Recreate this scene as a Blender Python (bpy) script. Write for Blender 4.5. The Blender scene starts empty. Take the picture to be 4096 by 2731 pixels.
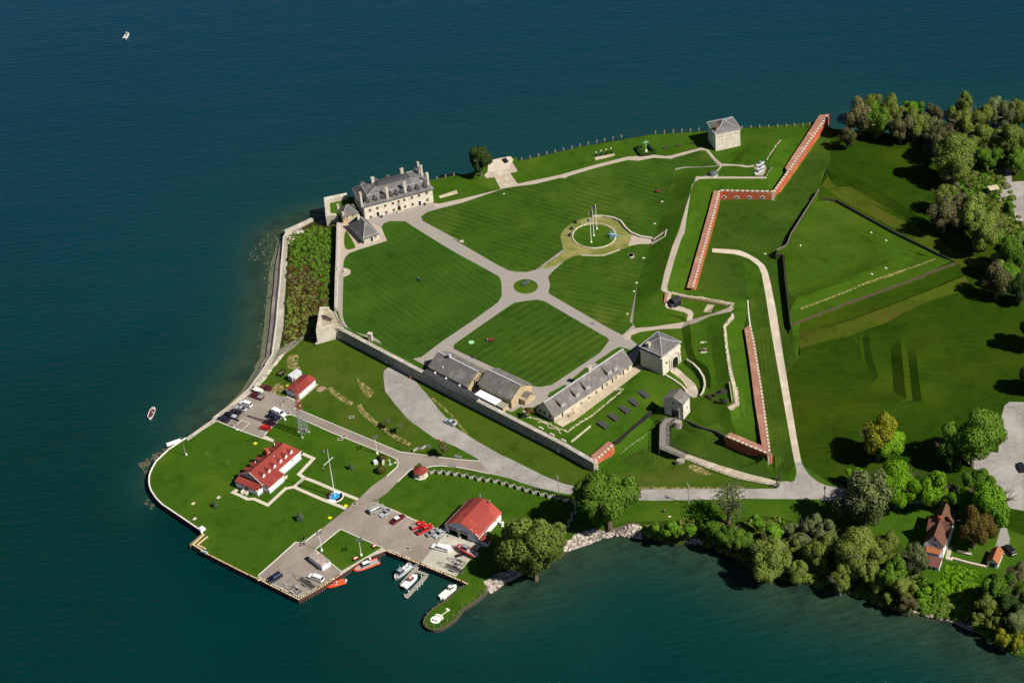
import bpy, bmesh, math, random
import numpy as np
from mathutils import Vector, Matrix, geometry
from mathutils.bvhtree import BVHTree
R = math.radians
sc = bpy.context.scene
col = sc.collection
random.seed(7)
rng = np.random.default_rng(7)

# ------------------------------------------------------------ camera
FPX, PITCH, ROLL = 8800.0, R(36.3), R(5.41)
CAM = np.array([0.0, -635.0, 467.0])
CFW = np.array([0, math.cos(PITCH), -math.sin(PITCH)])
r0 = np.array([1.0, 0, 0]); u0 = np.cross(r0, CFW)
CRT = r0*math.cos(ROLL) - u0*math.sin(ROLL); CUP = np.cross(CRT, CFW)
cd = bpy.data.cameras.new("camera"); cam = bpy.data.objects.new("camera", cd); col.objects.link(cam)
cd.sensor_width = 36; cd.lens = 36*FPX/4096; cd.clip_start = 5; cd.clip_end = 6000
cam.matrix_world = Matrix(((CRT[0], CUP[0], -CFW[0], CAM[0]), (CRT[1], CUP[1], -CFW[1], CAM[1]), (CRT[2], CUP[2], -CFW[2], CAM[2]), (0, 0, 0, 1)))
sc.camera = cam
# ------------------------------------------------------------ sky, sun, exposure
SUN_EL, SUN_AZ = R(45), R(-33.5)          # azimuth counter-clockwise from +x
w = bpy.data.worlds.new("World"); sc.world = w; w.use_nodes = True
nt = w.node_tree; bg = nt.nodes['Background']
sky = nt.nodes.new('ShaderNodeTexSky'); sky.sky_type = 'NISHITA'; sky.sun_disc = False
sky.air_density = .55; sky.dust_density = .3; sky.sun_elevation = SUN_EL; sky.sun_rotation = math.pi/2 - SUN_AZ
nt.links.new(sky.outputs[0], bg.inputs[0]); bg.inputs[1].default_value = 0.05
sl = bpy.data.lights.new("sun", 'SUN'); sl.energy = 5.0; sl.angle = R(0.5); sl.color = (1.0, 0.94, 0.84)
so = bpy.data.objects.new("sun", sl); col.objects.link(so)
sd = Vector((math.cos(SUN_EL)*math.cos(SUN_AZ), math.cos(SUN_EL)*math.sin(SUN_AZ), math.sin(SUN_EL)))
so.rotation_euler = sd.to_track_quat('Z', 'Y').to_euler(); so.location = (200, -200, 300)
sc.view_settings.view_transform = 'Standard'; sc.view_settings.look = 'None'
sc.view_settings.exposure = 0.32; sc.view_settings.gamma = 1.0
sc.render.resolution_x = 1024; sc.render.resolution_y = 682

# ------------------------------------------------------------ geometry of sight lines (survey of the photograph)
CR = {'A': (1200, 550), 'B': (1900, 550), 'C': (2600, 400), 'D': (3296, 350), 'E': (900, 1050), 'F': (1700, 950),
      'G': (2400, 850), 'H': (3196, 800), 'I': (500, 1650), 'J': (850, 1400), 'K': (1600, 1300), 'L': (2300, 1250),
      'M': (900, 2050, 600/2352), 'N': (1400, 1950, 700/2350), 'O': (3500, 1900, 596/2352), 'P': (3296, 1300),
      'Q': (2300, 1700), 'R': (1500, 1700), 'S': (3000, 1750), 'T': (3296, 2198), 'U': (2500, 2050), 'V': (1600, 2080),
      'W': (3496, 900, 600/2352), 'X': (2900, 900), 'a': (2040, 1960, 340/2349), 'b': (1200, 1850, 500/2352),
      'c': (720, 2050, 400/2349), 'd': (2040, 1380, 600/2352), 'e': (1000, 820, 400/2349), 'Z': (0, 0, 4096/2352)}
def pp(s):
    """'A 10,20 30,40 B 5,6' -> list of sight points in photograph coordinates"""
    out = []; o = CR['Z']
    for t in s.split():
        if ',' in t:
            a = t.split(','); k = o[2] if len(o) > 2 else 800/2352
            out.append((o[0]+float(a[0])*k, o[1]+float(a[1])*k))
        else: o = CR[t]
    return out
def p1(s): return pp(s)[0]
def ray(p): return CRT*(p[0]-2048) + CUP*(1365.5-p[1]) + CFW*FPX
def G(p, z=0.0):
    if isinstance(p, str): p = p1(p)
    d = ray(p); t = (z-CAM[2])/d[2]; P = CAM+d*t
    return Vector((P[0], P[1], z))
def proj(P):
    v = np.array(P)-CAM; z = v@CFW
    return (2048+FPX*(v@CRT)/z, 1365.5-FPX*(v@CUP)/z)
def h_at(base, p):
    """height above base (a Vector) whose sight row is p's"""
    if isinstance(p, str): p = p1(p)
    lo, hi = 0.0, 60.0
    for _ in range(40):
        m = (lo+hi)/2
        if proj((base[0], base[1], base[2]+m))[1] > p[1]: lo = m
        else: hi = m
    return lo

# ------------------------------------------------------------ materials
MATS = {}
def _new(name):
    m = bpy.data.materials.new(name); m.use_nodes = True; MATS[name] = m
    n = m.node_tree.nodes; b = n['Principled BSDF']; return m, m.node_tree, n, b
def _noise(nt, scale, detail=3, vec=None, rough=.6):
    n = nt.nodes.new('ShaderNodeTexNoise'); n.inputs['Scale'].default_value = scale; n.inputs['Detail'].default_value = detail
    n.inputs['Roughness'].default_value = rough
    if vec is not None: nt.links.new(vec, n.inputs['Vector'])
    return n
def _obj(nt):
    t = nt.nodes.new('ShaderNodeTexCoord'); return t.outputs['Object']
def _mix(nt, a, b, f, mode='MIX'):
    m = nt.nodes.new('ShaderNodeMix'); m.data_type = 'RGBA'; m.blend_type = mode
    for s, v in ((6, a), (7, b)):
        if hasattr(v, 'is_output'): nt.links.new(v, m.inputs[s])
        else: m.inputs[s].default_value = (*v, 1)
    if hasattr(f, 'is_output'): nt.links.new(f, m.inputs[0])
    else: m.inputs[0].default_value = f
    return m.outputs[2]
def _ramp(nt, f, a, b):
    m = nt.nodes.new('ShaderNodeMapRange'); m.inputs[1].default_value = a; m.inputs[2].default_value = b
    nt.links.new(f, m.inputs[0]); return m.outputs[0]
def mat(name, c1, c2=None, scale=1.5, rough=.85, metal=0, bump=0, c3=None, s3=.12, t3=(.5, .65), spec=.3, crack=None):
    """surface colour c1 varied to c2 by fine noise and to c3 in broad patches"""
    if name in MATS: return MATS[name]
    m, nt, n, b = _new(name)
    b.inputs['Roughness'].default_value = rough; b.inputs['Metallic'].default_value = metal
    b.inputs['Specular IOR Level'].default_value = spec
    if c2 is None:
        b.inputs['Base Color'].default_value = (*c1, 1); return m
    v = _obj(nt); ns = _noise(nt, scale, 5, v); c = _mix(nt, c1, c2, _ramp(nt, ns.outputs[0], .35, .65))
    if c3 is not None:
        n3 = _noise(nt, s3, 4, v); c = _mix(nt, c, c3, _ramp(nt, n3.outputs[0], *t3))
    if crack:
        vo = nt.nodes.new('ShaderNodeTexVoronoi'); vo.feature = 'DISTANCE_TO_EDGE'; vo.inputs['Scale'].default_value = crack[0]
        nt.links.new(_mix(nt, v, _noise(nt, .6, 3, v).outputs['Color'], 1.0, 'ADD'), vo.inputs['Vector'])
        k = _mix(nt, tuple(x*.45 for x in c1), c, _ramp(nt, vo.outputs['Distance'], .0, crack[1])); c = _mix(nt, c, k, _ramp(nt, _noise(nt, .05, 3, v).outputs[0], .42, .6))
    nt.links.new(c, b.inputs['Base Color'])
    if bump:
        bp = nt.nodes.new('ShaderNodeBump'); bp.inputs['Strength'].default_value = 1; bp.inputs['Distance'].default_value = bump
        nt.links.new(ns.outputs[0], bp.inputs['Height']); nt.links.new(bp.outputs[0], b.inputs['Normal'])
    return m
def grass(name, c1, c2, c3=None, t3=(.5, .7), s3=.05, stripe=None, amp=.25, dry=None, tdry=(.6, .68), sdry=.3, rings=None):
    """mown grass: fine blades, broad patches, mowing stripes (angle, width), dry patches"""
    K_ = (.82, .86, .6) if name not in ('grass_field',) else (.80, .80, .45)
    c1, c2 = tuple(a*k for a, k in zip(c1, K_)), tuple(a*k for a, k in zip(c2, K_)); c3 = c3 and tuple(a*k for a, k in zip(c3, K_))
    m, nt, n, b = _new(name)
    b.inputs['Roughness'].default_value = .95; b.inputs['Specular IOR Level'].default_value = .03
    v = _obj(nt)
    ns = _noise(nt, 1.1, 8, v, .75); c = _mix(nt, c1, c2, _ramp(nt, ns.outputs[0], .3, .7))
    n4 = _noise(nt, .22, 5, v, .6)
    c = _mix(nt, c, tuple(x*.62 for x in c1), _ramp(nt, n4.outputs[0], .5, .85))
    if c3 is not None:
        n3 = _noise(nt, s3, 4, v); c = _mix(nt, c, c3, _ramp(nt, n3.outputs[0], *t3))
    for st in ([stripe] if stripe and not isinstance(stripe[0], tuple) else (stripe or [])):
        mp = nt.nodes.new('ShaderNodeMapping'); mp.inputs['Rotation'].default_value = (0, 0, -st[0]); nt.links.new(v, mp.inputs[0])
        wv = nt.nodes.new('ShaderNodeTexWave'); wv.wave_type = 'BANDS'; wv.bands_direction = 'X'
        wv.inputs['Scale'].default_value = math.pi/10/st[1]; wv.inputs['Distortion'].default_value = 1.2
        wv.inputs['Detail'].default_value = 2; wv.inputs['Detail Scale'].default_value = .35
        nt.links.new(mp.outputs[0], wv.inputs['Vector'])
        nn = _noise(nt, .09, 3, v)
        k = nt.nodes.new('ShaderNodeMath'); k.operation = 'MULTIPLY'
        nt.links.new(wv.outputs['Fac'], k.inputs[0]); nt.links.new(_ramp(nt, nn.outputs[0], .36, .62), k.inputs[1])
        k2 = nt.nodes.new('ShaderNodeMath'); k2.operation = 'MULTIPLY'; k2.inputs[1].default_value = st[2] if len(st) > 2 else amp
        nt.links.new(k.outputs[0], k2.inputs[0])
        c = _mix(nt, c, tuple(x*.45 for x in c1), k2.outputs[0])
    if dry is not None:
        nd = _noise(nt, sdry, 6, v, .7); c = _mix(nt, c, dry, _ramp(nt, nd.outputs[0], *tdry))
    nt.links.new(c, b.inputs['Base Color'])
    bp = nt.nodes.new('ShaderNodeBump'); bp.inputs['Distance'].default_value = .12
    nt.links.new(ns.outputs[0], bp.inputs['Height']); nt.links.new(bp.outputs[0], b.inputs['Normal'])
    return m
def leafmat(name, c1, c2, tr=.25):
    """foliage: every leaf clump its own tint between c1 and c2"""
    m, nt, n, b = _new(name); g = nt.nodes.new('ShaderNodeNewGeometry')
    oi = nt.nodes.new('ShaderNodeObjectInfo')
    c = _mix(nt, c1, c2, g.outputs['Random Per Island'])
    v = _obj(nt); ns = _noise(nt, .5, 3, v); c = _mix(nt, c, tuple(x*.8 for x in c1), _ramp(nt, ns.outputs[0], .45, .65))
    c = _mix(nt, c, tuple(min(1, x*1.35) for x in c2), _ramp(nt, oi.outputs['Random'], .3, 1.6))
    nt.links.new(c, b.inputs['Base Color']); b.inputs['Roughness'].default_value = .8; b.inputs['Specular IOR Level'].default_value = .15
    t = nt.nodes.new('ShaderNodeBsdfTranslucent'); nt.links.new(c, t.inputs[0])
    mx = nt.nodes.new('ShaderNodeMixShader'); mx.inputs[0].default_value = tr
    out = [q for q in n if q.type == 'OUTPUT_MATERIAL'][0]
    nt.links.new(b.outputs[0], mx.inputs[1]); nt.links.new(t.outputs[0], mx.inputs[2]); nt.links.new(mx.outputs[0], out.inputs[0])
    return m

# ------------------------------------------------------------ mesh builder
class MB:
    def __init__(s): s.v = []; s.f = []; s.m = []; s.T = Matrix.Identity(4)
    def add(s, vs, fs, mi=0):
        o = len(s.v); s.v += [tuple(s.T @ Vector(p)) for p in vs]
        s.f += [tuple(i+o for i in q) for q in fs]; s.m += [mi]*len(fs); return s
    def box(s, x0, x1, y0, y1, z0, z1, mi=0, bev=0, rot=None):
        c = [(x0, y0), (x1, y0), (x1, y1), (x0, y1)]
        if bev:
            cx, cy = (x0+x1)/2, (y0+y1)/2
            t = [(cx+(a-cx)*(1-bev/abs(x1-x0)*2), cy+(b-cy)*(1-bev/abs(y1-y0)*2)) for a, b in c]
            lv = [(c, z0), (c, z1-bev), (t, z1)]
        else: lv = [(c, z0), (c, z1)]
        vs = [(x, y, z) for cc, z in lv for x, y in cc]
        fs = [(3, 2, 1, 0)]
        for k in range(len(lv)-1):
            for i in range(4): fs.append((4*k+i, 4*k+(i+1) % 4, 4*k+4+(i+1) % 4, 4*k+4+i))
        n = 4*(len(lv)-1); fs.append((n, n+1, n+2, n+3))
        if rot: vs = [tuple(rot @ Vector(p)) for p in vs]
        return s.add(vs, fs, mi)
    def loft(s, rings, mi=0, cap=True):
        n = len(rings[0]); vs = [p for r in rings for p in r]; fs = []
        for k in range(len(rings)-1):
            for i in range(n): fs.append((n*k+i, n*k+(i+1) % n, n*k+n+(i+1) % n, n*k+n+i))
        if cap: fs.append(tuple(range(n-1, -1, -1))); fs.append(tuple(range(n*(len(rings)-1), n*len(rings))))
        return s.add(vs, fs, mi)
    def cyl(s, a, b, r, r2=None, n=8, mi=0):
        a, b = Vector(a), Vector(b); d = (b-a).normalized(); r2 = r if r2 is None else r2
        x = d.orthogonal().normalized(); y = d.cross(x)
        return s.loft([[a+(x*math.cos(t)+y*math.sin(t))*r for t in [2*math.pi*i/n for i in range(n)]],
                       [b+(x*math.cos(t)+y*math.sin(t))*r2 for t in [2*math.pi*i/n for i in range(n)]]], mi)
    def beam(s, a, b, w_, h, mi=0):
        a, b = Vector(a), Vector(b); d = (b-a).normalized()
        x = d.cross(Vector((0, 0, 1)))
        x = Vector((1, 0, 0)) if x.length < 1e-4 else x.normalized()
        y = x.cross(d); q = lambda p: [p-x*w_/2-y*h/2, p+x*w_/2-y*h/2, p+x*w_/2+y*h/2, p-x*w_/2+y*h/2]
        return s.loft([q(a), q(b)], mi)
    def ball(s, c, rx, ry, rz, n=10, m=6, mi=0):
        c = Vector(c); rings = []
        for k in range(1, m):
            t = math.pi*k/m
            rings.append([c+Vector((rx*math.sin(t)*math.cos(a), ry*math.sin(t)*math.sin(a), -rz*math.cos(t))) for a in [2*math.pi*i/n for i in range(n)]])
        return s.loft(rings, mi)
    def prism(s, poly, z0, z1, mi=0):
        n = len(poly); ar = sum(poly[i][0]*poly[(i+1) % n][1]-poly[(i+1) % n][0]*poly[i][1] for i in range(n))
        if ar < 0: poly = poly[::-1]
        f0 = z0 if callable(z0) else (lambda x, y: z0); f1 = z1 if callable(z1) else (lambda x, y: z1)
        return s.loft([[(x, y, f0(x, y)) for x, y in poly], [(x, y, f1(x, y)) for x, y in poly]], mi)
    def obj(s, name, mats, parent=None, smooth=False, loc=None, **tg):
        me = bpy.data.meshes.new(name); me.from_pydata(s.v, [], s.f); me.validate()
        for q in (mats if isinstance(mats, (list, tuple)) else [mats]): me.materials.append(q)
        if len(me.polygons) == len(s.m): me.polygons.foreach_set('material_index', s.m)
        if smooth: me.polygons.foreach_set('use_smooth', [True]*len(me.polygons))
        me.update(); o = bpy.data.objects.new(name, me); col.objects.link(o)
        if parent is not None: o.parent = parent
        if loc is not None: o.location = loc
        for k, v in tg.items(): o[k] = v
        return o
def thing(name, label, cat, loc=(0, 0, 0), rz=0, group=None):
    o = bpy.data.objects.new(name, None); col.objects.link(o); o.empty_display_size = .5
    o.location = loc; o.rotation_euler = (0, 0, rz); o['label'] = label; o['category'] = cat
    if group: o['group'] = group
    return o
def tag(o, label, cat, group=None):
    o['label'] = label; o['category'] = cat
    if group: o['group'] = group
    return o
KIDS = {}
def copy_tree(o, parent=None):
    c = o.copy(); col.objects.link(c); c.parent = parent
    for ch in list(o.children): copy_tree(ch, c)
    return c
def rep(o, loc, rz, label, group=None, scale=None):
    c = copy_tree(o); c.location = loc; c.rotation_euler = (0, 0, rz); c['label'] = label
    if group: c['group'] = group
    if scale: c.scale = scale if not isinstance(scale, (int, float)) else (scale,)*3
    return c
def off(poly, d, closed=False):
    """offset an open or closed polyline sideways (left of travel is positive)"""
    n = len(poly); out = []
    for i in range(n):
        a = poly[i-1] if (i > 0 or closed) else None; b = poly[i]; c = poly[(i+1) % n] if (i < n-1 or closed) else None
        e = []
        if a is not None: t = (Vector(b[:2])-Vector(a[:2])).normalized(); e.append(Vector((-t.y, t.x)))
        if c is not None: t = (Vector(c[:2])-Vector(b[:2])).normalized(); e.append(Vector((-t.y, t.x)))
        m = sum(e, Vector((0, 0))).normalized(); k = d/max(.35, m.dot(e[0]))
        out.append((b[0]+m.x*k, b[1]+m.y*k))
    return out
def dens(pts, step):
    out = [pts[0]]
    for a, b in zip(pts, pts[1:]):
        L = math.dist(a[:2], b[:2]); n = max(1, int(L/step))
        for k in range(1, n+1): out.append(tuple(a[j]+(b[j]-a[j])*k/n for j in range(len(a))))
    return out
# ------------------------------------------------------------ terrain survey: break lines with their heights
def chain(spec):
    """[(z, 'sight points'), ...] -> world polyline; z may be a list spread along the points"""
    out = []
    for z, s in spec:
        ps = pp(s) if isinstance(s, str) else s
        for i, p in enumerate(ps):
            if isinstance(z, (list, tuple)):
                t = i/max(1, len(ps)-1)*(len(z)-1); k = min(int(t), len(z)-2) if len(z) > 1 else 0
                zz = z[k]+(z[min(k+1, len(z)-1)]-z[k])*(t-k)
            else: zz = z
            out.append(tuple(G(p, zz)))
    return out
COAST = chain([
    (5.5, 'Z 2900,345 2352,322 2127,312 2000,302 1912,296'), (6.2, 'C 1985,245 1900,270 1040,335 650,368 0,410'),
    (6.3, 'B 1240,112 840,205 550,272'), (6.4, 'B 500,272 500,240 400,222 170,270 100,340'), (6.5, 'A 2000,420 1700,470 1520,505'),
    (6.6, 'A 1400,520 1000,600 625,700 545,697 283,752'), ([5.5, 3.2], 'A 291,900 303,1050'),
    (2.1, 'e 1490,380 820,665 800,740 780,1150 750,1568 E 665,200 640,440 620,700 570,1080 490,1200'),
    (2.0, 'J 640,185 440,455 200,665 0,808 I 1150,8 720,305'), (1.8, 'I 520,435 370,575 300,700 285,800 310,920 440,1080 870,1370 915,1425'),
    (1.8, 'c 540,490 260,750 500,895 1100,1200 1830,1560 M 500,1030 1155,1355 1810,960 N 200,945 470,842 900,1010 1580,1290'),
    (1.2, 'V 740,778 620,860 560,935 460,990 385,1040 330,1100 295,1150 282,1190 310,1250 400,1285 470,1275 520,1255 580,1215 640,1170 700,1100 740,1040 810,1000 880,960 960,895 1020,835'),
    (.3, 'V 1070,830 1250,740 1400,650 1500,600 1700,540 1900,420 1990,350 2150,300 2352,232'),
    (.3, 'Q 0,1420 140,1400 280,1340 480,1290 700,1330 760,1330 U 350,300 580,370 780,375 900,375 1060,405 1250,480 1330,560 1560,700 1800,770 2100,820 2352,920'),
    (.3, 'T 0,470 300,520 500,560 650,630 900,720 1050,770 1200,780 1500,840 1700,925 1900,1010 2050,1150 2352,1280'),
    (.3, 'Z 2500,1600 2900,1750')])
AX = lambda p, z: tuple(G(p, z))
# walls whose footprints the ground follows
RW_OUT = chain([([3.2, 3.6, 3.9, 4.1], 'E 1300,872 K 600,850 R 2200,342 Q 225,556')])
RW_IN = [(x, y, 6.6) for x, y in off(RW_OUT, 1.45)]
WW_IN = chain([(6.7, 'e 2110,470 2100,1000 2082,1568 E 1332,200 1325,560')])
WW_OUT = [(x, y, 4.6) for x, y in off(WW_IN, -1.45)]
BAST = [AX(p, 9.3) for p in pp('E 1068,800 1115,520 1225,518 1260,548 1292,540 1400,755 1290,738')]
BTOP = 9.2
def wallline(s, z=BTOP): return [tuple(G(p, z)) for p in pp(s)]
EW_OUT = wallline('Q 2302,355 L 2290,1567 2200,900 2110,340 2068,150 2050,0 G 1748,1030')
SF_OUT = wallline('Q 2302,355 1762,128')
CW_OUT = wallline('C 826,1068 G 1345,20 1100,890')
CU_OUT = wallline('C 826,1068 1462,1082')
NE_OUT = wallline('C 1462,1082 2106,168')
WB_OUT = wallline('Q 236,428 460,226', 8.2)
def base(l, z, d=0): 
    q = off(l, d) if d else l
    return [(p[0], p[1], z) for p in q]
ISL = chain([(7.3, 'X 595,340 683,345 700,600 725,800 748,1000 772,1185')]); ISU = chain([(7.3, 'X 600,290 722,228 C 1655,1567 1985,1045')])
ISN = chain([(6.9, 'H 150,-30 440,0 1100,365 1845,730')]); ISS = chain([(6.9, 'H 1845,738 1500,860 X 2345,590 1500,895 772,1170')])
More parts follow.
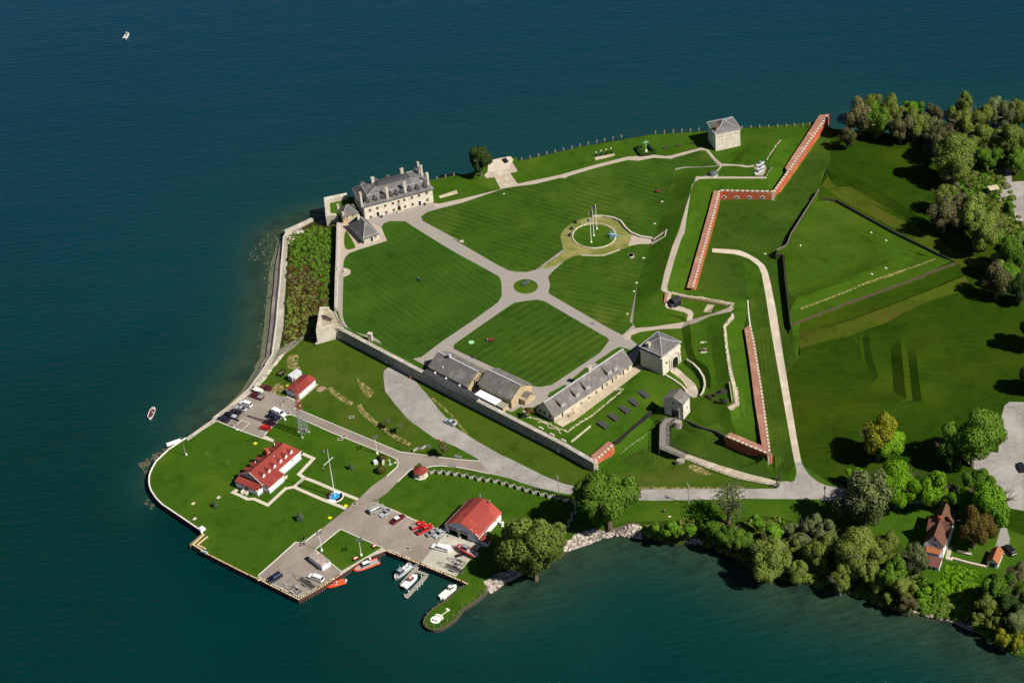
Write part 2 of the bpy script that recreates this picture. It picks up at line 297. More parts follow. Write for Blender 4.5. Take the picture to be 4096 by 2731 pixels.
BL = [RW_OUT, RW_IN, WW_IN, WW_OUT,
    base(BAST[:4]+[BAST[-1]], 3.4), base(BAST[3:6], 6.7, -.3),
    chain([(2.1, 'e 905,745 880,1000 850,1568 E 715,330 695,600 690,740 655,900 640,1010')]),
    chain([([2.1, 2.6, 3.0], 'E 490,1200 640,1060 940,850 1040,960')]),
    chain([([4.6, 3.6], 'e 1800,500 1960,420')]), chain([(3.6, 'e 1500,460 1700,560')]),
    # coast guard flat and the slope up to the long wall
    chain([(1.8, 'J 60,850 590,1040 860,1160 1200,1270')]), chain([(1.8, 'J 700,480 965,680 1300,820 1800,1030 2200,1195 2352,1215')]),
    chain([([2.0, 2.0, 2.3, 2.5], 'J 620,330 1060,270 1240,380 1370,430 1640,640 1850,800 2340,1110')]),
    chain([([3.4, 3.2, 3.0, 2.9], 'J 2095,180 2020,240 2030,480 2150,640 2352,860 R 620,90 900,240 1220,420')]),
    chain([([3.6, 3.3, 3.1, 3.3], 'K 135,595 330,830 650,1200 850,1330 1250,1560 R 1500,350 1800,500')]),
    chain([([3.4, 4.0, 4.3], 'R 2000,600 2352,710 Q 0,712 160,742')]),
    chain([([2.2, 2.6, 3.2, 3.9], 'R 600,510 1000,520 1350,575 1600,630 1900,730 2200,800 2352,820')]),
    chain([([1.9, 2.3, 2.8, 3.0], 'R 620,590 1200,680 1800,830 2300,960')]),
    chain([([1.8, 1.8, 2.0], 'R 260,680 1100,820 1700,1000 1500,1200')]),
    chain([([2.0, 2.6, 3.2, 4.6, 5.4, 5.8], 'V 1080,640 1400,520 1960,250 Q 0,1265 250,1205 640,1125 1450,1105 2100,1045')]),
    chain([([4.6, 5.3, 5.8, 6], 'Q 640,900 900,890 1330,880 2352,855 S 760,720 1300,760 2352,900')]),
    chain([([4.6, 5.3, 5.8, 6], 'Q 600,758 900,758 1330,752 2352,745 S 330,597')]),
    chain([(6, 'S 525,300 550,460 360,515')]), chain([(6, 'S 610,295 660,400 800,520 1000,590 1500,640')]),
    chain([([5.9, 6, 6, 6], 'S 60,890 500,950 900,1050 1500,1150 T 900,40 1200,380')]),
    chain([(6, 'O 850,1560 1070,1560 1230,1340 1760,1470 2000,1500 2352,1540')]),
    chain([([3.5, 3.5], 'T 1300,500 1700,560 2000,700 2352,900')]),
    chain([(6, 'Z 2600,1300 2600,900 2600,600')]),
    # ground inside the south front
    chain([([6.6, 6.8], 'd 400,1040 690,1210 830,1290')]), chain([(6.8, 'd 830,1290 1300,960 1760,680 2090,372')]),
    chain([([6.2, 6.2, 6.2], 'd 920,1400 1300,1080 1770,700')]),
    chain([([6.9, 7.2, 7.0], 'd 1330,1180 1650,950 1950,740 2150,600')]),
    chain([([7.0, 6.9, 6.6], 'd 1480,1400 1800,1150 2150,880')]),
    chain([([6.2, 6.4, 6.5], 'Q 180,365 330,190 L 430,1530 700,1330 950,1095')]),
    chain([([5.0, 4.9, 4.8], 'Q 470,230 L 520,1560 760,1350 1000,1130')]),
    chain([([4.3, 4.0, 4.0], 'Q 240,560 470,362 850,60 L 940,1330')]),
    chain([([4.3, 4.2, 4.0, 4.4], 'Q 480,420 760,520 1060,560 1160,500')]),
    chain([([4.9, 5.2, 5.6], 'Q 400,600 900,640 1350,640 1700,660')]),
    chain([([4.0, 4.0, 4.3], 'Q 900,320 1150,430 L 1290,1380 1150,1330')]),
    chain([([7.0, 6.6, 6.0], 'L 1290,1245 1480,1330 1760,1420')]), chain([([5.0, 4.8], 'L 1285,1275 1480,1365 1750,1490')]),
    chain([([4.4, 4.6, 5.0], 'Q 1140,40 1400,120 1770,250 2300,505')]),
    chain([([5.2, 5.6, 5.9, 6], 'Q 1320,335 1700,470 2000,560 2352,640 S 345,512')]), chain([([5.2, 5.6, 5.9, 6], 'Q 1270,385 1600,520 1900,640 2352,712 S 310,575')]),
    chain([(3.0, 'L 955,1345 Q 905,60 905,325 1060,405 1165,455')]), chain([(3.0, 'L 1080,1370 Q 1060,150 1150,330 1230,390')]),
    chain([(4.9, 'Q 1400,330 1900,510 2300,560 S 300,380 400,250')]),
    chain([(6.9, 'L 1040,1190 1280,1240')]), chain([(6.9, 'L 1050,1180 960,1090')]),
    # courtyard of the gate tower, curved retaining wall
    chain([(6.8, 'L 700,600 830,655 1030,740')]), chain([([6.9, 6.9, 6.9], 'L 1130,720 1250,830 1330,920')]),
    chain([([7.4, 7.4, 7.2], 'L 1080,740 1200,830 1300,920')]), chain([([7.3, 7.8, 7.4], 'L 640,820 800,740 950,780')]),
    chain([(6.9, 'L 1290,610 1380,690 1450,780 1480,880 1460,960')]), chain([(8.3, 'L 1310,560 1420,640 1500,740 1515,850 1480,980')]),
    chain([(8.6, 'L 1350,130 1375,400 1420,540 1560,640 1600,780 1590,900')]), chain([(6.9, 'L 1250,180 1290,420 1340,560 1480,665 1530,780 1530,880')]),
    chain([(8.6, 'L 1440,120 1560,200 1600,350 1610,500 1650,700 1680,880')]),
    chain([(10.6, 'L 1860,10 1745,160 1770,400 1805,650 1830,900 1790,1110')]), chain([(10.6, 'L 1872,60 1775,170 1800,400 1840,650 1890,900 1930,1090 1830,1150')]),
    chain([([8.8, 8.8, 8.6], 'L 1985,60 1890,240 1930,600 1975,950 2010,1260')]),
    base(EW_OUT[:5], 5.0, -.25), base(EW_OUT[:5], 7.8, 2.4), base(EW_OUT[4:], 8.9, .6), base(EW_OUT[4:], 5.0, -.25),
    base(SF_OUT, 4.9, .25), base(SF_OUT, 7.0, -2.6),
    chain([([7.8, 9.3, 8.6], 'L 1440,1010 1700,1090 1950,1240')]), chain([([7.2, 7.2], 'L 1480,1180 1900,1420')]),
    # great rampart: foot, walk, parapet
    chain([([6.5, 6.5, 6.5], 'C 300,805 75,1567 G 620,290 560,500 440,830 350,1280')]), chain([(6.5, 'C 300,805 410,790 600,770')]),
    chain([(6.6, 'G 360,1285 700,1290 1000,1280')]), chain([(10.3, 'C 540,900 440,1200 340,1567 G 850,400 760,700 715,905')]),
    chain([(10.3, 'C 700,925 580,932 500,1200 405,1567 G 960,300 880,540 790,870 800,915')]),
    chain([(8.0, 'G 510,1110 560,1090 760,1110')]), chain([(8.0, 'G 520,1150 800,1190 1000,1230')]),
    chain([(10.0, 'C 700,900 1370,905')]), chain([(10.0, 'C 700,925 1370,925 1440,800')]), chain([([7.0, 8.4, 8.6], 'C 600,560 850,775 1220,785')]),
    chain([(8.6, 'C 1100,800 1230,800 1230,888')]), chain([([8.7, 8.7], 'G 1130,40 1030,400 900,890')]), chain([([8.7, 8.7], 'C 720,1040 1400,1030')]),
    base(CW_OUT, 7.9, -2.8), base(CW_OUT, 5.0, .25), base(CU_OUT, 8.4, 1.2), base(CU_OUT, 5.0, -.25), base(NE_OUT, 5.0, -.25),
    chain([(7.9, 'C 1585,800 2000,175')]), chain([([7.0, 7.0], 'C 980,720 1120,500')]), chain([([8.8, 8.8], 'C 1060,720 1220,490')]),
    chain([([9.6, 9.6], 'C 1365,760 1390,690 1530,475')]), chain([([9.6, 9.6], 'C 1400,745 1550,480')]), chain([([8.4, 8.4], 'C 1520,720 1650,490')]),
    chain([(10.0, 'G 800,925 1180,1010 1580,1068')]), chain([([10, 9.5, 9.0], 'G 800,960 1180,1040 1550,1110')]),
    chain([([8.0, 7.2, 6.8], 'G 820,1085 1080,1190 1090,1255')]), chain([([7.6, 7.8], 'G 960,1010 1400,1095')]), chain([([7.4, 7.2], 'G 930,1110 1250,1170')]),
    chain([(6.7, 'G 900,1300 600,1350 300,1440')]), chain([(5.0, 'G 1135,905 1700,1010')]), chain([(8.7, 'G 900,875 1600,985 1720,1010')]),
    # ditch floor and the island beyond
    chain([(5.0, 'G 1300,420 1700,470 1900,600 2000,1000 2120,1567 S 470,0')]), chain([(5.0, 'C 1500,1250 1900,700 2150,330')]),
    base(ISL, 4.8, -.3), base(ISL, 7.2, .5), base(ISU, 4.8, .3), base(ISU, 7.2, -.6), base(ISN, 4.8, .6), base(ISN, 5.9, -.25), base(ISS, 5.6, .35), base(ISS, 6.8, -.45),
    chain([([6.9, 6.9, 6.9], 'X 890,990 1700,670 H 1620,690')]), 
    chain([([7.2, 7.2], 'H 830,370 1030,480 1400,620')]), chain([([7.8, 8.3, 8.3, 8.3], 'H 180,150 620,330 870,470 1080,570 1150,650 1110,720 600,900 X 1500,640 850,860')]),
    chain([([6.6, 6.6], 'H 250,60 700,270 1400,640')]), chain([([6.9, 6.7, 6.7, 6.9], 'H 130,260 500,450 830,640 800,700 X 1500,560 830,790')]),
    chain([([5.0, 5.0, 5.0], 'X 870,1260 1500,1090 2352,780 H 1880,900')]), chain([([6.7, 6.7, 6.7], 'X 830,1350 1700,1040 2352,790 H 1900,915')]),
    chain([([6.9, 6.9], 'X 880,1500 1700,1240 2352,1040 H 1500,1180 2000,1030')]), chain([([6.0, 6.0], 'X 880,1530 1750,1250 2352,1070 H 1500,1200 2000,1050')]),
    chain([(4.9, 'D 60,1080 250,1130 600,1380 1000,1567 H 900,20 1400,290 1870,560')]), chain([([6.7, 6.7], 'D 90,1010 250,1010 700,1230 1060,1480 H 1380,200 2100,560')]),
    chain([([6.0, 6.0], 'D 100,940 280,940 800,1180 1150,1400')]),
    chain([([5.9, 5.7], 'P 330,150 350,380')]), chain([([6.2, 6.3], 'P 420,130 440,380')]), chain([([5.8, 5.6, 5.6], 'P 450,140 480,400 545,570')]), chain([([6.3, 6.6, 6.6], 'P 520,120 570,400 640,610')]),
    chain([([6.0, 5.4, 5.4, 5.5, 5.7], 'P 755,20 790,400 820,790 500,835 0,858')]), chain([([6.4, 7.4, 7.4, 7.0, 6.8], 'P 885,0 920,400 968,862 500,925 0,966')]),
    chain([([6.3, 6.2, 6.2, 6.8], 'P 960,160 1000,500 1042,885 985,890')]), chain([([6.5, 7.8, 7.8, 7.2, 6.6], 'P 1062,150 1100,500 1150,893 600,950 0,995')]), chain([([6.4, 6.3, 6.3, 6.1], 'P 1250,150 1330,500 1350,980 600,1060')]),
    chain([([6, 5.6, 6], 'P 85,1040 95,1180 100,1330')]), chain([([6.3, 7.1, 6.2], 'P 222,1040 228,1180 235,1310')]), chain([(6, 'P 1500,300 1500,900 2000,1000 2352,900')]),
    chain([(6, 'Z 2250,500 2300,600 2352,700')]), chain([(5.8, 'Z 2050,330 2200,420')]), chain([(6.7, 'A 450,1010 700,990 1300,900 1700,800')]),
    chain([(6.6, 'F 200,100 900,500 1500,900 2000,1200')]), chain([(6.6, 'K 300,550 1300,1000 1400,1080')]), chain([(6.7, 'C 680,560 900,620')]),
]
def pip(P, poly):
    x, y = P[:, 0], P[:, 1]; ins = np.zeros(len(P), bool); n = len(poly)
    for i in range(n):
        x1, y1 = poly[i][:2]; x2, y2 = poly[(i+1) % n][:2]
        if y1 == y2: continue
        c = ((y1 > y) != (y2 > y)) & (x < (x2-x1)*(y-y1)/(y2-y1)+x1); ins ^= c
    return ins
def cdt(verts, edges):
    o = geometry.delaunay_2d_cdt([Vector(v[:2]) for v in verts], edges, [], 0, 1e-4, True)
    return [tuple(v) for v in o[0]], [tuple(f) for f in o[2]], [tuple(x) for x in o[3]]
lines = [dens(COAST+[COAST[0]], 6)]+[dens(b, 6) for b in BL]
V1 = []; E1 = []
for l in lines:
    o = len(V1); V1 += l; E1 += [(o+i, o+i+1) for i in range(len(l)-1)]
xy, tri, src = cdt(V1, E1)
A1 = np.array([v[:3] for v in V1])
zz = [V1[src[i][0]][2] if src[i] else float(A1[np.argmin(((A1[:, :2]-np.array(p))**2).sum(1)), 2]) for i, p in enumerate(xy)]
T1 = BVHTree.FromPolygons([(p[0], p[1], z) for p, z in zip(xy, zz)], tri)
def gz(x, y, d=2.0):
    h = T1.ray_cast(Vector((x, y, 100)), Vector((0, 0, -1)))
    return h[0].z if h[0] is not None else d
def D(p, d=2.0):
    """sight point -> point on the ground"""
    if isinstance(p, str): p = p1(p)
    v = ray(p); h = T1.ray_cast(Vector(CAM), Vector(v).normalized())
    return h[0] if h[0] is not None else G(p, d)
def DD(s, d=2.0): return [D(p, d) for p in pp(s)]
# ------------------------------------------------------------ ground surfaces
def ang(a, b):
    A_, B_ = G(a, 6.6), G(b, 6.6); return math.atan2(B_.y-A_.y, B_.x-A_.x)
gA, gB, gC = (.038, .092, .008), (.058, .126, .011), (.082, .14, .016)
GM = {
    'lawn': grass('grass_lawn', gA, gB, gC, (.5, .75), .05),
    'cg': grass('grass_station', (0.04554, 0.08556, 0.01104), (0.0759, 0.1297, 0.01656), (0.1173, 0.1449, 0.0276), (.5, .8), .09, stripe=(ang('M 0,0', 'M 400,-260')+math.pi/2, 1.6, .12)),
    'w': grass('grass_west', (0.03036, 0.0828, 0.01104), (0.0483, 0.1076, 0.01518), (0.0552, 0.1242, 0.01656), (.45, .7), .03, stripe=((ang('F 0,500', 'F 500,830')+math.pi/2, 2.6, .3),)),
    'n': grass('grass_north', (0.03864, 0.09108, 0.01104), (0.05796, 0.1187, 0.01656), (0.0897, 0.138, 0.02484), (.5, .75), .04, stripe=((ang('F 500,100', 'F 1500,400')+math.pi/2, 2.6, .5),)),
    's': grass('grass_south', (0.03588, 0.08556, 0.01104), (0.0552, 0.1132, 0.01518), (0.0759, 0.1352, 0.01932), (.5, .75), .04, stripe=((ang('F 700,1300', 'F 1500,820')+math.pi/2, 3.4, .5),)),
    'e': grass('grass_east', (0.03864, 0.09108, 0.01104), (0.0621, 0.1214, 0.01656), (0.1035, 0.1449, 0.0276), (.5, .72), .05, stripe=((ang('F 1500,500', 'F 2352,680')+math.pi/2, 2.5, .5),)),
    'ditch': grass('grass_ditch', (0.03036, 0.069, 0.00966), (0.04968, 0.1035, 0.0138), (0.0759, 0.1214, 0.01794), (.45, .7), .045, stripe=((ang('C 1900,900', 'C 2200,400')+math.pi/2, 1.9, .2),)),
    'ditch2': grass('grass_ditch_south', (0.03312, 0.07176, 0.00966), (0.05244, 0.1035, 0.0138), (0.0828, 0.1242, 0.01656), (.45, .7), .05, stripe=((ang('L 2150,400', 'L 2300,1500')+math.pi/2, 1.5, .3),)),
    'far': grass('grass_field', (0.0216, 0.0552, 0.0048), (0.0336, 0.0768, 0.006), (0.054, 0.0864, 0.0084), (.45, .7), .03, stripe=((ang('P 100,600', 'P 2000,450')+math.pi/2, 3, .2),)),
    'rav': grass('grass_island', (.044, .098, .008), (.062, .122, .011), (.085, .125, .018), (.5, .72), .05, stripe=((ang('X 900,700', 'X 1700,480')+math.pi/2, 2.2, .3),)),
    'olive': grass('grass_dry_bank', (.058, .085, .009), (.078, .105, .012), (.10, .085, .025), (.5, .7), .05),
    'rough': grass('grass_slope', (.048, .092, .010), (.072, .118, .015), (.095, .115, .028), (.5, .75), .07, dry=(.24, .18, .075), tdry=(.68, .82), sdry=.35),
    'hay': grass('grass_hay', (.05, .08, .012), (.08, .105, .02), None, dry=(.36, .28, .13), tdry=(.44, .6), sdry=1.0),
    'scrub': grass('scrub_soil', (.03, .04, .012), (.045, .06, .014), (.075, .05, .025), (.4, .6), .08, dry=(.13, .1, .05), tdry=(.6, .75), sdry=.5),
    'bank': grass('river_bank_soil', (.03, .055, .008), (.05, .085, .012), (.11, .08, .045), (.6, .75), .12),
    'bush': grass('bank_greenery', (.04, .11, .004), (.06, .14, .006), (.025, .06, .005), (.45, .6), .2),
    'tan': grass('tan_turf', (.27, .24, .11), (.36, .31, .17), (.17, .2, .06), (.42, .6), .15),
}
asph = mat('asphalt', (.25, .21, .175), (.205, .177, .15), 1.2, .9, c3=(.31, .27, .23), s3=.09, t3=(.4, .7), crack=(.1, .008))
asph2 = mat('old_asphalt', (.30, .28, .255), (.235, .22, .205), .9, .9, c3=(.36, .335, .31), s3=.12, t3=(.42, .62), crack=(.14, .012))
gravel = mat('gravel', (.34, .30, .26), (.26, .23, .205), 1.6, .95, c3=(.29, .265, .245), s3=.1, t3=(.4, .6))
gravel2 = mat('pale_gravel', (.47, .40, .33), (.36, .30, .24), 1.4, .95, c3=(.40, .34, .27), s3=.2)
cobble = mat('cobble', (.52, .44, .34), (.30, .25, .19), 2.2, .95, c3=(.58, .5, .4), s3=.3)
ditchp = mat('ditch_path', (.56, .49, .39), (.46, .39, .31), 1.2, .95, c3=(.62, .54, .44), s3=.25)
conc = mat('concrete', (.47, .45, .37), (.37, .35, .29), .9, .9, c3=(.54, .51, .43), s3=.15)
walkc = mat('walk_concrete', (.60, .54, .44), (.50, .45, .37), 1.2, .9)
patio = mat('patio_gravel', (.48, .40, .29), (.38, .31, .22), 1.4, .95, c3=(.55, .47, .35), s3=.2)
dirt = mat('dirt', (.34, .25, .17), (.26, .18, .12), 1.5, .95)
def ribbon(s, w_, z=None):
    q = [tuple(p) for p in (DD(s) if isinstance(s, str) else s)]; return off(q, w_/2)+off(q, -w_/2)[::-1]
def ell(c, rx, ry, n=36):
    c = CR[c[0]][0]+c[1]*800/2352, CR[c[0]][1]+c[2]*800/2352; k = 800/2352
    return [tuple(D((c[0]+rx*k*math.cos(t), c[1]+ry*k*math.sin(t)))) for t in [2*math.pi*i/n for i in range(n)]]
def sm(pts, n=4):
    """rounded closed outline"""
    out = []; N = len(pts)
    for i in range(N):
        a, b, c, d = [np.array(pts[(i+k-1) % N][:2]) for k in range(4)]
        for j in range(n):
            t = j/n; out.append(tuple(.5*((2*b)+(c-a)*t+(2*a-5*b+4*c-d)*t*t+(3*b-a-3*c+d)*t**3)))
    return out
def P(s): return [tuple(p)[:2] for p in DD(s)]
RG = [
    ('lawn', 'rough', P('E 1300,880 K 600,860 R 2200,345 Q 225,560 Q 0,720 R 1900,560 R 1300,240 K 1000,1440 K 300,800 K 135,600 J 2030,240 J 2030,480 J 2352,870 K 300,1330 K 420,1500 J 2300,1180 J 1700,990 J 1400,800 J 1000,640 J 620,330 J 850,30 E 940,850')),
    ('lawn', 'rough', P('Q 480,570 240,560 150,700 640,757 2330,743 2300,715 1900,640 1270,400 1160,520 800,540')),
    ('lawn', 'ditch2', P('Q 500,420 L 1290,1260 1760,1470 Q 1770,250 2300,510 L 2310,1567 2200,900 2090,150 2060,0 G 1760,1020 2000,400 2100,500 2260,1330 S 600,290 300,500 Q 2300,600 1380,330 1160,480 900,560')),
    ('lawn', 'ditch', P('C 1475,1195 2120,290 2200,600 1990,1040 X 850,10 720,230 600,290 600,360 690,1180 820,1500 S 600,250 500,0 G 2110,1400 G 1900,700 G 1700,560 G 1740,1010 G 1135,910 1385,0 C 830,1195')),
    ('lawn', 'far', P('C 2110,310 D 300,560 1200,600 Z 2352,335 2900,345 2900,1300 2352,1230 S 2352,770 1500,640 1000,580 640,330 L 2352,900 X 880,1540 870,1260 C 2000,1000 2130,700')),
    ('lawn', 'olive', P('D 150,1180 300,1160 700,1400 1000,1567 H 800,30 1400,330 1840,600 2280,760 1950,800 1840,735 1150,350 500,0 C 1990,1040 2100,900')),
    ('lawn', 'olive', P('X 870,1260 1500,1090 2352,780 H 1450,1100 1960,890 2000,1040 1500,1200 X 1750,1200 880,1450')),
    ('lawn', 'rav', P('X 620,295 720,240 870,10 C 2000,1060 H 160,20 440,30 1100,400 1840,740 H 1500,880 600,1220 X 1500,900 775,1170 695,345 615,335')),
    ('lawn', 'hay', ribbon('X 890,985 1300,835 1700,670 2340,450', .9)), ('lawn', 'hay', ribbon('H 1000,920 1600,690', .7)),
    ('lawn', 'scrub', P('e 905,730 1490,400 1790,520 1960,420 2030,300 1995,1000 1975,1568 E 1290,0 1270,520 1110,560 1080,990 940,850 640,1010 690,740 735,0 e 870,1300')),
    ('lawn', 'bank', P('V 1060,640 1400,520 1960,250 Q 0,1275 250,1215 640,1135 1450,1115 2200,1060 S 300,930 900,1060 1500,1160 T 900,40 1240,380 T 1500,500 2352,600 2352,1300 1500,860 900,730 300,530 0,480 U 1300,560 900,380 V 2352,260 1100,830')),
    ('lawn', 'bush', P('T 1450,150 1900,230 1850,500 1700,800 1500,760 1240,700 1240,560')),
    ('lawn', 'hay', ribbon('J 1370,440 1480,540 1640,640', 2.2)), ('lawn', 'hay', ribbon('J 1720,640 1760,720 1850,800 1950,880', 1.8)),
    ('lawn', 'hay', ribbon('J 1960,880 2150,1020 2330,1110', 1.6)), ('lawn', 'hay', sm(P('J 870,190 900,70 1010,60 1000,150 1030,220 960,230'))),
    ('lawn', 'hay', sm(P('J 1700,320 1800,400 1890,480 1850,560 1780,520 1720,400'))), ('lawn', 'hay', sm(P('J 690,450 760,390 840,420 800,520 720,520'))),
    ('lawn', 'hay', ribbon('Q 650,742 1300,738 2000,736', 1.0)), ('lawn', 'hay', sm(P('Q 1340,500 1400,460 1600,560 1500,580'))),
    ('lawn', 'hay', ribbon('K 380,860 600,1050 800,1300', .9)),
    ('promenade', mat('sea_wall_concrete', (.40, .37, .30), (.29, .27, .22), .8, .9, c3=(.48, .45, .37), s3=.12), P('e 1490,382 820,667 802,742 782,1150 752,1568 E 668,200 642,440 622,700 572,1080 492,1200 J 640,187 440,457 200,667 0,810 I 1150,10 722,305 740,330 900,215 1080,100 J 50,835 90,790 260,655 440,520 500,430 600,300 650,240 E 640,1010 690,740 700,440 735,0 e 862,1300 905,730 1010,690')),
    ('lawn', mat('riprap_stone', (.3, .27, .2), (.1, .1, .06), 2.5, .95, c3=(.05, .09, .02), s3=.5), P('J 880,10 830,70 760,150 680,240 600,350 560,430 500,430 600,300 650,240 E 640,1010 940,850 950,865 800,1010 700,1080')),
    ('lawn', mat('shore_riprap', (.2, .17, .14), (.07, .06, .05), 2.2, .95, c3=(.14, .13, .09), s3=.4), P('V 1010,830 1015,720 1150,640 1280,580 1500,500 1750,450 1900,330 2050,180 2352,110 Q 140,1220 280,1235 430,1225 640,1150 760,1160 790,1200 770,1340 480,1300 140,1410 0,1430 V 2352,240 1990,360 1400,660 1070,840')),
    # inside the fort: gravel ground, then the lawns laid in it
    ('path', gravel, P('A 445,985 420,1100 e 2085,1568 E 1335,0 1320,560 1390,745 K 140,390 K 1300,1020 d 200,1000 210,1095 390,1060 500,930 530,945 d 2090,0 L 600,470 700,600 780,390 740,385 655,300 G 350,1430 430,1370 G 380,1300 440,830 620,300 A 1640,1000 C 400,800 860,775 860,760 770,690 690,590 600,562 C 190,665 0,650 B 2352,215 2200,205 2100,205 1900,237 1790,228 1420,320 1000,440 495,545 300,605 0,682 A 1900,720 1640,775 1560,750 1200,750 750,940 700,960 450,985')),
    ('path', gravel2, P('A 1560,760 1640,775 1900,720 2352,610 B 300,605 495,545 1000,440 1420,320 1790,228 2100,205 2352,215 C 190,665 600,562 690,590 800,730 860,770 790,850 770,850 830,770 740,680 660,598 590,595 220,697 0,690 B 2352,250 2100,240 1920,275 1800,265 1450,350 1100,455 1060,480 1000,475 700,550 520,570 330,600 0,715 A 1900,770 1600,830')),
    ('path', gravel2, P('A 445,990 700,960 770,975 960,1060 1020,1215 700,1310 560,1370 517,1420 480,1567 455,1567')),
    ('lawn', 'w', P('A 957,1055 985,1010 1060,982 1240,985 1320,1040 1640,1240 2180,1560 F 370,180 850,445 885,480 900,540 900,620 905,680 860,760 600,950 200,1220 E 2310,1110 2160,1138 2000,1070 1855,985 1820,925 1730,862 1650,850 1530,812 1450,770 1400,690 1383,620 1385,400 1392,172 1450,150 1477,120 1475,90 1440,68 1393,60 A 512,1480 530,1410 580,1360 700,1318 1022,1215')),
    ('lawn', 'n', P('A 1422,930 1500,875 1900,770 B 0,716 340,600 520,570 700,550 1000,475 1060,480 1100,455 1450,350 1800,265 1920,275 2100,240 2352,250 C 220,695 590,592 660,598 730,690 800,770 C 410,785 300,805 75,1567 G 625,295 B 2090,1190 1950,1170 1850,1130 1790,1080 1720,990 1630,950 1500,930 1360,935 1200,975 1080,1050 1015,1140 1008,1200 1030,1270 1045,1330 950,1420 700,1565 F 1640,130 1600,195 1450,290 1350,365 1200,405 1080,405 980,385 850,320 420,70 300,0 A 1960,1260 1440,980')),
    ('lawn', 'e', P('F 1447,460 1500,400 1640,275 1760,212 1840,207 2050,215 2200,182 B 1800,1278 1940,1252 2068,1252 G 590,380 560,500 440,830 350,1280 390,1320 260,1447 F 2330,1150 2150,1060 1465,665 1452,640 1470,560 1460,510')),
    ('lawn', 's', P('F 1050,765 1200,742 1310,730 1400,745 1700,920 2150,1180 2168,1205 2130,1260 K 2352,325 1850,660 1780,705 1640,728 1550,715 1130,512 640,285 622,250 650,215 F 620,1060 950,830')),
    ('lawn', 'lawn', P('A 1565,770 1640,778 1900,722 2352,612 2300,470 2190,480 2000,420 1700,470 1520,505')),
    ('lawn', 'lawn', P('B 500,545 420,420 495,405 440,270 550,262 1000,160 2352,-60 C 650,370 0,410 0,640 C 190,662 600,560 B 2200,205 2100,205 1790,228 1420,320 1000,440')),
    ('lawn', 'lawn', sm(P('A 525,1130 560,1108 650,1280 640,1300 580,1318 535,1305 518,1240'), 2)),
    ('lawn', 'lawn', P('A 330,770 470,738 530,690 620,700 620,790 560,800 445,880 440,915 335,915')),
    ('lawn', 'lawn', P('d 1328,268 1620,75 1700,32 1780,38 1890,72 1830,130 1375,305')), ('lawn', 'lawn', P('d 930,560 1080,440 1180,350 1240,335 1310,365 1000,590')),
    ('lawn', 'lawn', P('d 585,800 620,745 850,622 925,640 640,840')), ('lawn', 'lawn', P('d 335,1000 430,932 495,940 520,960 380,1045')),
    ('lawn', 'lawn', P('d 75,1020 170,965 220,1000 140,1058')),
    ('lawn', 'lawn', P('L 655,310 760,235 900,212 1200,180 1350,140 1400,450 1290,560 1280,380 1030,200 780,370 700,350')),
    ('path', 'tan', sm(P('B 1010,1140 1080,1050 1200,975 1360,935 1500,930 1630,950 1720,990 1790,1080 1850,1130 1900,1200 1850,1270 1620,1350 1500,1388 1255,1387 1150,1400 1000,1480 850,1540 800,1510 950,1420 1045,1330 1030,1270 1008,1200'), 3)),
    ('path', gravel2, P('B 1850,1130 1950,1170 2090,1190 2070,1252 1940,1252 1800,1278')),
    ('lawn', 'lawn', ell(('B', 1402, 1160), 243, 136)), ('lawn', 'lawn', ell(('F', 1184, 574), 144, 86)),
    ('path', gravel2, P('E 1395,62 1440,68 1478,95 1475,130 1450,150 1390,172')),
    # walks on the ramparts
    ('path', gravel2, P('C 540,900 700,900 1370,903 1370,925 700,925 580,932 500,1200 405,1567 G 960,300 880,540 790,870 800,915 850,940 840,962 740,925 715,905 760,700 850,400 930,200 1000,-40 C 440,1200')),
    ('path', gravel2, P('C 640,880 700,870 730,900 650,905')), ('path', gravel2, P('C 860,750 1100,765 1140,775 1230,765 1330,740 1370,800 1350,860 1330,890 1230,890 1240,850 1225,785 1130,795 1040,775 850,775')),
    ('path', gravel2, P('G 800,945 845,960 830,1010 800,1075 830,1090 900,1090 1000,1120 1070,1145 1100,1185 1088,1240 1110,1262 1065,1290 1022,1268 1035,1200 1000,1175 900,1150 790,1125 765,1100')),
    ('path', patio, P('G 1265,1078 1348,1088 1305,1180 1212,1165')),
    ('path', gravel2, P('G 845,940 1200,985 1580,1068 1575,1130 1540,1165 1300,1215 1130,1295 1060,1312 700,1372 480,1402 370,1442 352,1500 300,1500 262,1447 340,1390 440,1355 600,1345 1000,1285 1110,1250 1350,1180 1520,1112 1540,1085 1180,1010 850,960')),
    ('path', cobble, P('L 1845,0 1872,40 1868,70 1775,170 1785,250 1800,400 1840,650 1890,850 1930,1090 1830,1150 1790,1110 1880,1060 1850,900 1820,650 1780,400 1745,170 1800,110')),
    ('path', cobble, sm(P('L 1128,650 1200,650 1300,740 1420,850 1450,980 1390,1000 1300,940 1320,900 1290,840 1240,780 1130,700'), 2)),
    ('patio', patio, P('d 690,1205 1915,362 2010,300 2090,370 1760,625 1000,1190 970,1195 830,1282')),
    ('path', ditchp, P('X -150,275 0,283 100,288 180,300 250,328 380,400 470,480 505,560 540,700 600,1000 640,1250 690,1567 S 550,0 605,292 525,292 470,0 X 600,1567 540,1230 480,840 430,570 390,480 290,400 200,365 100,340 -150,320')),
    ('causeway', cobble, P('Q 1320,338 1700,470 2000,560 2352,650 S 345,515 308,578 Q 2352,712 1900,628 1600,520 1272,388')),
    # roads
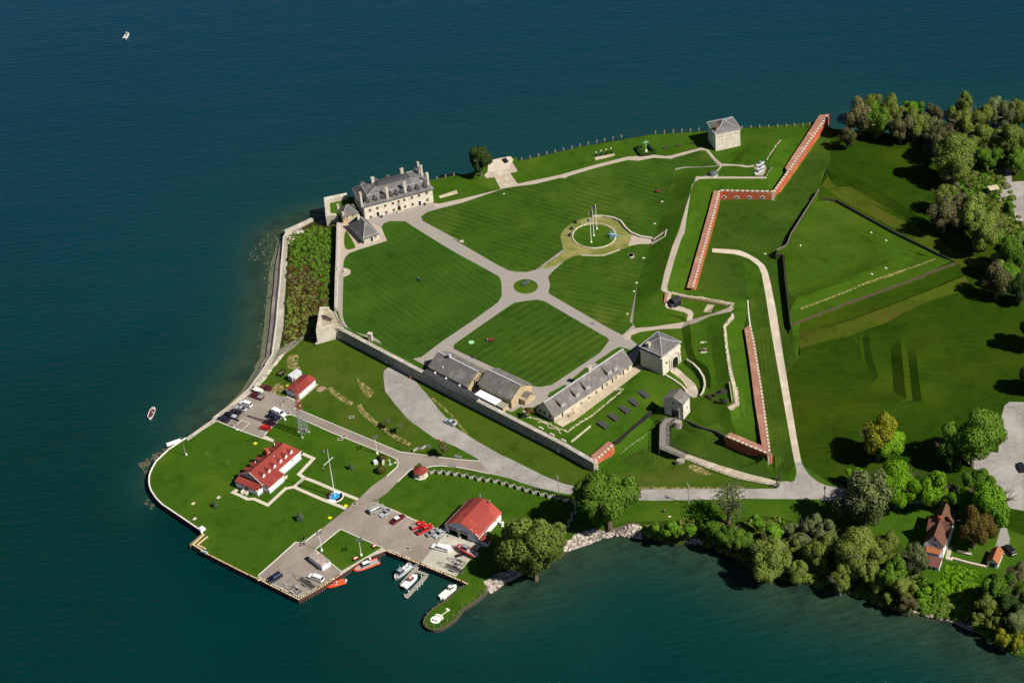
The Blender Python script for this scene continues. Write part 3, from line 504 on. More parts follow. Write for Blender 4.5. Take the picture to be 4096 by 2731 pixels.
    ('road', asph2, P('S 525,292 605,292 650,370 700,440 800,520 900,560 1100,600 1500,650 2352,770 2352,900 1100,742 760,722 0,716 Q 2352,855 1300,880 1000,885 690,880 300,850 0,800 R 2352,815 2200,800 1900,730 1700,670 1600,630 1350,572 K 900,1560 640,1420 420,1340 280,1240 150,1150 0,1010 J 2352,862 2150,640 2030,480 2008,300 2020,240 2098,175 K 60,520 135,590 200,680 330,830 480,1020 650,1200 850,1330 1250,1560 R 1500,350 1800,500 2000,600 2200,680 2352,712 Q 160,742 400,757 680,757 1330,750 2352,745 S 250,602 310,595 345,572 352,515 430,510 490,520 525,500 545,440 545,380')),
    ('road', asph, P('J 965,680 1300,820 1800,1030 2200,1195 2352,1215 R 700,372 1000,405 1228,424 1350,572 960,495 800,480 640,490 600,510 520,440 400,540 265,668 b 1835,365 1650,560 1470,680 1400,760 N 460,262 580,300 840,420 1100,530 1290,600 970,985 960,1000 900,1000 470,828 430,800 0,612 M 2352,500 1810,258 1500,510 1420,572 1420,600 1660,790 1815,915 1800,945 1180,1310 1155,1330 505,1020 520,985 1105,462 1190,468 1270,440 1505,258 b 400,1250 870,875 1110,675 1350,440 1625,245 J 2050,1480 2180,1350 2170,1290 2100,1250 1750,1110 1400,970 940,762 870,765 700,905 590,1040 50,835 70,800 250,650 430,520 560,440 700,480 760,530 860,545 990,605 1010,600')),
    ('concrete_apron', conc, P('N 1290,600 1760,770 1640,930 1425,1192 970,1022 960,1000 970,985')),
    ('concrete_apron', conc, P('J 860,545 880,540 1000,590 1220,400 1250,398 1010,612 990,605')),
    ('concrete_apron', conc, P('N 430,800 472,830 475,845 0,1110 M 1815,968 1800,945 1815,915')),
    ('concrete_apron', dirt, sm(P('J 1230,455 1270,425 1330,435 1330,455 1270,492 1230,480'), 2)),
    ('walkway', walkc, P('I 1635,275 1660,272 1755,318 1740,345 1610,300')),
    ('walkway', walkc, ribbon('I 2085,480 2218,538 2045,722 2110,765 b 330,375 700,535 1090,688', 1.3)), ('walkway', walkc, ribbon('I 2102,772 1990,868', 1.1)),
    ('walkway', walkc, ribbon('I 1320,902 1272,935 1385,985 1440,1015 1520,1012 1680,1085 1890,890 1990,872 b 0,505 400,680 865,862', 1.25)),
    ('walkway', walkc, ribbon('N 310,185 440,245 580,298 840,418 1100,528 1270,600', .45)), ('parking_lot', asph2, P('P 2352,905 2180,900 2120,950 2070,1150 2050,1500 S 2352,100 O 1900,200 2130,520 2352,560')),
    ('parking_lot', asph2, P('D 2090,1160 2110,1080 2130,960 2200,950 2210,1110 2352,1100 W 2352,60 2260,0 D 2240,1500 2210,1300 2060,1340')),
    ('path', gravel, P('O 1990,830 2080,830 2130,1000 2100,1250 2000,1240 1900,1120')), ('path', gravel2, ribbon('O 1190,1130 1140,1330', 1.3)),
    ('path', patio, P('A 1632,690 1840,618 1858,660 1650,715')), ('path', patio, P('A 562,1118 600,1105 725,1260 665,1282')),
    ('plaza', mat('plaza_stone', (.62, .55, .44), (.5, .43, .34), 1.3, .9), P('B 170,268 400,218 430,235 455,270 435,285 400,365 190,410 150,400')),
    ('plaza', cobble, P('B 110,445 150,400 190,410 400,365 435,285 495,385 495,403 415,420 500,545 300,605 230,468 135,480')),
    ('path', patio, P('B 1405,235 1640,190 1645,215 1420,268')), ('path', cobble, P('L 1470,425 1545,418 1555,470 1480,480')),
]
fin = [(n, m, [(q[0], q[1]) for q in pl]) for n, m, pl in RG]
V2 = [tuple(p)+(z,) for p, z in zip(xy, zz)]; E2 = []
for l in lines: pass
V2 = list(V1); E2 = list(E1)
for n, m, pl in fin:
    q = dens(pl+[pl[0]], 5); o = len(V2); V2 += [(x, y, None) for x, y in q]; E2 += [(o+i, o+i+1) for i in range(len(q)-1)]
xs = np.arange(-330, 420, 7.0); ys = np.arange(-200, 420, 7.0)
gp = np.array([(x+rng.uniform(-2, 2), y+rng.uniform(-2, 2)) for x in xs for y in ys])
gp = gp[pip(gp, [c[:2] for c in COAST])]
V2 += [(x, y, None) for x, y in gp]
xy2, tri2, src2 = cdt(V2, E2)
zz2 = []
for i, p in enumerate(xy2):
    z = None
    for s in src2[i]:
        if V2[s][2] is not None: z = V2[s][2]; break
    if z is None: z = gz(p[0], p[1], None)
    if z is None: z = float(A1[np.argmin(((A1[:, :2]-np.array(p))**2).sum(1)), 2])
    zz2.append(z)
C2 = np.array([[(xy2[a][k]+xy2[b][k]+xy2[c][k])/3 for k in (0, 1)] for a, b, c in tri2])
land = pip(C2, [c[:2] for c in COAST])
lab = np.zeros(len(tri2), int)
for k, (n, m, pl) in enumerate(fin): lab[pip(C2, pl)] = k+1
groups = {}
for i, t in enumerate(tri2):
    if not land[i]: continue
    n, m = ('lawn', 'lawn') if lab[i] == 0 else fin[lab[i]-1][:2]
    groups.setdefault(n, {}).setdefault(m, []).append(t)
for n, gm in groups.items():
    mb = MB(); idx = {}; ms = []
    for mi, (m, ts) in enumerate(gm.items()):
        ms.append(GM[m] if isinstance(m, str) else m)
        for t in ts:
            f = []
            for v in t:
                if v not in idx: idx[v] = len(mb.v); mb.v.append((xy2[v][0], xy2[v][1], zz2[v]))
                f.append(idx[v])
            a, b, c = [Vector(mb.v[q][:2]) for q in f]
            if (b-a).cross(c-a) < 0: f = f[::-1]
            mb.f.append(tuple(f)); mb.m.append(mi)
    o = mb.obj(n, ms, kind='structure', smooth=True); o.data.set_sharp_from_angle(angle=R(22))
# the cliff and bank edge below the shoreline
mb = MB(); q = dens(COAST+[COAST[0]], 6)
for a, b in zip(q, q[1:]): mb.add([(a[0], a[1], a[2]), (b[0], b[1], b[2]), (b[0], b[1], -3), (a[0], a[1], -3)], [(0, 1, 2, 3)])
mb.obj('cliff', mat('cliff_earth', (.12, .10, .075), (.07, .06, .045), 1, .95), kind='structure')
# kerbs, painted lines
mb = MB()
white = mat('white_kerb', (.72, .68, .62), (.6, .56, .5), 1.5, .8)
def kerb(s, wd=.28, h=.14, m=None):
    q = DD(s)
    for a, b in zip(q, q[1:]): (m or mb).beam((a.x, a.y, a.z+h/2-.03), (b.x, b.y, b.z+h/2-.03), wd, h+.06)
for s in ['J 965,680 1300,820 1800,1030 2200,1195 2352,1215 R 700,372 1000,405 1228,424', 'J 870,765 905,760 940,765 1400,970 1750,1110 2100,1250 2160,1282 2185,1320 2175,1370 2050,1480',
          'R 265,668 400,540 450,505', 'R 600,505 640,490 730,480 800,480 960,495 1150,530 1345,572', 'J 50,835 320,945 590,1040', 'J 610,1000 650,955 700,905 800,810',
          'M 1810,258 2352,500 N 430,800', 'M 1810,258 1500,510 1430,565 1418,585 1420,605', 'M 1660,790 1815,915', 'M 520,985 815,725 1105,462 1150,470 1200,470 1270,440 1505,258', 'J 965,680 970,695']: kerb(s)
mb.obj('kerb', white, kind='structure')
mb = MB()
yel = mat('yellow_line', (.55, .42, .2), (.42, .33, .18), 2, .8)
def stripe(mb, s, wd=.12, lift=.03):
    q = DD(s)
    for a, b in zip(q, q[1:]): mb.beam((a.x, a.y, a.z+lift-.01), (b.x, b.y, b.z+lift-.01), wd, .02)
for s in ['N 440,458 582,308', 'N 620,522 762,378', 'N 712,560 852,418', 'N 300,200 240,375', 'N 350,415 400,365', 'N 800,600 880,520', 'N 250,370 300,380', 'N 960,670 1000,635', 'N 1065,700 1100,665']: stripe(mb, s)
mb.obj('parking_stripes', yel, kind='structure')
mb = MB()
for s in ['J 250,905 345,943 435,857 342,822 250,905', 'M 525,1000 590,1035', 'M 605,1040 670,1075', 'M 685,1085 755,1118', 'M 770,1125 840,1158', 'M 852,1165 920,1198', 'M 935,1205 1005,1240', 'M 1020,1245 1090,1280', 'M 1100,1285 1170,1318', 'M 1190,1310 1262,1272', 'M 1282,1255 1362,1215', 'M 1370,1210 1440,1170', 'M 1478,1148 1535,1115', 'M 1552,1105 1620,1065', 'M 1640,1050 1715,1010', 'N 510,830 575,855', 'N 600,860 670,890', 'N 740,915 820,950']: stripe(mb, s, .22)
mb.obj('wheel_stop_lines', white, kind='structure')
# ------------------------------------------------------------ water
SH = []   # shallow-water sources: (x, y, reach in metres, strength)
for s, reach, k in [('e 1490,380 820,665 700,760 E 600,100 560,500 520,800 430,1120 250,1400 100,1567 J 200,700 0,850', 20, 1.0), ('I 640,330 370,540 260,720 230,850 300,1000', 8, .7),
                    ('A 280,760 545,700 1520,505 B 170,268 1240,112 C 0,410 1040,335 1900,270', 70, .36), ('V 1200,800 1500,680 1990,400 2352,300 Q 480,1310 1330,1400 U 900,420 1330,600 1900,860 T 0,560 650,700 1200,800 1900,1060 2352,1350', 34, .8),
                    ('T 700,900 1200,1000 1700,1100', 45, .5), ('U 500,600 1200,700', 40, .4), ('V 300,1260 700,1150 1020,860 560,960', 4, .5), ('D 100,450 1000,480 2352,500', 40, .5)]:
    q = dens([tuple(G(p, 0)) for p in pp(s)], 4); SH += [(a[0], a[1], reach, k) for a in q]
SH = np.array(SH)
def wgrid(x0, x1, y0, y1, st, hole=None):
    xs = np.arange(x0, x1+.1, st); ys = np.arange(y0, y1+.1, st)
    vs = [(x, y, 0) for y in ys for x in xs]; n = len(xs); fs = []
    for j in range(len(ys)-1):
        for i in range(n-1):
            if hole and hole[0] <= xs[i] < hole[1]-.1 and hole[2] <= ys[j] < hole[3]-.1: continue
            a = j*n+i; fs.append((a, a+1, a+n+1, a+n))
    return vs, fs
vs, fs = wgrid(-300, 324, -208, 344, 4)
v2, f2 = wgrid(-3000, 3024, -3008, 2992, 24, (-288, 312, -208, 344))
vs_, fs_ = wgrid(-288, 312, -208, 344, 4)
mb = MB(); mb.add(vs_, fs_); mb.add(v2, f2)
wm, nt, n, b = _new('lake_water')
b.inputs['Roughness'].default_value = .14; b.inputs['IOR'].default_value = 1.33; b.inputs['Specular IOR Level'].default_value = .18
v = _obj(nt); at = nt.nodes.new('ShaderNodeAttribute'); at.attribute_name = 'shallow'
deep_reflect = _mix(nt, (.0001, .0205, .0180), (.0001, .028, .0295), _ramp(nt, _noise(nt, .006, 3, v).outputs[0], .35, .65))
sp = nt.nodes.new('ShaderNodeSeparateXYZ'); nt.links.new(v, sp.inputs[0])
deep_reflect = _mix(nt, deep_reflect, (.0012, .033, .066), _ramp(nt, sp.outputs[1], -40, 330))  # bluer with distance: sky reflection painted into the far water's colour
shal = _mix(nt, (.006, .045, .038), (.030, .050, .026), _ramp(nt, at.outputs['Fac'], .4, .95))
rk = _mix(nt, shal, (.012, .03, .022), _ramp(nt, _noise(nt, .12, 5, v, .65).outputs[0], .45, .65))
rk = _mix(nt, shal, rk, _ramp(nt, at.outputs['Fac'], .35, .7))
c = _mix(nt, deep_reflect, rk, _ramp(nt, at.outputs['Fac'], .03, .75)); nt.links.new(c, b.inputs['Base Color'])
mp = nt.nodes.new('ShaderNodeMapping'); mp.inputs['Rotation'].default_value = (0, 0, R(-28)); mp.inputs['Scale'].default_value = (.5, 1.5, 1); nt.links.new(v, mp.inputs[0])
w1 = _noise(nt, .32, 6, mp.outputs[0], .62); w2 = _noise(nt, .045, 3, mp.outputs[0])
bp = nt.nodes.new('ShaderNodeBump'); bp.inputs['Distance'].default_value = .95; nt.links.new(w1.outputs[0], bp.inputs['Height'])
bp2 = nt.nodes.new('ShaderNodeBump'); bp2.inputs['Distance'].default_value = 1.2; nt.links.new(w2.outputs[0], bp2.inputs['Height']); nt.links.new(bp.outputs[0], bp2.inputs['Normal'])
nt.links.new(bp2.outputs[0], b.inputs['Normal'])
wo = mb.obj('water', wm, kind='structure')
X = np.array([p[:2] for p in mb.v]); sh = np.zeros(len(X))
for i in range(0, len(X), 4000):
    d = np.sqrt(((X[i:i+4000, None]-SH[None, :, :2])**2).sum(2)); sh[i:i+4000] = (SH[:, 3]*np.exp(-(d/SH[:, 2])**1.3)).max(1)
a = wo.data.attributes.new('shallow', 'FLOAT', 'POINT'); a.data.foreach_set('value', sh.astype(np.float32))
mb = MB(); mb.add([(-3000, -3000, -6), (3000, -3000, -6), (3000, 3000, -6), (-3000, 3000, -6)], [(0, 1, 2, 3)])
mb.obj('lake_bed', mat('lake_bed_sand', (.1, .1, .07), (.07, .07, .05), .1), kind='structure')
# ------------------------------------------------------------ building kit
class Frame:
    """front-left base corner a, front-right b, depth; local x along the front, y into the building"""
    def __init__(s, a, b, depth, z):
        a, b = Vector((a[0], a[1])), Vector((b[0], b[1])); s.L = (b-a).length; s.D = depth; s.z = z; s.a = a
        s.x = (b-a).normalized(); s.y = Vector((-s.x.y, s.x.x)); s.rz = math.atan2(s.x.y, s.x.x)
    def wall(s, p, y=0):
        """sight point on the plane local y = y -> (x, z) local"""
        if isinstance(p, str): p = p1(p)
        d = ray(p); n = np.array([s.y.x, s.y.y, 0]); o = np.array([s.a.x+s.y.x*y, s.a.y+s.y.y*y, s.z])
        t = ((o-CAM)@n)/(d@n); P_ = CAM+d*t-np.array([s.a.x, s.a.y, s.z])
        return P_[0]*s.x.x+P_[1]*s.x.y, P_[2]
    def side(s, p, x=None):
        if isinstance(p, str): p = p1(p)
        x = s.L if x is None else x
        d = ray(p); n = np.array([s.x.x, s.x.y, 0]); o = np.array([s.a.x+s.x.x*x, s.a.y+s.x.y*x, s.z])
        t = ((o-CAM)@n)/(d@n); P_ = CAM+d*t-np.array([s.a.x, s.a.y, s.z])
        return P_[0]*s.y.x+P_[1]*s.y.y, P_[2]
    def flat(s, p, h):
        if isinstance(p, str): p = p1(p)
        g = G(p, s.z+h); v = Vector((g.x, g.y))-s.a; return v.dot(s.x), v.dot(s.y)
def frame3(l, c, r, z, zb=None):
    """frame from three sight points (left, middle, right) of one horizontal outline at height z; front is l-c"""
    a, b, c_ = G(l, z), G(c, z), G(r, z); v = Vector((b.x-a.x, b.y-a.y)); x = v.normalized(); y = Vector((-x.y, x.x))
    return Frame(a, b, abs(Vector((c_.x-b.x, c_.y-b.y)).dot(y)), z if zb is None else zb)
stone = mat('limestone', (.55, .50, .40), (.38, .34, .27), .9, .9, c3=(.63, .58, .48), s3=.25, t3=(.4, .7))
stoneW = mat('white_limestone', (.74, .69, .59), (.56, .50, .40), .9, .9, c3=(.50, .43, .32), s3=.45, t3=(.55, .75))
stoneT = mat('tan_stone', (.50, .40, .24), (.40, .31, .18), .9, .9, c3=(.56, .48, .32), s3=.3, bump=.03)
wallst = mat('weathered_wall', (.36, .33, .28), (.27, .25, .215), .8, .95, c3=(.16, .15, .145), s3=.35, t3=(.5, .75))
shing = mat('slate_shingle', (.15, .143, .138), (.095, .09, .087), 1.8, .85, c3=(.18, .172, .165), s3=.3, bump=.05)
shingW = mat('weathered_shingle', (.175, .162, .15), (.105, .098, .092), 2.2, .9, c3=(.22, .205, .19), s3=.35, bump=.06)
slate = mat('dark_slate', (.045, .045, .052), (.06, .06, .068), 1.2, .6)
lead = mat('lead_flashing', (.55, .56, .60), (.45, .46, .5), 1, .5)
dark = mat('window_dark', (.012, .013, .018), rough=.25)
redroof = mat('red_shingle', (.24, .036, .028), (.19, .03, .024), 1.6, .85, c3=(.28, .048, .036), s3=.2)
redroof2 = mat('red_roof_light', (.29, .045, .034), (.24, .038, .029), 1.3, .8, c3=(.35, .06, .042), s3=.15)
brownroof = mat('brown_shingle', (.15, .068, .042), (.11, .05, .032), 1.6, .85)
whitep = mat('white_clapboard', (.80, .79, .76), (.74, .73, .70), 2, .7)
bluew = mat('pale_paint_shade_blue', (.52, .58, .66), (.47, .53, .60), 2, .7)  # real blue-grey bands and doors; also shade painted on walls facing away from sun
trim = mat('white_trim', (.82, .81, .78), rough=.6)
brick = mat('red_brick', (.50, .115, .05), (.40, .085, .04), 1.1, .9, c3=(.60, .22, .10), s3=.25, t3=(.55, .72))
bricktop = mat('brick_paving', (.36, .17, .115), (.28, .13, .09), 1.2, .9, c3=(.42, .23, .16), s3=.2)
wood = mat('grey_planks', (.34, .30, .25), (.26, .23, .19), 2, .9)
woodD = mat('dark_timber', (.075, .06, .055), (.05, .04, .038), 1.5, .9)
woodB = mat('brown_palisade', (.12, .075, .06), (.085, .05, .042), 1.5, .9)
iron = mat('black_iron', (.02, .02, .022), rough=.5)
steel = mat('galvanised_steel', (.42, .43, .44), (.34, .35, .36), 2, .5, metal=.4)
bronze = mat('painted_gunmetal', (.16, .22, .25), (.10, .14, .16), 3, .6)
def roofquad(mb, c, t=.12, mi=0):
    """one roof plane as a slab"""
    c = [Vector(p) for p in c]; n = (c[1]-c[0]).cross(c[-1]-c[0]).normalized()
    if n.z < 0: c = c[::-1]; n = -n
    mb.loft([[p-n*t for p in c], c], mi)
def gable(mb, x0, x1, y0, y1, z, h, axis='x', eave=.35, t=.15, mi=0):
    """ridge along axis; eaves oversail"""
    if axis == 'x':
        ym = (y0+y1)/2; k = h/((y1-y0)/2); dz = k*eave
        for s, ya in ((1, y0-eave), (-1, y1+eave)): roofquad(mb, [(x0-eave, ya, z-dz), (x1+eave, ya, z-dz), (x1+eave, ym, z+h), (x0-eave, ym, z+h)], t, mi)
    else:
        xm = (x0+x1)/2; k = h/((x1-x0)/2); dz = k*eave
        for xa in (x0-eave, x1+eave): roofquad(mb, [(xa, y0-eave, z-dz), (xa, y1+eave, z-dz), (xm, y1+eave, z+h), (xm, y0-eave, z+h)], t, mi)
def hip(mb, x0, x1, y0, y1, z, h, r, eave=.4, mi=0, t=.12):
    """hip roof with ridge inset r from both ends (along x)"""
    ym = (y0+y1)/2; k = h/((y1-y0)/2); z -= k*eave; x0 -= eave; x1 += eave; y0 -= eave; y1 += eave
    r += eave; Rz = z+h+k*eave; a, b = (x0+r, ym, Rz), (x1-r, ym, Rz)
    roofquad(mb, [(x0, y0, z), (x1, y0, z), b, a], t, mi); roofquad(mb, [(x1, y1, z), (x0, y1, z), a, b], t, mi)
    roofquad(mb, [(x1, y0, z), (x1, y1, z), b], t, mi); roofquad(mb, [(x0, y1, z), (x0, y0, z), a], t, mi)
    return a, b, z
def gable_walls(mb, x0, x1, y0, y1, z1, h, axis='x', mi=0):
    if axis == 'x':
        ym = (y0+y1)/2
        for x in ((x0, x0+.3), (x1-.3, x1)): mb.loft([[(x[0], y0, 0), (x[0], y1, 0), (x[0], y1, z1), (x[0], ym, z1+h-.02), (x[0], y0, z1)], [(x[1], y0, 0), (x[1], y1, 0), (x[1], y1, z1), (x[1], ym, z1+h-.02), (x[1], y0, z1)]], mi)
        mb.box(x0+.3, x1-.3, y0, y1, 0, z1, mi)
    else:
        xm = (x0+x1)/2
        for y in ((y0, y0+.3), (y1-.3, y1)): mb.loft([[(x0, y[0], 0), (x1, y[0], 0), (x1, y[0], z1), (xm, y[0], z1+h-.02), (x0, y[0], z1)], [(x0, y[1], 0), (x1, y[1], 0), (x1, y[1], z1), (xm, y[1], z1+h-.02), (x0, y[1], z1)]], mi)
        mb.box(x0, x1, y0+.3, y1-.3, 0, z1, mi)
_W = {}
def window(par, x, z, w_=1.0, h=1.3, face='front', L=0, y=0, fr=None, gl=None, name='window', bars=True):
    """a window: frame mesh with a pane as its sub-part; face front (y=0) or right (x=L)"""
    k = (w_, h, fr and fr.name, bars)
    if k not in _W:
        m = MB(); e = .09
        m.box(-w_/2-e, -w_/2, -.07, .05, -h/2-e, h/2+e); m.box(w_/2, w_/2+e, -.07, .05, -h/2-e, h/2+e)
        m.box(-w_/2, w_/2, -.07, .05, h/2, h/2+e); m.box(-w_/2-.05, w_/2+.05, -.12, .05, -h/2-e-.02, -h/2)
        if bars: m.box(-.025, .025, -.04, 0, -h/2, h/2); m.box(-w_/2, w_/2, -.045, 0, -.025, .025)
        f = m.obj(name, fr or trim); g = MB().box(-w_/2, w_/2, -.025, .02, -h/2, h/2).obj('pane', gl or dark, f); _W[k] = (f, g); first = True
    else:
        f0, g0 = _W[k]; f = f0.copy(); g = g0.copy(); f.name = name; col.objects.link(f); col.objects.link(g); g.parent = f
    f.parent = par
    if face == 'front': f.location = (x, y, z)
    elif face == 'right': f.location = (L, x, z); f.rotation_euler = (0, 0, math.pi/2)
    elif face == 'left': f.location = (L, x, z); f.rotation_euler = (0, 0, -math.pi/2)
    return f
def door(par, x, w_=1.1, h=2.1, face='front', L=0, m=None, z=0, y=0):
    mb = MB().box(-w_/2, w_/2, -.06, .05, 0, h); mb.box(-w_/2-.1, -w_/2, -.09, .05, 0, h+.1, 1); mb.box(w_/2, w_/2+.1, -.09, .05, 0, h+.1, 1); mb.box(-w_/2, w_/2, -.09, .05, h, h+.1, 1)
    o = mb.obj('door', [m or dark, trim if m is None or m is dark else trim], par)
    o.location = (x, y, z) if face == 'front' else (L, x, z); o.rotation_euler = (0, 0, 0 if face == 'front' else math.pi/2); return o
def chimney(par, x, y, z0, z1, w_=1.0, d=.8, m=None, pots=True, base_m=None):
    mb = MB().box(x-w_/2, x+w_/2, y-d/2, y+d/2, z0, z1).box(x-w_/2-.1, x+w_/2+.1, y-d/2-.1, y+d/2+.1, z1, z1+.22)
    o = mb.obj('chimney', m or stone, par)
    if pots: [MB().box(x+sx*w_/4-.12, x+sx*w_/4+.12, y-.2, y+.2, z1+.2, z1+.27).obj('flue', dark, o) for sx in (-1, 1)]
    return o
def placed(name, label, cat, F, group=None): return thing(name, label, cat, (F.a.x, F.a.y, F.z), F.rz, group)

# ------------------------------------------------------------ the stone castle by the lake
zc = 6.7
a0 = G('A 770,965', zc); b0 = G('A 1572,755', zc)
F = Frame(a0, b0, 14.0, zc); EH = 6.1
t = placed('stone_castle', 'long pale stone castle with grey slate roof, dormers and tall chimneys on the lake bluff', 'castle', F)
L_, D_ = F.L, F.D
mb = MB().box(0, L_, 0, D_, -.3, EH)
for k in range(60): mb.box(L_*k/60+.05, L_*k/60+.25, -.05, 0, EH-.35, EH)
mb.obj('wall', stoneW, t)
mb = MB(); e = .5
b1, z1_ = 2.6, EH+2.5; b2, z2_ = 6.0, EH+4.1
o0 = [(-e, -e, EH-.3), (L_+e, -e, EH-.3), (L_+e, D_+e, EH-.3), (-e, D_+e, EH-.3)]
o1 = [(b1, b1, z1_), (L_-b1, b1, z1_), (L_-b1, D_-b1, z1_), (b1, D_-b1, z1_)]
yi = 4.7; o2 = [(7.0, yi, z2_), (L_-7.0, yi, z2_), (L_-7.0, D_-yi, z2_), (7.0, D_-yi, z2_)]
mb.loft([[(p[0], p[1], EH-.02) for p in o0], o0[:], o1, o2], 0, True)
rf = mb.obj('roof', shing, t)
MB().loft([[(p[0]+.15, p[1]+.15, z2_+.01) for p in [o2[0], o2[1]]]+[(p[0]-.15, p[1]-.15, z2_+.01) for p in [o2[2], o2[3]]], [(o2[0][0]+1.5, yi+1.6, z2_+.7), (o2[1][0]-1.5, yi+1.6, z2_+.7), (o2[1][0]-1.5, D_-yi-1.6, z2_+.7), (o2[0][0]+1.5, D_-yi-1.6, z2_+.7)]]).obj('ridge_slates', slate, rf)
mb = MB()
for i in range(4): mb.beam(Vector(o1[i])+Vector((0, 0, .05)), Vector(o1[(i+1) % 4])+Vector((0, 0, .05)), .14, .12); mb.beam(Vector(o0[i])+Vector((0, 0, .1)), Vector(o1[i])+Vector((0, 0, .08)), .16, .12); mb.beam(Vector(o1[i])+Vector((0, 0, .08)), Vector(o2[i])+Vector((0, 0, .06)), .14, .12)
mb.obj('flashing', lead, rf)
def dormer(par, x, y, z, w_=1.4, h=1.5, dpt=2.2, rm=None, wm=None, flip=1):
    mb = MB(); mb.box(x-w_/2, x+w_/2, y, y+dpt*flip, z, z+h, 1)
    for s in (-1, 1): roofquad(mb, [(x+s*(w_/2+.2), y-.2*flip, z+h-.1), (x+s*(w_/2+.2), y+dpt*flip, z+h-.1), (x, y+dpt*flip, z+h+.7), (x, y-.2*flip, z+h+.7)], .1, 0)
    mb.add([(x-w_/2, y-.01*flip, z+h), (x+w_/2, y-.01*flip, z+h), (x, y-.01*flip, z+h+.6)], [(0, 1, 2)], 1)
    o = mb.obj('dormer', [rm or shing, wm or shing], par)
    if flip > 0: window(o, x, z+h*.5, w_*.55, h*.62, y=y, fr=shingW if rm is None else trim)
    return o
for q in ['805,770', '893,745', '985,715', '1077,690', '1145,668', '1208,648', '1300,625', '1385,595', '1475,572']:
    x, z = F.wall('A '+q, .5); dormer(t, x, .45, EH+.45)
for x in (3.5, 9, 14, 20, 25.5): dormer(t, x, D_-.45, EH+.45, flip=-1)
for q in ['823,855', '910,830', '1003,802', '1092,773', '1160,752', '1226,733', '1316,706', '1401,681', '1489,654']:
    x, z = F.wall('A '+q); window(t, x, z, .85, 1.05, fr=stoneT)
for q in ['834,935', '1014,880', '1103,853', '1236,813', '1325,786', '1499,733']:
    x, z = F.wall('A '+q); window(t, x, z, .85, 1.05, fr=stoneT)
for q in ['923,945', '1411,795']: x, z = F.wall('A '+q); door(t, x, 1.0, 2.0)
x, z = F.wall('A 1172,870'); door(t, x, 1.3, 2.2)
MB().box(x-.65, x+.65, -.14, .02, 2.35, 3.6).box(x-.4, x+.4, -.2, -.1, 2.6, 3.3, 1).obj('crest_panel', [stoneT, mat('crest_blue', (.1, .35, .4), rough=.5)], t)
MB().box(x-1.3, x+1.3, -2.0, -.02, 0, .25).obj('doorstep', gravel2, t)
for q in ['955,940', '1128,893', '1470,793']: pass
def chim(q, top, zb, w_, d, m=stone, y=None):
    """chimney whose foot is seen at q on height zb"""
    x, y_ = F.flat('A '+q, zb); h = h_at(Vector(tuple(F.a+F.x*x+F.y*y_)+(F.z+zb,)), 'A '+top); return chimney(t, x, y_, zb-1.2, zb+h, w_, d, m)
chim('1028,700', '1020,592', 7.2, 1.0, .8); chim('1238,635', '1230,530', 7.2, 1.0, .8)
chim('725,785', '715,655', 6.9, .8, 1.1); chim('860,540', '855,475', 9.6, 1.2, .9); chim('1202,437', '1197,372', 9.8, 1.2, .9)
chim('1400,425', '1397,297', 8, .7, .9); chim('1434,440', '1430,335', 8.4, .7, .9); chim('1505,535', '1495,425', 7.2, .9, 1.1)
x0, y0 = F.flat('A 1505,450', 10); 
mb = MB()
for k in (0, 1): mb.beam((L_-2.6+k*2.2, 5.2-k*.4, 9.4), (L_-1.0, 3.4, 9.9), .25, .2)
mb.obj('chimney_brace', lead, t)

# ---- small stone buildings west of the castle
F = frame3('A 512,1008', 'A 690,965', 'A 640,800', 6.7); F.D = 6.2
t = placed('bake_house', 'small stone house with a grey hipped roof tucked between the castle and the corner wall', 'stone house', F); h = 3.4
MB().box(0, F.L, 0, F.D, -.3, h).obj('wall', stoneT, t)
mb = MB(); a_, b_, z_ = hip(mb, 0, F.L, 0, F.D, h, 2.6, F.L*.46, .3); rf = mb.obj('roof', shing, t)
mb = MB(); mb.beam((-.3, -.3, z_+.1), a_, .14, .12); mb.beam((F.L+.3, -.3, z_+.1), b_, .14, .12); mb.obj('flashing', lead, rf)
for q in ['553,936', '623,914']: x, z = F.wall('A '+q); window(t, x, z, .8, .9, fr=stoneW)
x, z = F.wall('A 590,975'); door(t, x, .9, 1.9, m=stoneT)
chimney(t, .4, .4, h-2, h+1.1, .8, .8); chimney(t, -.1, F.D-.3, h-1, h+1.6, .8, .8)
F = frame3('A 757,1252', 'A 930,1190', 'A 850,1000', 6.7); F.D = 12.5
t = placed('powder_magazine', 'low stone storehouse with steep grey hipped roof south-west of the castle door', 'stone house', F); h = 2.9
MB().box(0, F.L, 0, F.D, -.3, h).obj('wall', stone, t)
mb = MB(); W_ = F.L; e = .5; k = 3.4/(W_/2); zt = h+3.4; ze = h-k*e
A1_, B1_ = (W_/2, 4.2, zt), (W_/2, F.D-2.5, zt)
roofquad(mb, [(-e, -e, ze), (W_+e, -e, ze), A1_]); roofquad(mb, [(W_+e, -e, ze), (W_+e, F.D+e, ze), B1_, A1_]); roofquad(mb, [(W_+e, F.D+e, ze), (-e, F.D+e, ze), B1_]); roofquad(mb, [(-e, F.D+e, ze), (-e, -e, ze), A1_, B1_])
rf = mb.obj('roof', shing, t); mb = MB()
for p, q in [((-e, -e, ze), A1_), ((W_+e, -e, ze), A1_), ((-e, F.D+e, ze), B1_), (A1_, B1_)]: mb.beam(Vector(p)+Vector((0, 0, .12)), Vector(q)+Vector((0, 0, .1)), .14, .12)
mb.obj('flashing', lead, rf)
x, z = F.wall('A 843,1195'); door(t, x, 1.0, 1.9); x, z = F.wall('A 889,1170'); window(t, x, z, .75, .9, fr=stone); chimney(t, W_/2-.6, F.D-3.5, zt-1, zt+.9, .9, .9)

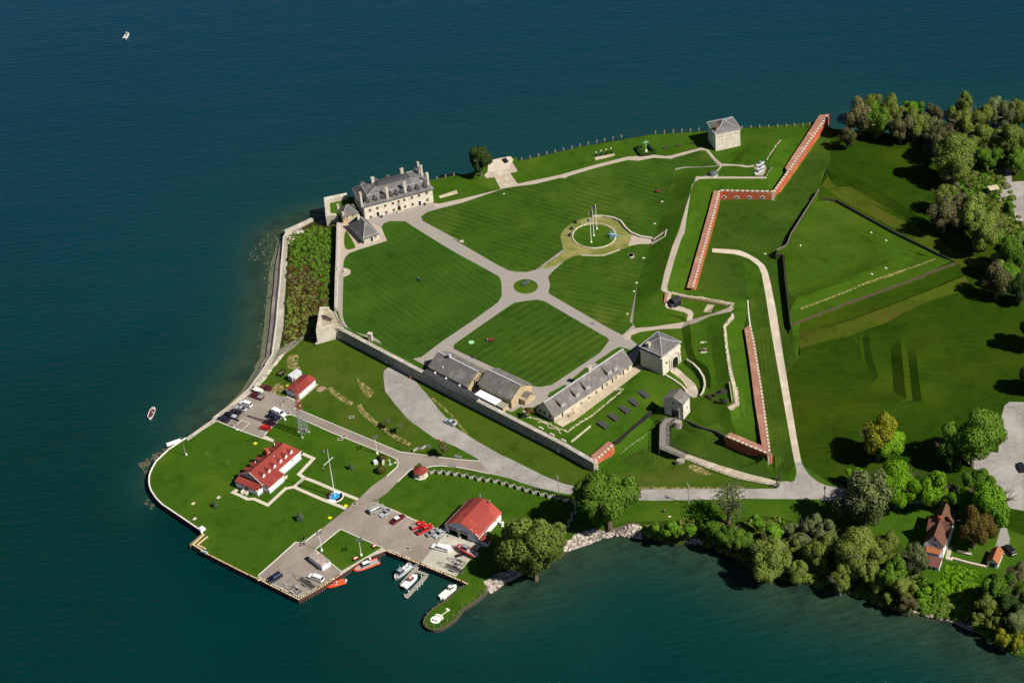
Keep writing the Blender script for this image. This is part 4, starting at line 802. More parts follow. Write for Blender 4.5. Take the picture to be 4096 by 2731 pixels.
# ---- north and south towers: square, flared hip roof over a parapet
def tower(name, label, Fr, h, roof_h, dz=.5):
    t = placed(name, label, 'tower', Fr); L, Dp = Fr.L, Fr.D; b = .12
    mb = MB(); mb.loft([[(-b, -b, -.5), (L+b, -b, -.5), (L+b, Dp+b, -.5), (-b, Dp+b, -.5)], [(0, 0, h-1.2), (L, 0, h-1.2), (L, Dp, h-1.2), (0, Dp, h-1.2)]])
    for q in ((-.12, L+.12, -.12, .5), (-.12, L+.12, Dp-.5, Dp+.12), (-.12, .5, .5, Dp-.5), (L-.5, L+.12, .5, Dp-.5)): mb.box(*q, h-1.2, h)
    mb.obj('wall', stoneW, t)
    MB().box(.5, L-.5, .5, Dp-.5, h-1.2, h-.9).obj('gun_deck', wood, t)
    MB().box(1.0, L-1.0, 1.0, Dp-1.0, h-.9, h+dz).obj('attic_wall', woodD, t)
    mb = MB(); e = .35; zr = h+dz
    r0 = [(-e, -e, zr), (L+e, -e, zr), (L+e, Dp+e, zr), (-e, Dp+e, zr)]; m_ = .27
    r1 = [(L*m_, Dp*m_, zr+roof_h*.42), (L-L*m_, Dp*m_, zr+roof_h*.42), (L-L*m_, Dp-Dp*m_, zr+roof_h*.42), (L*m_, Dp-Dp*m_, zr+roof_h*.42)]
    q = .499; r2 = [(L*q, Dp*q, zr+roof_h), (L-L*q, Dp*q, zr+roof_h), (L-L*q, Dp-Dp*q, zr+roof_h), (L*q, Dp-Dp*q, zr+roof_h)]
    mb.loft([[(a, b_, c-.15) for a, b_, c in r0], r0, r1, r2]); rf = mb.obj('roof', shing, t)
    mb = MB()
    for i in range(4): mb.beam(Vector(r0[i])+Vector((0, 0, .06)), Vector(r1[i])+Vector((0, 0, .06)), .16, .12); mb.beam(Vector(r1[i])+Vector((0, 0, .06)), Vector(r2[i])+Vector((0, 0, .06)), .16, .12); mb.beam(Vector(r0[i])+Vector((0, 0, .04)), Vector(r0[(i+1) % 4])+Vector((0, 0, .04)), .14, .12)
    mb.obj('flashing', lead, rf)
    return t, rf
a, b = G('C 775,600', 6.8), G('C 1060,540', 6.8); F = Frame(a, b, 9.0, 6.8); hN = h_at(Vector(tuple(a.to_2d())+(6.8,)), 'C 766,408')
t, rf = tower('stone_tower', 'square white stone tower at the lake edge, farthest from the camera', F, hN, 2.7, .5)
for q, s_ in [('910,458', .7), ('1000,510', .6), ('845,470', .35), ('955,440', .35), ('985,435', .35)]: x, z = F.wall('C '+q); window(t, x, z, s_, s_*.95, fr=stoneT, bars=False)
chimney(t, 1.2, 2.2, hN-.9, hN+2.6, .9, .9, mat('brick_chimney', (.30, .13, .08), (.22, .1, .06), 2))
a, b, c = G('L 780,622', 6.9), G('L 1035,738', 6.9), G('L 1290,598', 6.9); F = Frame(a, b, 0, 6.9); F.D = (Vector((c.x-b.x, c.y-b.y))).length
hS = h_at(Vector((b.x, b.y, 6.9)), 'L 1024,545')
t, rf = tower('gate_tower', 'square white stone tower with an arched gateway beside the long barracks', F, hS, 2.8, 1.3)
x, z = F.wall('L 828,583'); window(t, x, z, .7, .8, fr=stoneT, bars=False)
for q in ['1075,590', '1237,487']: y, z = F.side('L '+q); window(t, y, z, .7, .8, 'right', F.L+.05, fr=stoneT, bars=False)
y, z = F.side('L 1170,660'); n = 10; w_ = 1.5
arch = [(y-w_, 0), (y+w_, 0)]+[(y+w_*math.cos(math.pi*i/n), 2.6+w_*math.sin(math.pi*i/n)) for i in range(n+1)]
mb = MB(); mb.loft([[(F.L+.33, p, q) for p, q in arch], [(F.L-.6, p, q) for p, q in arch]]); g = mb.obj('gateway', dark, t)
mb = MB(); oa = [(y+(w_+.5)*math.cos(math.pi*i/n), 2.6+(w_+.5)*math.sin(math.pi*i/n)) for i in range(n+1)]; ia = arch[2:]
for i in range(n): mb.loft([[(F.L-.1, *oa[i]), (F.L-.1, *oa[i+1]), (F.L-.1, *ia[i+1]), (F.L-.1, *ia[i])], [(F.L+.5, *oa[i]), (F.L+.5, *oa[i+1]), (F.L+.5, *ia[i+1]), (F.L+.5, *ia[i])]])
mb.box(F.L-.1, F.L+.5, y-w_-.5, y-w_, -.3, 2.6); mb.box(F.L-.1, F.L+.5, y+w_, y+w_+.5, -.3, 2.6)
for s in (-1, 1): mb.beam((F.L+.3, y+s*2.7, 4.7), (F.L+.3, y, 5.9), .3, .25)
mb.box(F.L+.05, F.L+.4, y-2.9, y+2.9, 4.5, 4.7); mb.obj('arch_surround', stone, g)
for yy in (y-2.6, y+2.6): MB().box(F.L+.05, F.L+.42, yy-.3, yy+.3, -.3, 4.5).obj('pilaster', stone, g)
chimney(t, F.L*.30, 1.0, hS, hS+3.4, .9, .9, stone)

# ---- gatehouse over the drawbridge
a, b, c = G('L 1055,1190', 6.9), G('L 1277,1258', 6.9), G('L 1395,990', 6.9+0); 
F = Frame(a, b, 0, 6.9); h = h_at(Vector((a.x, a.y, 6.9)), 'L 1047,1003'); c = G('L 1395,992', 6.9+h); F.D = abs(Vector((c.x-b.x, c.y-b.y)).dot(F.y))
t = placed('gatehouse', 'small stone gatehouse with weathered gable roof at the head of the wooden ramp', 'gatehouse', F); rh = 1.7
mb = MB(); gable_walls(mb, 0, F.L, 0, F.D, h, rh, 'y'); mb.obj('wall', [stoneW], t)
mb = MB(); gable(mb, 0, F.L, 0, F.D, h, rh, 'y', .3, .14); mb.obj('roof', shingW, t)
x, z = F.wall('L 1178,1200'); w_ = 1.25
g = MB().box(x-w_, x+w_, -.02, .5, 0, 3.0).obj('gateway', dark, t); MB().box(x-w_-.4, x-w_, -.15, .02, -.2, 3.4).box(x+w_, x+w_+.4, -.15, .02, -.2, 3.4).box(x-w_, x+w_, -.15, .02, 3.0, 3.4).box(x-w_-.7, x+w_+.7, -.22, .0, 3.7, 3.95).obj('door_surround', stone, g)
x, z = F.wall('L 1157,1063'); window(t, x, z, .6, .7, fr=stoneT, bars=False); y, z = F.side('L 1318,1115'); window(t, y, z, .45, .8, 'right', F.L, fr=stoneT, bars=False)

# ---- long barracks with dormers (camera side is the long wall facing right)
F = Frame(G('d 830,1235', 6.8), G('d 1915,372', 6.8), 0, 6.8); F = Frame(G('d 695,1208', 6.8), G('d 1918,370', 6.8), 0, 6.8)
h = h_at(G('d 1918,370', 6.8), 'd 1908,285'); c = G('d 400,1045', 6.8); F.D = 8.3
t = placed('long_barracks', 'long low stone barracks with weathered shingle roof and a row of dormers', 'barracks', F)
rh = 4.1; mb = MB(); gable_walls(mb, 0, F.L, 0, F.D, h, rh); mb.obj('wall', stone, t)
mb = MB(); gable(mb, 0, F.L, 0, F.D, h, rh, 'x', .3, .16); rf = mb.obj('roof', shingW, t)
MB().box(-.3, F.L*.555, F.D/2-.22, F.D/2+.22, h+rh-.08, h+rh+.1).box(F.L*.6, F.L+.3, F.D/2-.22, F.D/2+.22, h+rh-.08, h+rh+.1).obj('ridge_flashing', lead, rf)
for q in ['728,1195', '773,1170', '884,1090', '981,1018', '1117,913', '1237,826', '1352,740', '1515,616', '1660,513', '1731,454', '1846,372']:
    x, z = F.wall('d '+q); window(t, x, z, .85, .95, fr=stoneT)
for q in ['826,1150', '1448,685', '1605,570', '1775,445']: x, z = F.wall('d '+q); door(t, x, .9, 1.9, m=woodD)
for xa in (('740,905', '885,960'), ('940,760', '1145,810'), ('1145,700', '1265,735'), ('1440,370', '1640,440'), ('1570,270', '1700,345')):
    xs_ = [F.wall('d '+q, 1.6)[0] for q in (xa[0], xa[1])]; x = (xs_[0]+xs_[1])/2; w_ = 2.6
    k = rh/(F.D/2); mb = MB(); zf = h+1.0; yt = F.D*.42; y_ = .8
    mb.loft([[(x-w_/2, y_, zf-.4), (x-w_/2, y_, zf+1.3), (x-w_/2, yt, h+k*yt)], [(x+w_/2, y_, zf-.4), (x+w_/2, y_, zf+1.3), (x+w_/2, yt, h+k*yt)]], 1)
    roofquad(mb, [(x-w_/2-.2, y_-.3, zf+1.35), (x+w_/2+.2, y_-.3, zf+1.35), (x+w_/2+.2, yt+.2, h+k*yt+.22), (x-w_/2-.2, yt+.2, h+k*yt+.22)], .12)
    dm = mb.obj('dormer', [shingW, shing], t)
    for dx in (-.7, .25): window(dm, x+dx+.2, zf+.5, .7, .75, y=y_, fr=trim)
x, z = F.wall('d 1255,420', F.D/2); chimney(t, x, F.D/2+.2, h+rh-1.2, h+rh+1.7, 1.5, 1.0, stone)
MB().box(-.2, .02, 1.5, 2.3, 1.2, 2.3).box(-.2, .02, 4.0, 4.8, 1.2, 2.3).box(-.2, .02, 6, 6.8, 1.2, 2.3).obj('gable_windows', dark, t)

# ---- storehouse pair behind the river wall
zk = 6.6
rA, rB = G('K 455,312', zk+6.3), G('K 912,545', zk+6.3)       # ridge of the first
def ridge_frame(ra, rb, D_, z): 
    f = Frame(ra, rb, D_, z); f.a = f.a-f.y*(D_/2); return f
F = ridge_frame(rA, rB, 10.5, zk); h = 3.1; rh = 3.2
t = placed('storehouse', 'long shingle-roofed stone storehouse with a flat dark lean-to behind the river wall', 'storehouse', F)
mb = MB(); gable_walls(mb, 0, F.L, 0, F.D, h, rh); mb.obj('wall', stoneT, t)
mb = MB(); gable(mb, 0, F.L, 0, F.D, h, rh, 'x', .3, .16); rf = mb.obj('roof', shingW, t)
MB().box(-.3, F.L+.3, F.D/2-.2, F.D/2+.2, h+rh-.08, h+rh+.1).obj('ridge_flashing', lead, rf)
yl = -2.6; x1 = F.wall('K 893,762', yl)[0]; lt = MB().box(-.5, x1, yl+.1, -.35, 0, 1.9, 1).box(-.6, x1+.1, yl, -.3, 1.9, 2.05, 0).obj('lean_to', [slate, stone], t)
for q in ['412,567', '542,630', '702,713']: x, y = F.flat('K '+q, 2.1); MB().cyl((x, y, 2.0), (x, y, 2.5), .35).obj('roof_vent', trim, lt)
x, z = F.wall('K 488,490', 1); MB().cyl((x, 1.5, 3.6), (x, 1.5, 4.6), .2).obj('vent_pipe', trim, t)
x, y = F.flat('K 597,370', 6.3); chimney(t, x, F.D/2, h+rh-.5, h+rh+1.1, .8, .8, lead)
rA, rB = G('K 1035,538', zk+6.2), G('K 1420,722', zk+6.2); F = ridge_frame(rA, rB, 10.5, zk); h = 4.0; rh = 2.9
t = placed('stone_barn', 'tan stone barn with shingle roof and small gabled porch beside the long barracks', 'barn', F)
mb = MB(); gable_walls(mb, 0, F.L, 0, F.D, h, rh); mb.obj('wall', stoneT, t)
mb = MB(); gable(mb, 0, F.L, 0, F.D, h, rh, 'x', .3, .16); rf = mb.obj('roof', shingW, t)
MB().box(-.3, F.L+.3, F.D/2-.2, F.D/2+.2, h+rh-.08, h+rh+.1).obj('ridge_flashing', lead, rf)
y, z = F.side('K 1497,852'); window(t, y, z, .6, .6, 'right', F.L, fr=stoneT)
px, py = F.side('K 1470,960'); xx = F.L
mb = MB(); y0, y1 = F.side('K 1410,940')[0], F.side('K 1530,880')[0]; ym = (y0+y1)/2
mb.loft([[(xx, y0, 0), (xx, y1, 0), (xx, y1, 2.1), (xx, ym, 3.1), (xx, y0, 2.1)], [(xx+2.6, y0, 0), (xx+2.6, y1, 0), (xx+2.6, y1, 2.1), (xx+2.6, ym, 3.1), (xx+2.6, y0, 2.1)]])
for s, ya in ((1, y0-.25), (-1, y1+.25)): roofquad(mb, [(xx-.05, ya, 1.95), (xx+2.8, ya, 1.95), (xx+2.8, ym, 3.2), (xx-.05, ym, 3.2)], .1, 1)
mb.obj('porch', [stoneT, shingW], t)
pb = D('K 1020,870', 6.6)
F2 = Frame(G('K 885,812', 8.8), G('K 1120,932', 8.8), 3.2, 6.6)
t = placed('white_shed', 'narrow white flat-roofed shed squeezed against the river wall', 'shed', F2)
MB().box(0, F2.L, 0, 2.9, 0, 2.1).obj('wall', wood, t); MB().box(-.15, F2.L+.15, -.2, 3.1, 2.1, 2.3).obj('roof', mat('white_membrane', (.86, .87, .9), (.8, .81, .84), .8, .6), t)
F2 = Frame(G('K 1130,935', 8.6), G('K 1210,975', 8.6), 3.2, 6.6)
t = placed('plank_shed', 'grey plank shed at the end of the white roofed shed', 'shed', F2)
MB().box(0, F2.L, 0, 2.6, 0, 1.8).obj('wall', stoneT, t); MB().box(-.1, F2.L+.2, -.1, 2.9, 1.8, 1.95).obj('roof', wood, t)
# covered gap between storehouse and barn
q0 = G('K 915,545', zk+5); q1 = G('K 1010,548', zk+5)
F2 = Frame((rA.x, rA.y), (rB.x, rB.y), 10, zk); F2.a = F2.a-F2.y*5-F2.x*3.4
t = placed('plank_passage_roof', 'broken tan plank roof bridging the gap between storehouse and barn', 'plank roof', F2)
mb = MB()
for i in range(9): mb.beam((.1+.3*i % 1, i*.9+.6, 5.0-.25*abs(i-4)), (2.6, i*.9+.8, 5.1-.25*abs(i-4)), .55, .06)
mb.obj('planks', mat('tan_planks', (.42, .33, .2), (.3, .23, .14), 2), t); MB().box(.2, .35, .5, 8.5, 0, 4.0).box(2.4, 2.55, .5, 8.5, 0, 4.0).obj('post_frame', woodD, t)
# ------------------------------------------------------------ walls, sea walls, fences, docks
def run(line, d, z1, z0=None, mb=None, mi=0, closed=False):
    """masonry run: outer line (x, y, zbase), thickness d to the left, top z1 (number or per point)"""
    mb = mb or MB(); inn = off(line, d, closed); n = len(line)
    t = z1 if isinstance(z1, (list, tuple)) else [z1]*n; b = [p[2] if z0 is None else z0 for p in line]
    rings = [[(line[i][0], line[i][1], b[i]), (line[i][0], line[i][1], t[i]), (inn[i][0], inn[i][1], t[i]), (inn[i][0], inn[i][1], b[i])] for i in range(n)]
    if closed: rings.append(rings[0])
    if d < 0: rings = [r[::-1] for r in rings]
    mb.loft(rings, mi, not closed); return mb
def sampled(line, zt):
    return dens([(p[0], p[1], p[2]) for p in line], 6)
# river wall
L1 = dens(RW_OUT, 8); n = len(L1)
top = [7.75+.45*i/(n-1) for i in range(n)]
t = thing('river_wall', 'long grey stone wall in its own shade above the curving road', 'wall')
low = [(p[0], p[1], p[2]-1) for p in L1]
run(low, 1.3, [z-.25 for z in top]).obj('wall', wallst, t)
mb = MB(); ol = off(L1, -.12); rings = []
il = off(L1, 1.42)
for i in range(n): rings.append([(ol[i][0], ol[i][1], top[i]-.25), (ol[i][0], ol[i][1], top[i]), (il[i][0], il[i][1], top[i]), (il[i][0], il[i][1], top[i]-.25)])
mb.loft(rings); mb.obj('coping', mat('lichen_coping', (.44, .40, .34), (.28, .26, .23), 1.2, .95, c3=(.52, .48, .41), s3=.4), t)
ga, gb = G('K 65,545', 3.5), G('K 135,578', 3.5); dx = (gb-ga).normalized(); nn = Vector((-dx.y, dx.x, 0))
mb = MB(); mb.loft([[ga-nn*.15, gb-nn*.15, gb-nn*.15+Vector((0, 0, 2.6)), ga-nn*.15+Vector((0, 0, 2.6))], [ga+nn*.4, gb+nn*.4, gb+nn*.4+Vector((0, 0, 2.6)), ga+nn*.4+Vector((0, 0, 2.6))]]); g = mb.obj('gate', woodD, t)
mb = MB()
for k in range(5): p = ga+(gb-ga)*(.3+.16*k)-nn*.2; mb.box(p.x-.08, p.x+.08, p.y-.08, p.y+.08, p.z+.3, p.z+1.6-.1*k)
mb.beam(ga-nn*.25+Vector((0, 0, 2.7)), gb-nn*.25+Vector((0, 0, 2.7)), .2, .3); mb.obj('gate_bars', wood, g)
for k, q in enumerate(['R 1950,20', 'R 2080,95', 'R 2215,165']):
    p = G(q, 7.4); MB().box(-.9, .9, -.3, .3, -.9, -.25).obj('banquette', stone, t, loc=(p.x, p.y, p.z)).rotation_euler = (0, 0, math.atan2(dx.y, dx.x))
# west parapet
W2 = dens([tuple(p) for p in WW_IN], 8); t = thing('west_parapet', 'straight pale stone parapet wall above the overgrown bank', 'wall')
line = [(p[0], p[1], 2.5) for p in W2]
mb = MB(); run(line, -1.1, 7.9, None, mb); mb.obj('wall', stone, t)
mb = MB(); L3 = off(line, -.15); run([(p[0], p[1], 7.9) for p in L3], -.75, 7.97, None, mb); mb.obj('worn_slabs', mat('worn_slabs', (.40, .37, .36), (.5, .46, .42), .6, .9, c3=(.3, .28, .29), s3=.25), t)
# corner bastion with its gun deck
t = thing('corner_bastion', 'angular stone bastion with plank gun deck at the south-west corner of the fort', 'bastion')
P9 = [G(p, 9.3) for p in pp('E 1068,800 1115,520 1225,518 1262,548 1294,540 1398,752 1290,738')]; P9 = [(p.x, p.y) for p in P9]
outer = [P9[6], P9[0], P9[1], P9[2]]
mb = MB(); ctr = Vector((sum(p[0] for p in P9)/7, sum(p[1] for p in P9)/7))
bt = lambda p, k=1.025: tuple(ctr+(Vector(p)-ctr)*k)
mb.loft([[(*bt(p), 2.4) for p in P9], [(*p, 8.2) for p in P9]]); mb.obj('wall', stone, t)
ar = sum(P9[i][0]*P9[(i+1) % 7][1]-P9[(i+1) % 7][0]*P9[i][1] for i in range(7)); sg = 1 if ar > 0 else -1
mb = MB(); run([(p[0], p[1], 8.2) for p in outer], sg*-1*-1.35 if sg > 0 else -1.35, 9.3, None, mb)
mb.obj('parapet', stone, t)
MB().prism([tuple(p) for p in off(P9, sg*.5, True)], 8.2, 8.3).obj('gun_deck', mat('deck_planks', (.42, .36, .26), (.3, .25, .18), 3, .9), t)
def gun(name, label, loc, rz, s=1.0, m=None, grp=None, cm=None, kind='field'):
    t = thing(name, label, 'cannon', loc, rz, grp); m = m or iron; cm = cm or m
    MB().cyl((-.9*s, 0, .95*s), (1.3*s, 0, 1.05*s), .2*s, .12*s, 10).ball((-.95*s, 0, .95*s), .16*s, .16*s, .16*s).obj('barrel', m, t, True)
    if kind == 'field':
        mb = MB()
        for sy in (-.22, .22): mb.beam((-2.2*s, sy*.6*s, .15*s), (.3*s, sy*s, .85*s), .12*s, .2*s)
        mb.beam((0, -.75*s, .62*s), (0, .75*s, .62*s), .12*s, .12*s); mb.obj('carriage', cm, t)
        for sy in (-.75, .75):
            mb = MB(); n = 14
            ro = [(math.cos(2*math.pi*i/n)*.65*s, math.sin(2*math.pi*i/n)*.65*s) for i in range(n)]
            for i in range(n): a, b = ro[i], ro[(i+1) % n]; mb.beam((a[0], sy*s, .66*s+a[1]), (b[0], sy*s, .66*s+b[1]), .1*s, .1*s)
            for i in range(0, n, 2): mb.beam((0, sy*s, .66*s), (ro[i][0], sy*s, .66*s+ro[i][1]), .06*s, .06*s)
            mb.cyl((0, (sy-.12)*s, .66*s), (0, (sy+.12)*s, .66*s), .12*s); mb.obj('wheel', cm, t)
    else:
        mb = MB()
        for sy in (-.4, .4): mb.beam((-2.0*s, sy*s, .35*s), (1.6*s, sy*s, .55*s), .22*s, .3*s); mb.loft([[(-.7*s, sy*s-.1, .5*s), (.9*s, sy*s-.1, .5*s), (.5*s, sy*s-.1, 1.05*s), (-.2*s, sy*s-.1, 1.0*s)], [(-.7*s, sy*s+.1, .5*s), (.9*s, sy*s+.1, .5*s), (.5*s, sy*s+.1, 1.05*s), (-.2*s, sy*s+.1, 1.0*s)]])
        mb.beam((-1.9*s, -.5*s, .2*s), (-1.9*s, .5*s, .2*s), .2*s, .3*s); mb.beam((1.4*s, -.5*s, .25*s), (1.4*s, .5*s, .25*s), .2*s, .4*s); mb.obj('carriage', cm, t)
    return t
def dirang(a, b, z): A_, B_ = G(a, z), G(b, z); return math.atan2(B_.y-A_.y, B_.x-A_.x)
gw = mat('weathered_carriage', (.17, .125, .09), (.11, .08, .06), 2, .9)
p = G('E 1185,665', 8.3); gun('garrison_cannon', 'long dark cannon on a timber slide carriage on the south-west bastion deck', p, dirang('E 1280,680', 'E 1115,640', 8.3), 1.25, cm=gw, kind='slide')
t2 = thing('bastion_railing', 'rusty slatted railing on the courtyard edge of the bastion', 'railing')
for a, b in (('E 1292,545', 'E 1345,690'), ('E 1345,700', 'E 1400,760')):
    A_, B_ = G(a, 8.3), G(b, 8.3); mb = MB(); mb.beam(A_+Vector((0, 0, .9)), B_+Vector((0, 0, .9)), .1, .1)
    for k in range(9): p = A_+(B_-A_)*k/8; mb.box(p.x-.05, p.x+.05, p.y-.05, p.y+.05, p.z, p.z+.9)
    mb.obj('rail_section', gw, t2)
# chimney-like stack by the wall
p = G('E 1715,915', 6.6); MB().box(-.7, .7, -.6, .6, -.2, 2.9).box(-.85, .85, -.75, .75, 2.9, 3.2).obj('stone_stack', stone, loc=p, label='free-standing square stone stack on the grass edge just inside the long wall', category='stone stack').rotation_euler = (0, 0, -.4)
# north-west corner wall of the castle yard
t = thing('castle_yard_wall', 'broad stone wall wrapping the small grass yard on the lake side of the castle', 'wall')
z = 8.2; pl = [G(p, z) for p in pp('A 545,650 280,705 302,925')]; w_ = 2.0
line = [(p.x, p.y, 0) for p in pl]
mb = MB(); run(line, w_, z, None, mb); mb.obj('wall', stone, t)
sw = [G(p, z).to_2d() for p in pp('A 302,925 440,915')]; sb = [G(p, 4.6).to_2d() for p in pp('A 312,1048')]
a_, b_ = sw; c_ = G('A 345,1040', 4.4).to_2d(); d_ = G('A 440,938', 6.6).to_2d()
mb = MB(); k_ = Vector((0, 3.0)); mb.loft([[(a_.x, a_.y, 0), (b_.x, b_.y, 0), (b_.x+.3, b_.y+3, 0), (a_.x+.3, a_.y+3, 0)], [(a_.x, a_.y, z-.02), (b_.x, b_.y, z-.02), (b_.x+.2, b_.y+1.6, z-.02), (a_.x+.2, a_.y+1.6, z-.02)]]); mb.obj('corner_block', stone, t)
# lake promenade wall in the west
t = thing('stepped_seawall', 'long curved concrete seawall stepping down into shallow green water', 'sea wall')
C_ = dens(chain([(2.1, 'e 830,690 800,740 780,1150 750,1568 E 665,200 640,440 620,700 570,1080 490,1200'), (2.0, 'J 640,185 440,455 200,665 0,808 I 1150,8 720,305')]), 5); n = len(C_)
sc_ = [min(1, i/6+.35)*min(1, max(.12, (n-i)/(n*.45))) for i in range(n)]
def prof(dz):  # [(offset, z)...]
    out = []
    for i in range(n): out.append(None)
    return out
def strip(pr, m, name):
    cols = []
    for o_, z_ in pr:
        q = []
        for i in range(n):
            a = C_[max(0, i-1)]; b = C_[min(n-1, i+1)]; tx, ty = b[0]-a[0], b[1]-a[1]; l = math.hypot(tx, ty); k = -o_*sc_[i]
            q.append((C_[i][0]-ty/l*k, C_[i][1]+tx/l*k, z_))
        cols.append(q)
    vs = [p for q in cols for p in q]; fs = [(j*n+i, j*n+i+1, (j+1)*n+i+1, (j+1)*n+i) for j in range(len(cols)-1) for i in range(n-1)]
    MB().add(vs, [f[::-1] for f in fs]).obj(name, m, t)
strip([(0, 2.1), (0, 2.25), (.7, 2.25), (.7, 1.75), (1.2, 1.7)], mat('pale_ledge', (.60, .54, .45), (.48, .43, .36), .7, .9), 'upper_ledge')
strip([(1.2, 1.7), (1.3, 1.2), (3.0, .8)], mat('stained_concrete', (.16, .13, .125), (.24, .2, .19), .5, .8, c3=(.32, .27, .24), s3=.2), 'stained_step')
strip([(3.0, .8), (3.2, .16), (5.4, .07), (5.6, -1)], mat('mossy_shelf', (.13, .135, .075), (.10, .115, .07), .3, .6), 'mossy_shelf')
a_, b_ = G('e 1490,380', 2.1), G('e 830,665', 2.1)
t = thing('north_seawall', 'short straight concrete sea wall running out from the overgrown bank', 'sea wall')
mb = MB(); run([(a_.x, a_.y, -1), (b_.x, b_.y, -1)], -.9, 3.2, None, mb); run([(a_.x, a_.y, -1), (b_.x, b_.y, -1)], .01, 2.0, None, mb); mb.obj('wall', conc, t)
p_, q_ = G('e 1440,330', .4), G('e 1190,440', .4); mb = MB(); mb.loft([[(p_.x, p_.y, -1), (q_.x, q_.y, -1), (q_.x+1.2, q_.y-2.0, -1), (p_.x+1, p_.y-2, -1)], [(p_.x, p_.y, 1.0), (q_.x, q_.y, .8), (q_.x+.8, q_.y-1.6, .9), (p_.x+.8, p_.y-1.8, 1.1)]])
mb.obj('broken_slab', mat('ice_white_slab', (.75, .72, .62), (.6, .56, .48), .8, .9), label='bleached broken concrete slab lying in the water beside the short sea wall', category='slab')
# white sheet-pile rim round the point
def capwall(name, label, s, z, m_cap, m_face, wcap=.5, zcap=.25, blocks=None, cat='sea wall', smooth=True):
    t = thing(name, label, cat); q = chain([(z, s)])
    q = [tuple(v)+(z,) for v in [(p[0], p[1]) for p in q]]
    q2 = [(p[0], p[1], -3) for p in dens(q, 4)]
    run([(p[0], p[1], -3) for p in off(q2, -.15)], .35, z, None).obj('sheet_piles', m_face, t)
    cp = [(p[0], p[1], z-.02) for p in off(q2, -.25)]
    if blocks:
        mb = MB(); st = blocks; L = 0; pts = dens([(p[0], p[1]) for p in cp], .4); acc = 0
        for i in range(len(pts)-1):
            a, b = pts[i], pts[i+1]; acc += math.dist(a, b)
            if int(acc/st) % 2 == 0:
                d = Vector(b)-Vector(a); d.normalize(); nn = Vector((-d.y, d.x))
                mb.loft([[(*a, z-.02), (*(Vector(a)+nn*wcap), z-.02), (*(Vector(a)+nn*wcap), z+zcap), (*a, z+zcap)], [(*b, z-.02), (*(Vector(b)+nn*wcap), z-.02), (*(Vector(b)+nn*wcap), z+zcap), (*b, z+zcap)]])
        mb.obj('fender_blocks', m_cap, t)
        run([(p[0], p[1], z-.05) for p in off(cp, .1)], wcap+.15, z+zcap*.4, None).obj('cap_beam', mat('rusty_beam', (.14, .05, .03), (.1, .04, .03), 2), t)
    else: run(cp, wcap, z+zcap, None).obj('coping', m_cap, t)
    return t
rust = mat('rusty_steel', (.09, .04, .035), (.05, .03, .03), 1.5, .8)
pink = mat('white_coping', (.80, .74, .70), (.7, .62, .58), .8, .8)
capwall('curved_seawall', 'white-rimmed curved sea wall round the grassy western point', 'I 720,300 520,430 370,570 330,640 300,700 287,750 284,800 290,860 310,920 370,1010 440,1080 870,1370 915,1425', 1.9, pink, rust, .45, .3)
ye = mat('yellow_timber', (.66, .5, .27), (.55, .4, .2), 2, .8); yw = mat('cream_blocks', (.80, .66, .45), (.72, .5, .22), .9, .8)
capwall('fendered_quay', 'straight quay wall with a row of pale fender blocks along the south lawn', 'c 500,895 1100,1200 1830,1565 M 500,1030 1155,1358', 1.85, yw, rust, .4, .2, .45, 'quay')
capwall('quay_wall', 'dockside quay wall with pale fender blocks below the waterside parking', 'M 1155,1358 1500,1170 1810,968', 1.85, yw, rust, .4, .2, .42, 'quay')
capwall('basin_quay', 'rust-faced boat basin wall with yellow striped fenders at the concrete apron', 'N 474,842 900,1005 1410,1215 1580,1292', 1.85, yw, rust, .45, .2, .5, 'quay')
capwall('mooring_quay', 'concrete mooring quay beside the small grass triangle', 'M 1810,968 N 200,945 474,842', 1.85, mat('quay_concrete', (.52, .49, .38), (.44, .41, .32), 1), rust, .5, .12, None, 'quay')
t = thing('timber_corner_dock', 'yellow timber walkway corner jutting into the water at the south lawn', 'dock')
for nm, s in (('outer_beam', 'c 555,500 280,750 515,895'), ('inner_beam', 'c 640,550 380,755 590,860')):
    q = [(p.x, p.y, 1.7) for p in [G(k, 1.9) for k in pp(s)]]; run(q, .5, 2.05, None).obj(nm, ye, t)
q = [(p.x, p.y, 1.7) for p in [G(k, 1.9) for k in pp('c 600,515 320,765 550,880')]]; run(q, .45, 1.85, None).obj('trough', woodD, t)
mb = MB()
for k in range(10): p = G((p1('c 560,500')[0]+(p1('c 270,760')[0]-p1('c 560,500')[0])*k/9, p1('c 560,500')[1]+(p1('c 270,760')[1]-p1('c 560,500')[1])*k/9), 1.5); mb.cyl((p.x-.3, p.y, -2), (p.x-.3, p.y, 2.0), .18)
mb.obj('piles', ye, t)
p = G('c 515,400', 1.9); MB().box(-.9, .9, -.9, .9, 0, 1.0, bev=.3).obj('white_hutch', trim, loc=p, label='small white cover box at the end of the curved sea wall', category='utility box').rotation_euler = (0, 0, .7)
p = G('c 590,930', 1.9); o = MB().box(-1.0, 1.0, -.5, .5, 0, .35, bev=.1).obj('blue_hatch', mat('blue_grey_lid', (.25, .36, .42), rough=.5), loc=p, label='blue-grey hatch on the quay next to the yellow timber corner', category='hatch'); o.rotation_euler = (0, 0, dirang('c 500,895', 'c 1100,1200', 1.9))
capwall('spit_revetment', 'timber-faced edge curving round the narrow grass spit', 'N 1580,1292 V 740,778 620,860 560,935 460,990 385,1040 330,1100 295,1150 282,1190 285,1220 310,1250 350,1275 400,1285 470,1275 520,1255 580,1215 640,1170 700,1100 740,1040 810,1000 880,960 960,895 1020,835', 1.25, mat('edge_timber', (.16, .11, .08), (.1, .07, .05), 2), woodD, .25, .1, None, 'revetment')

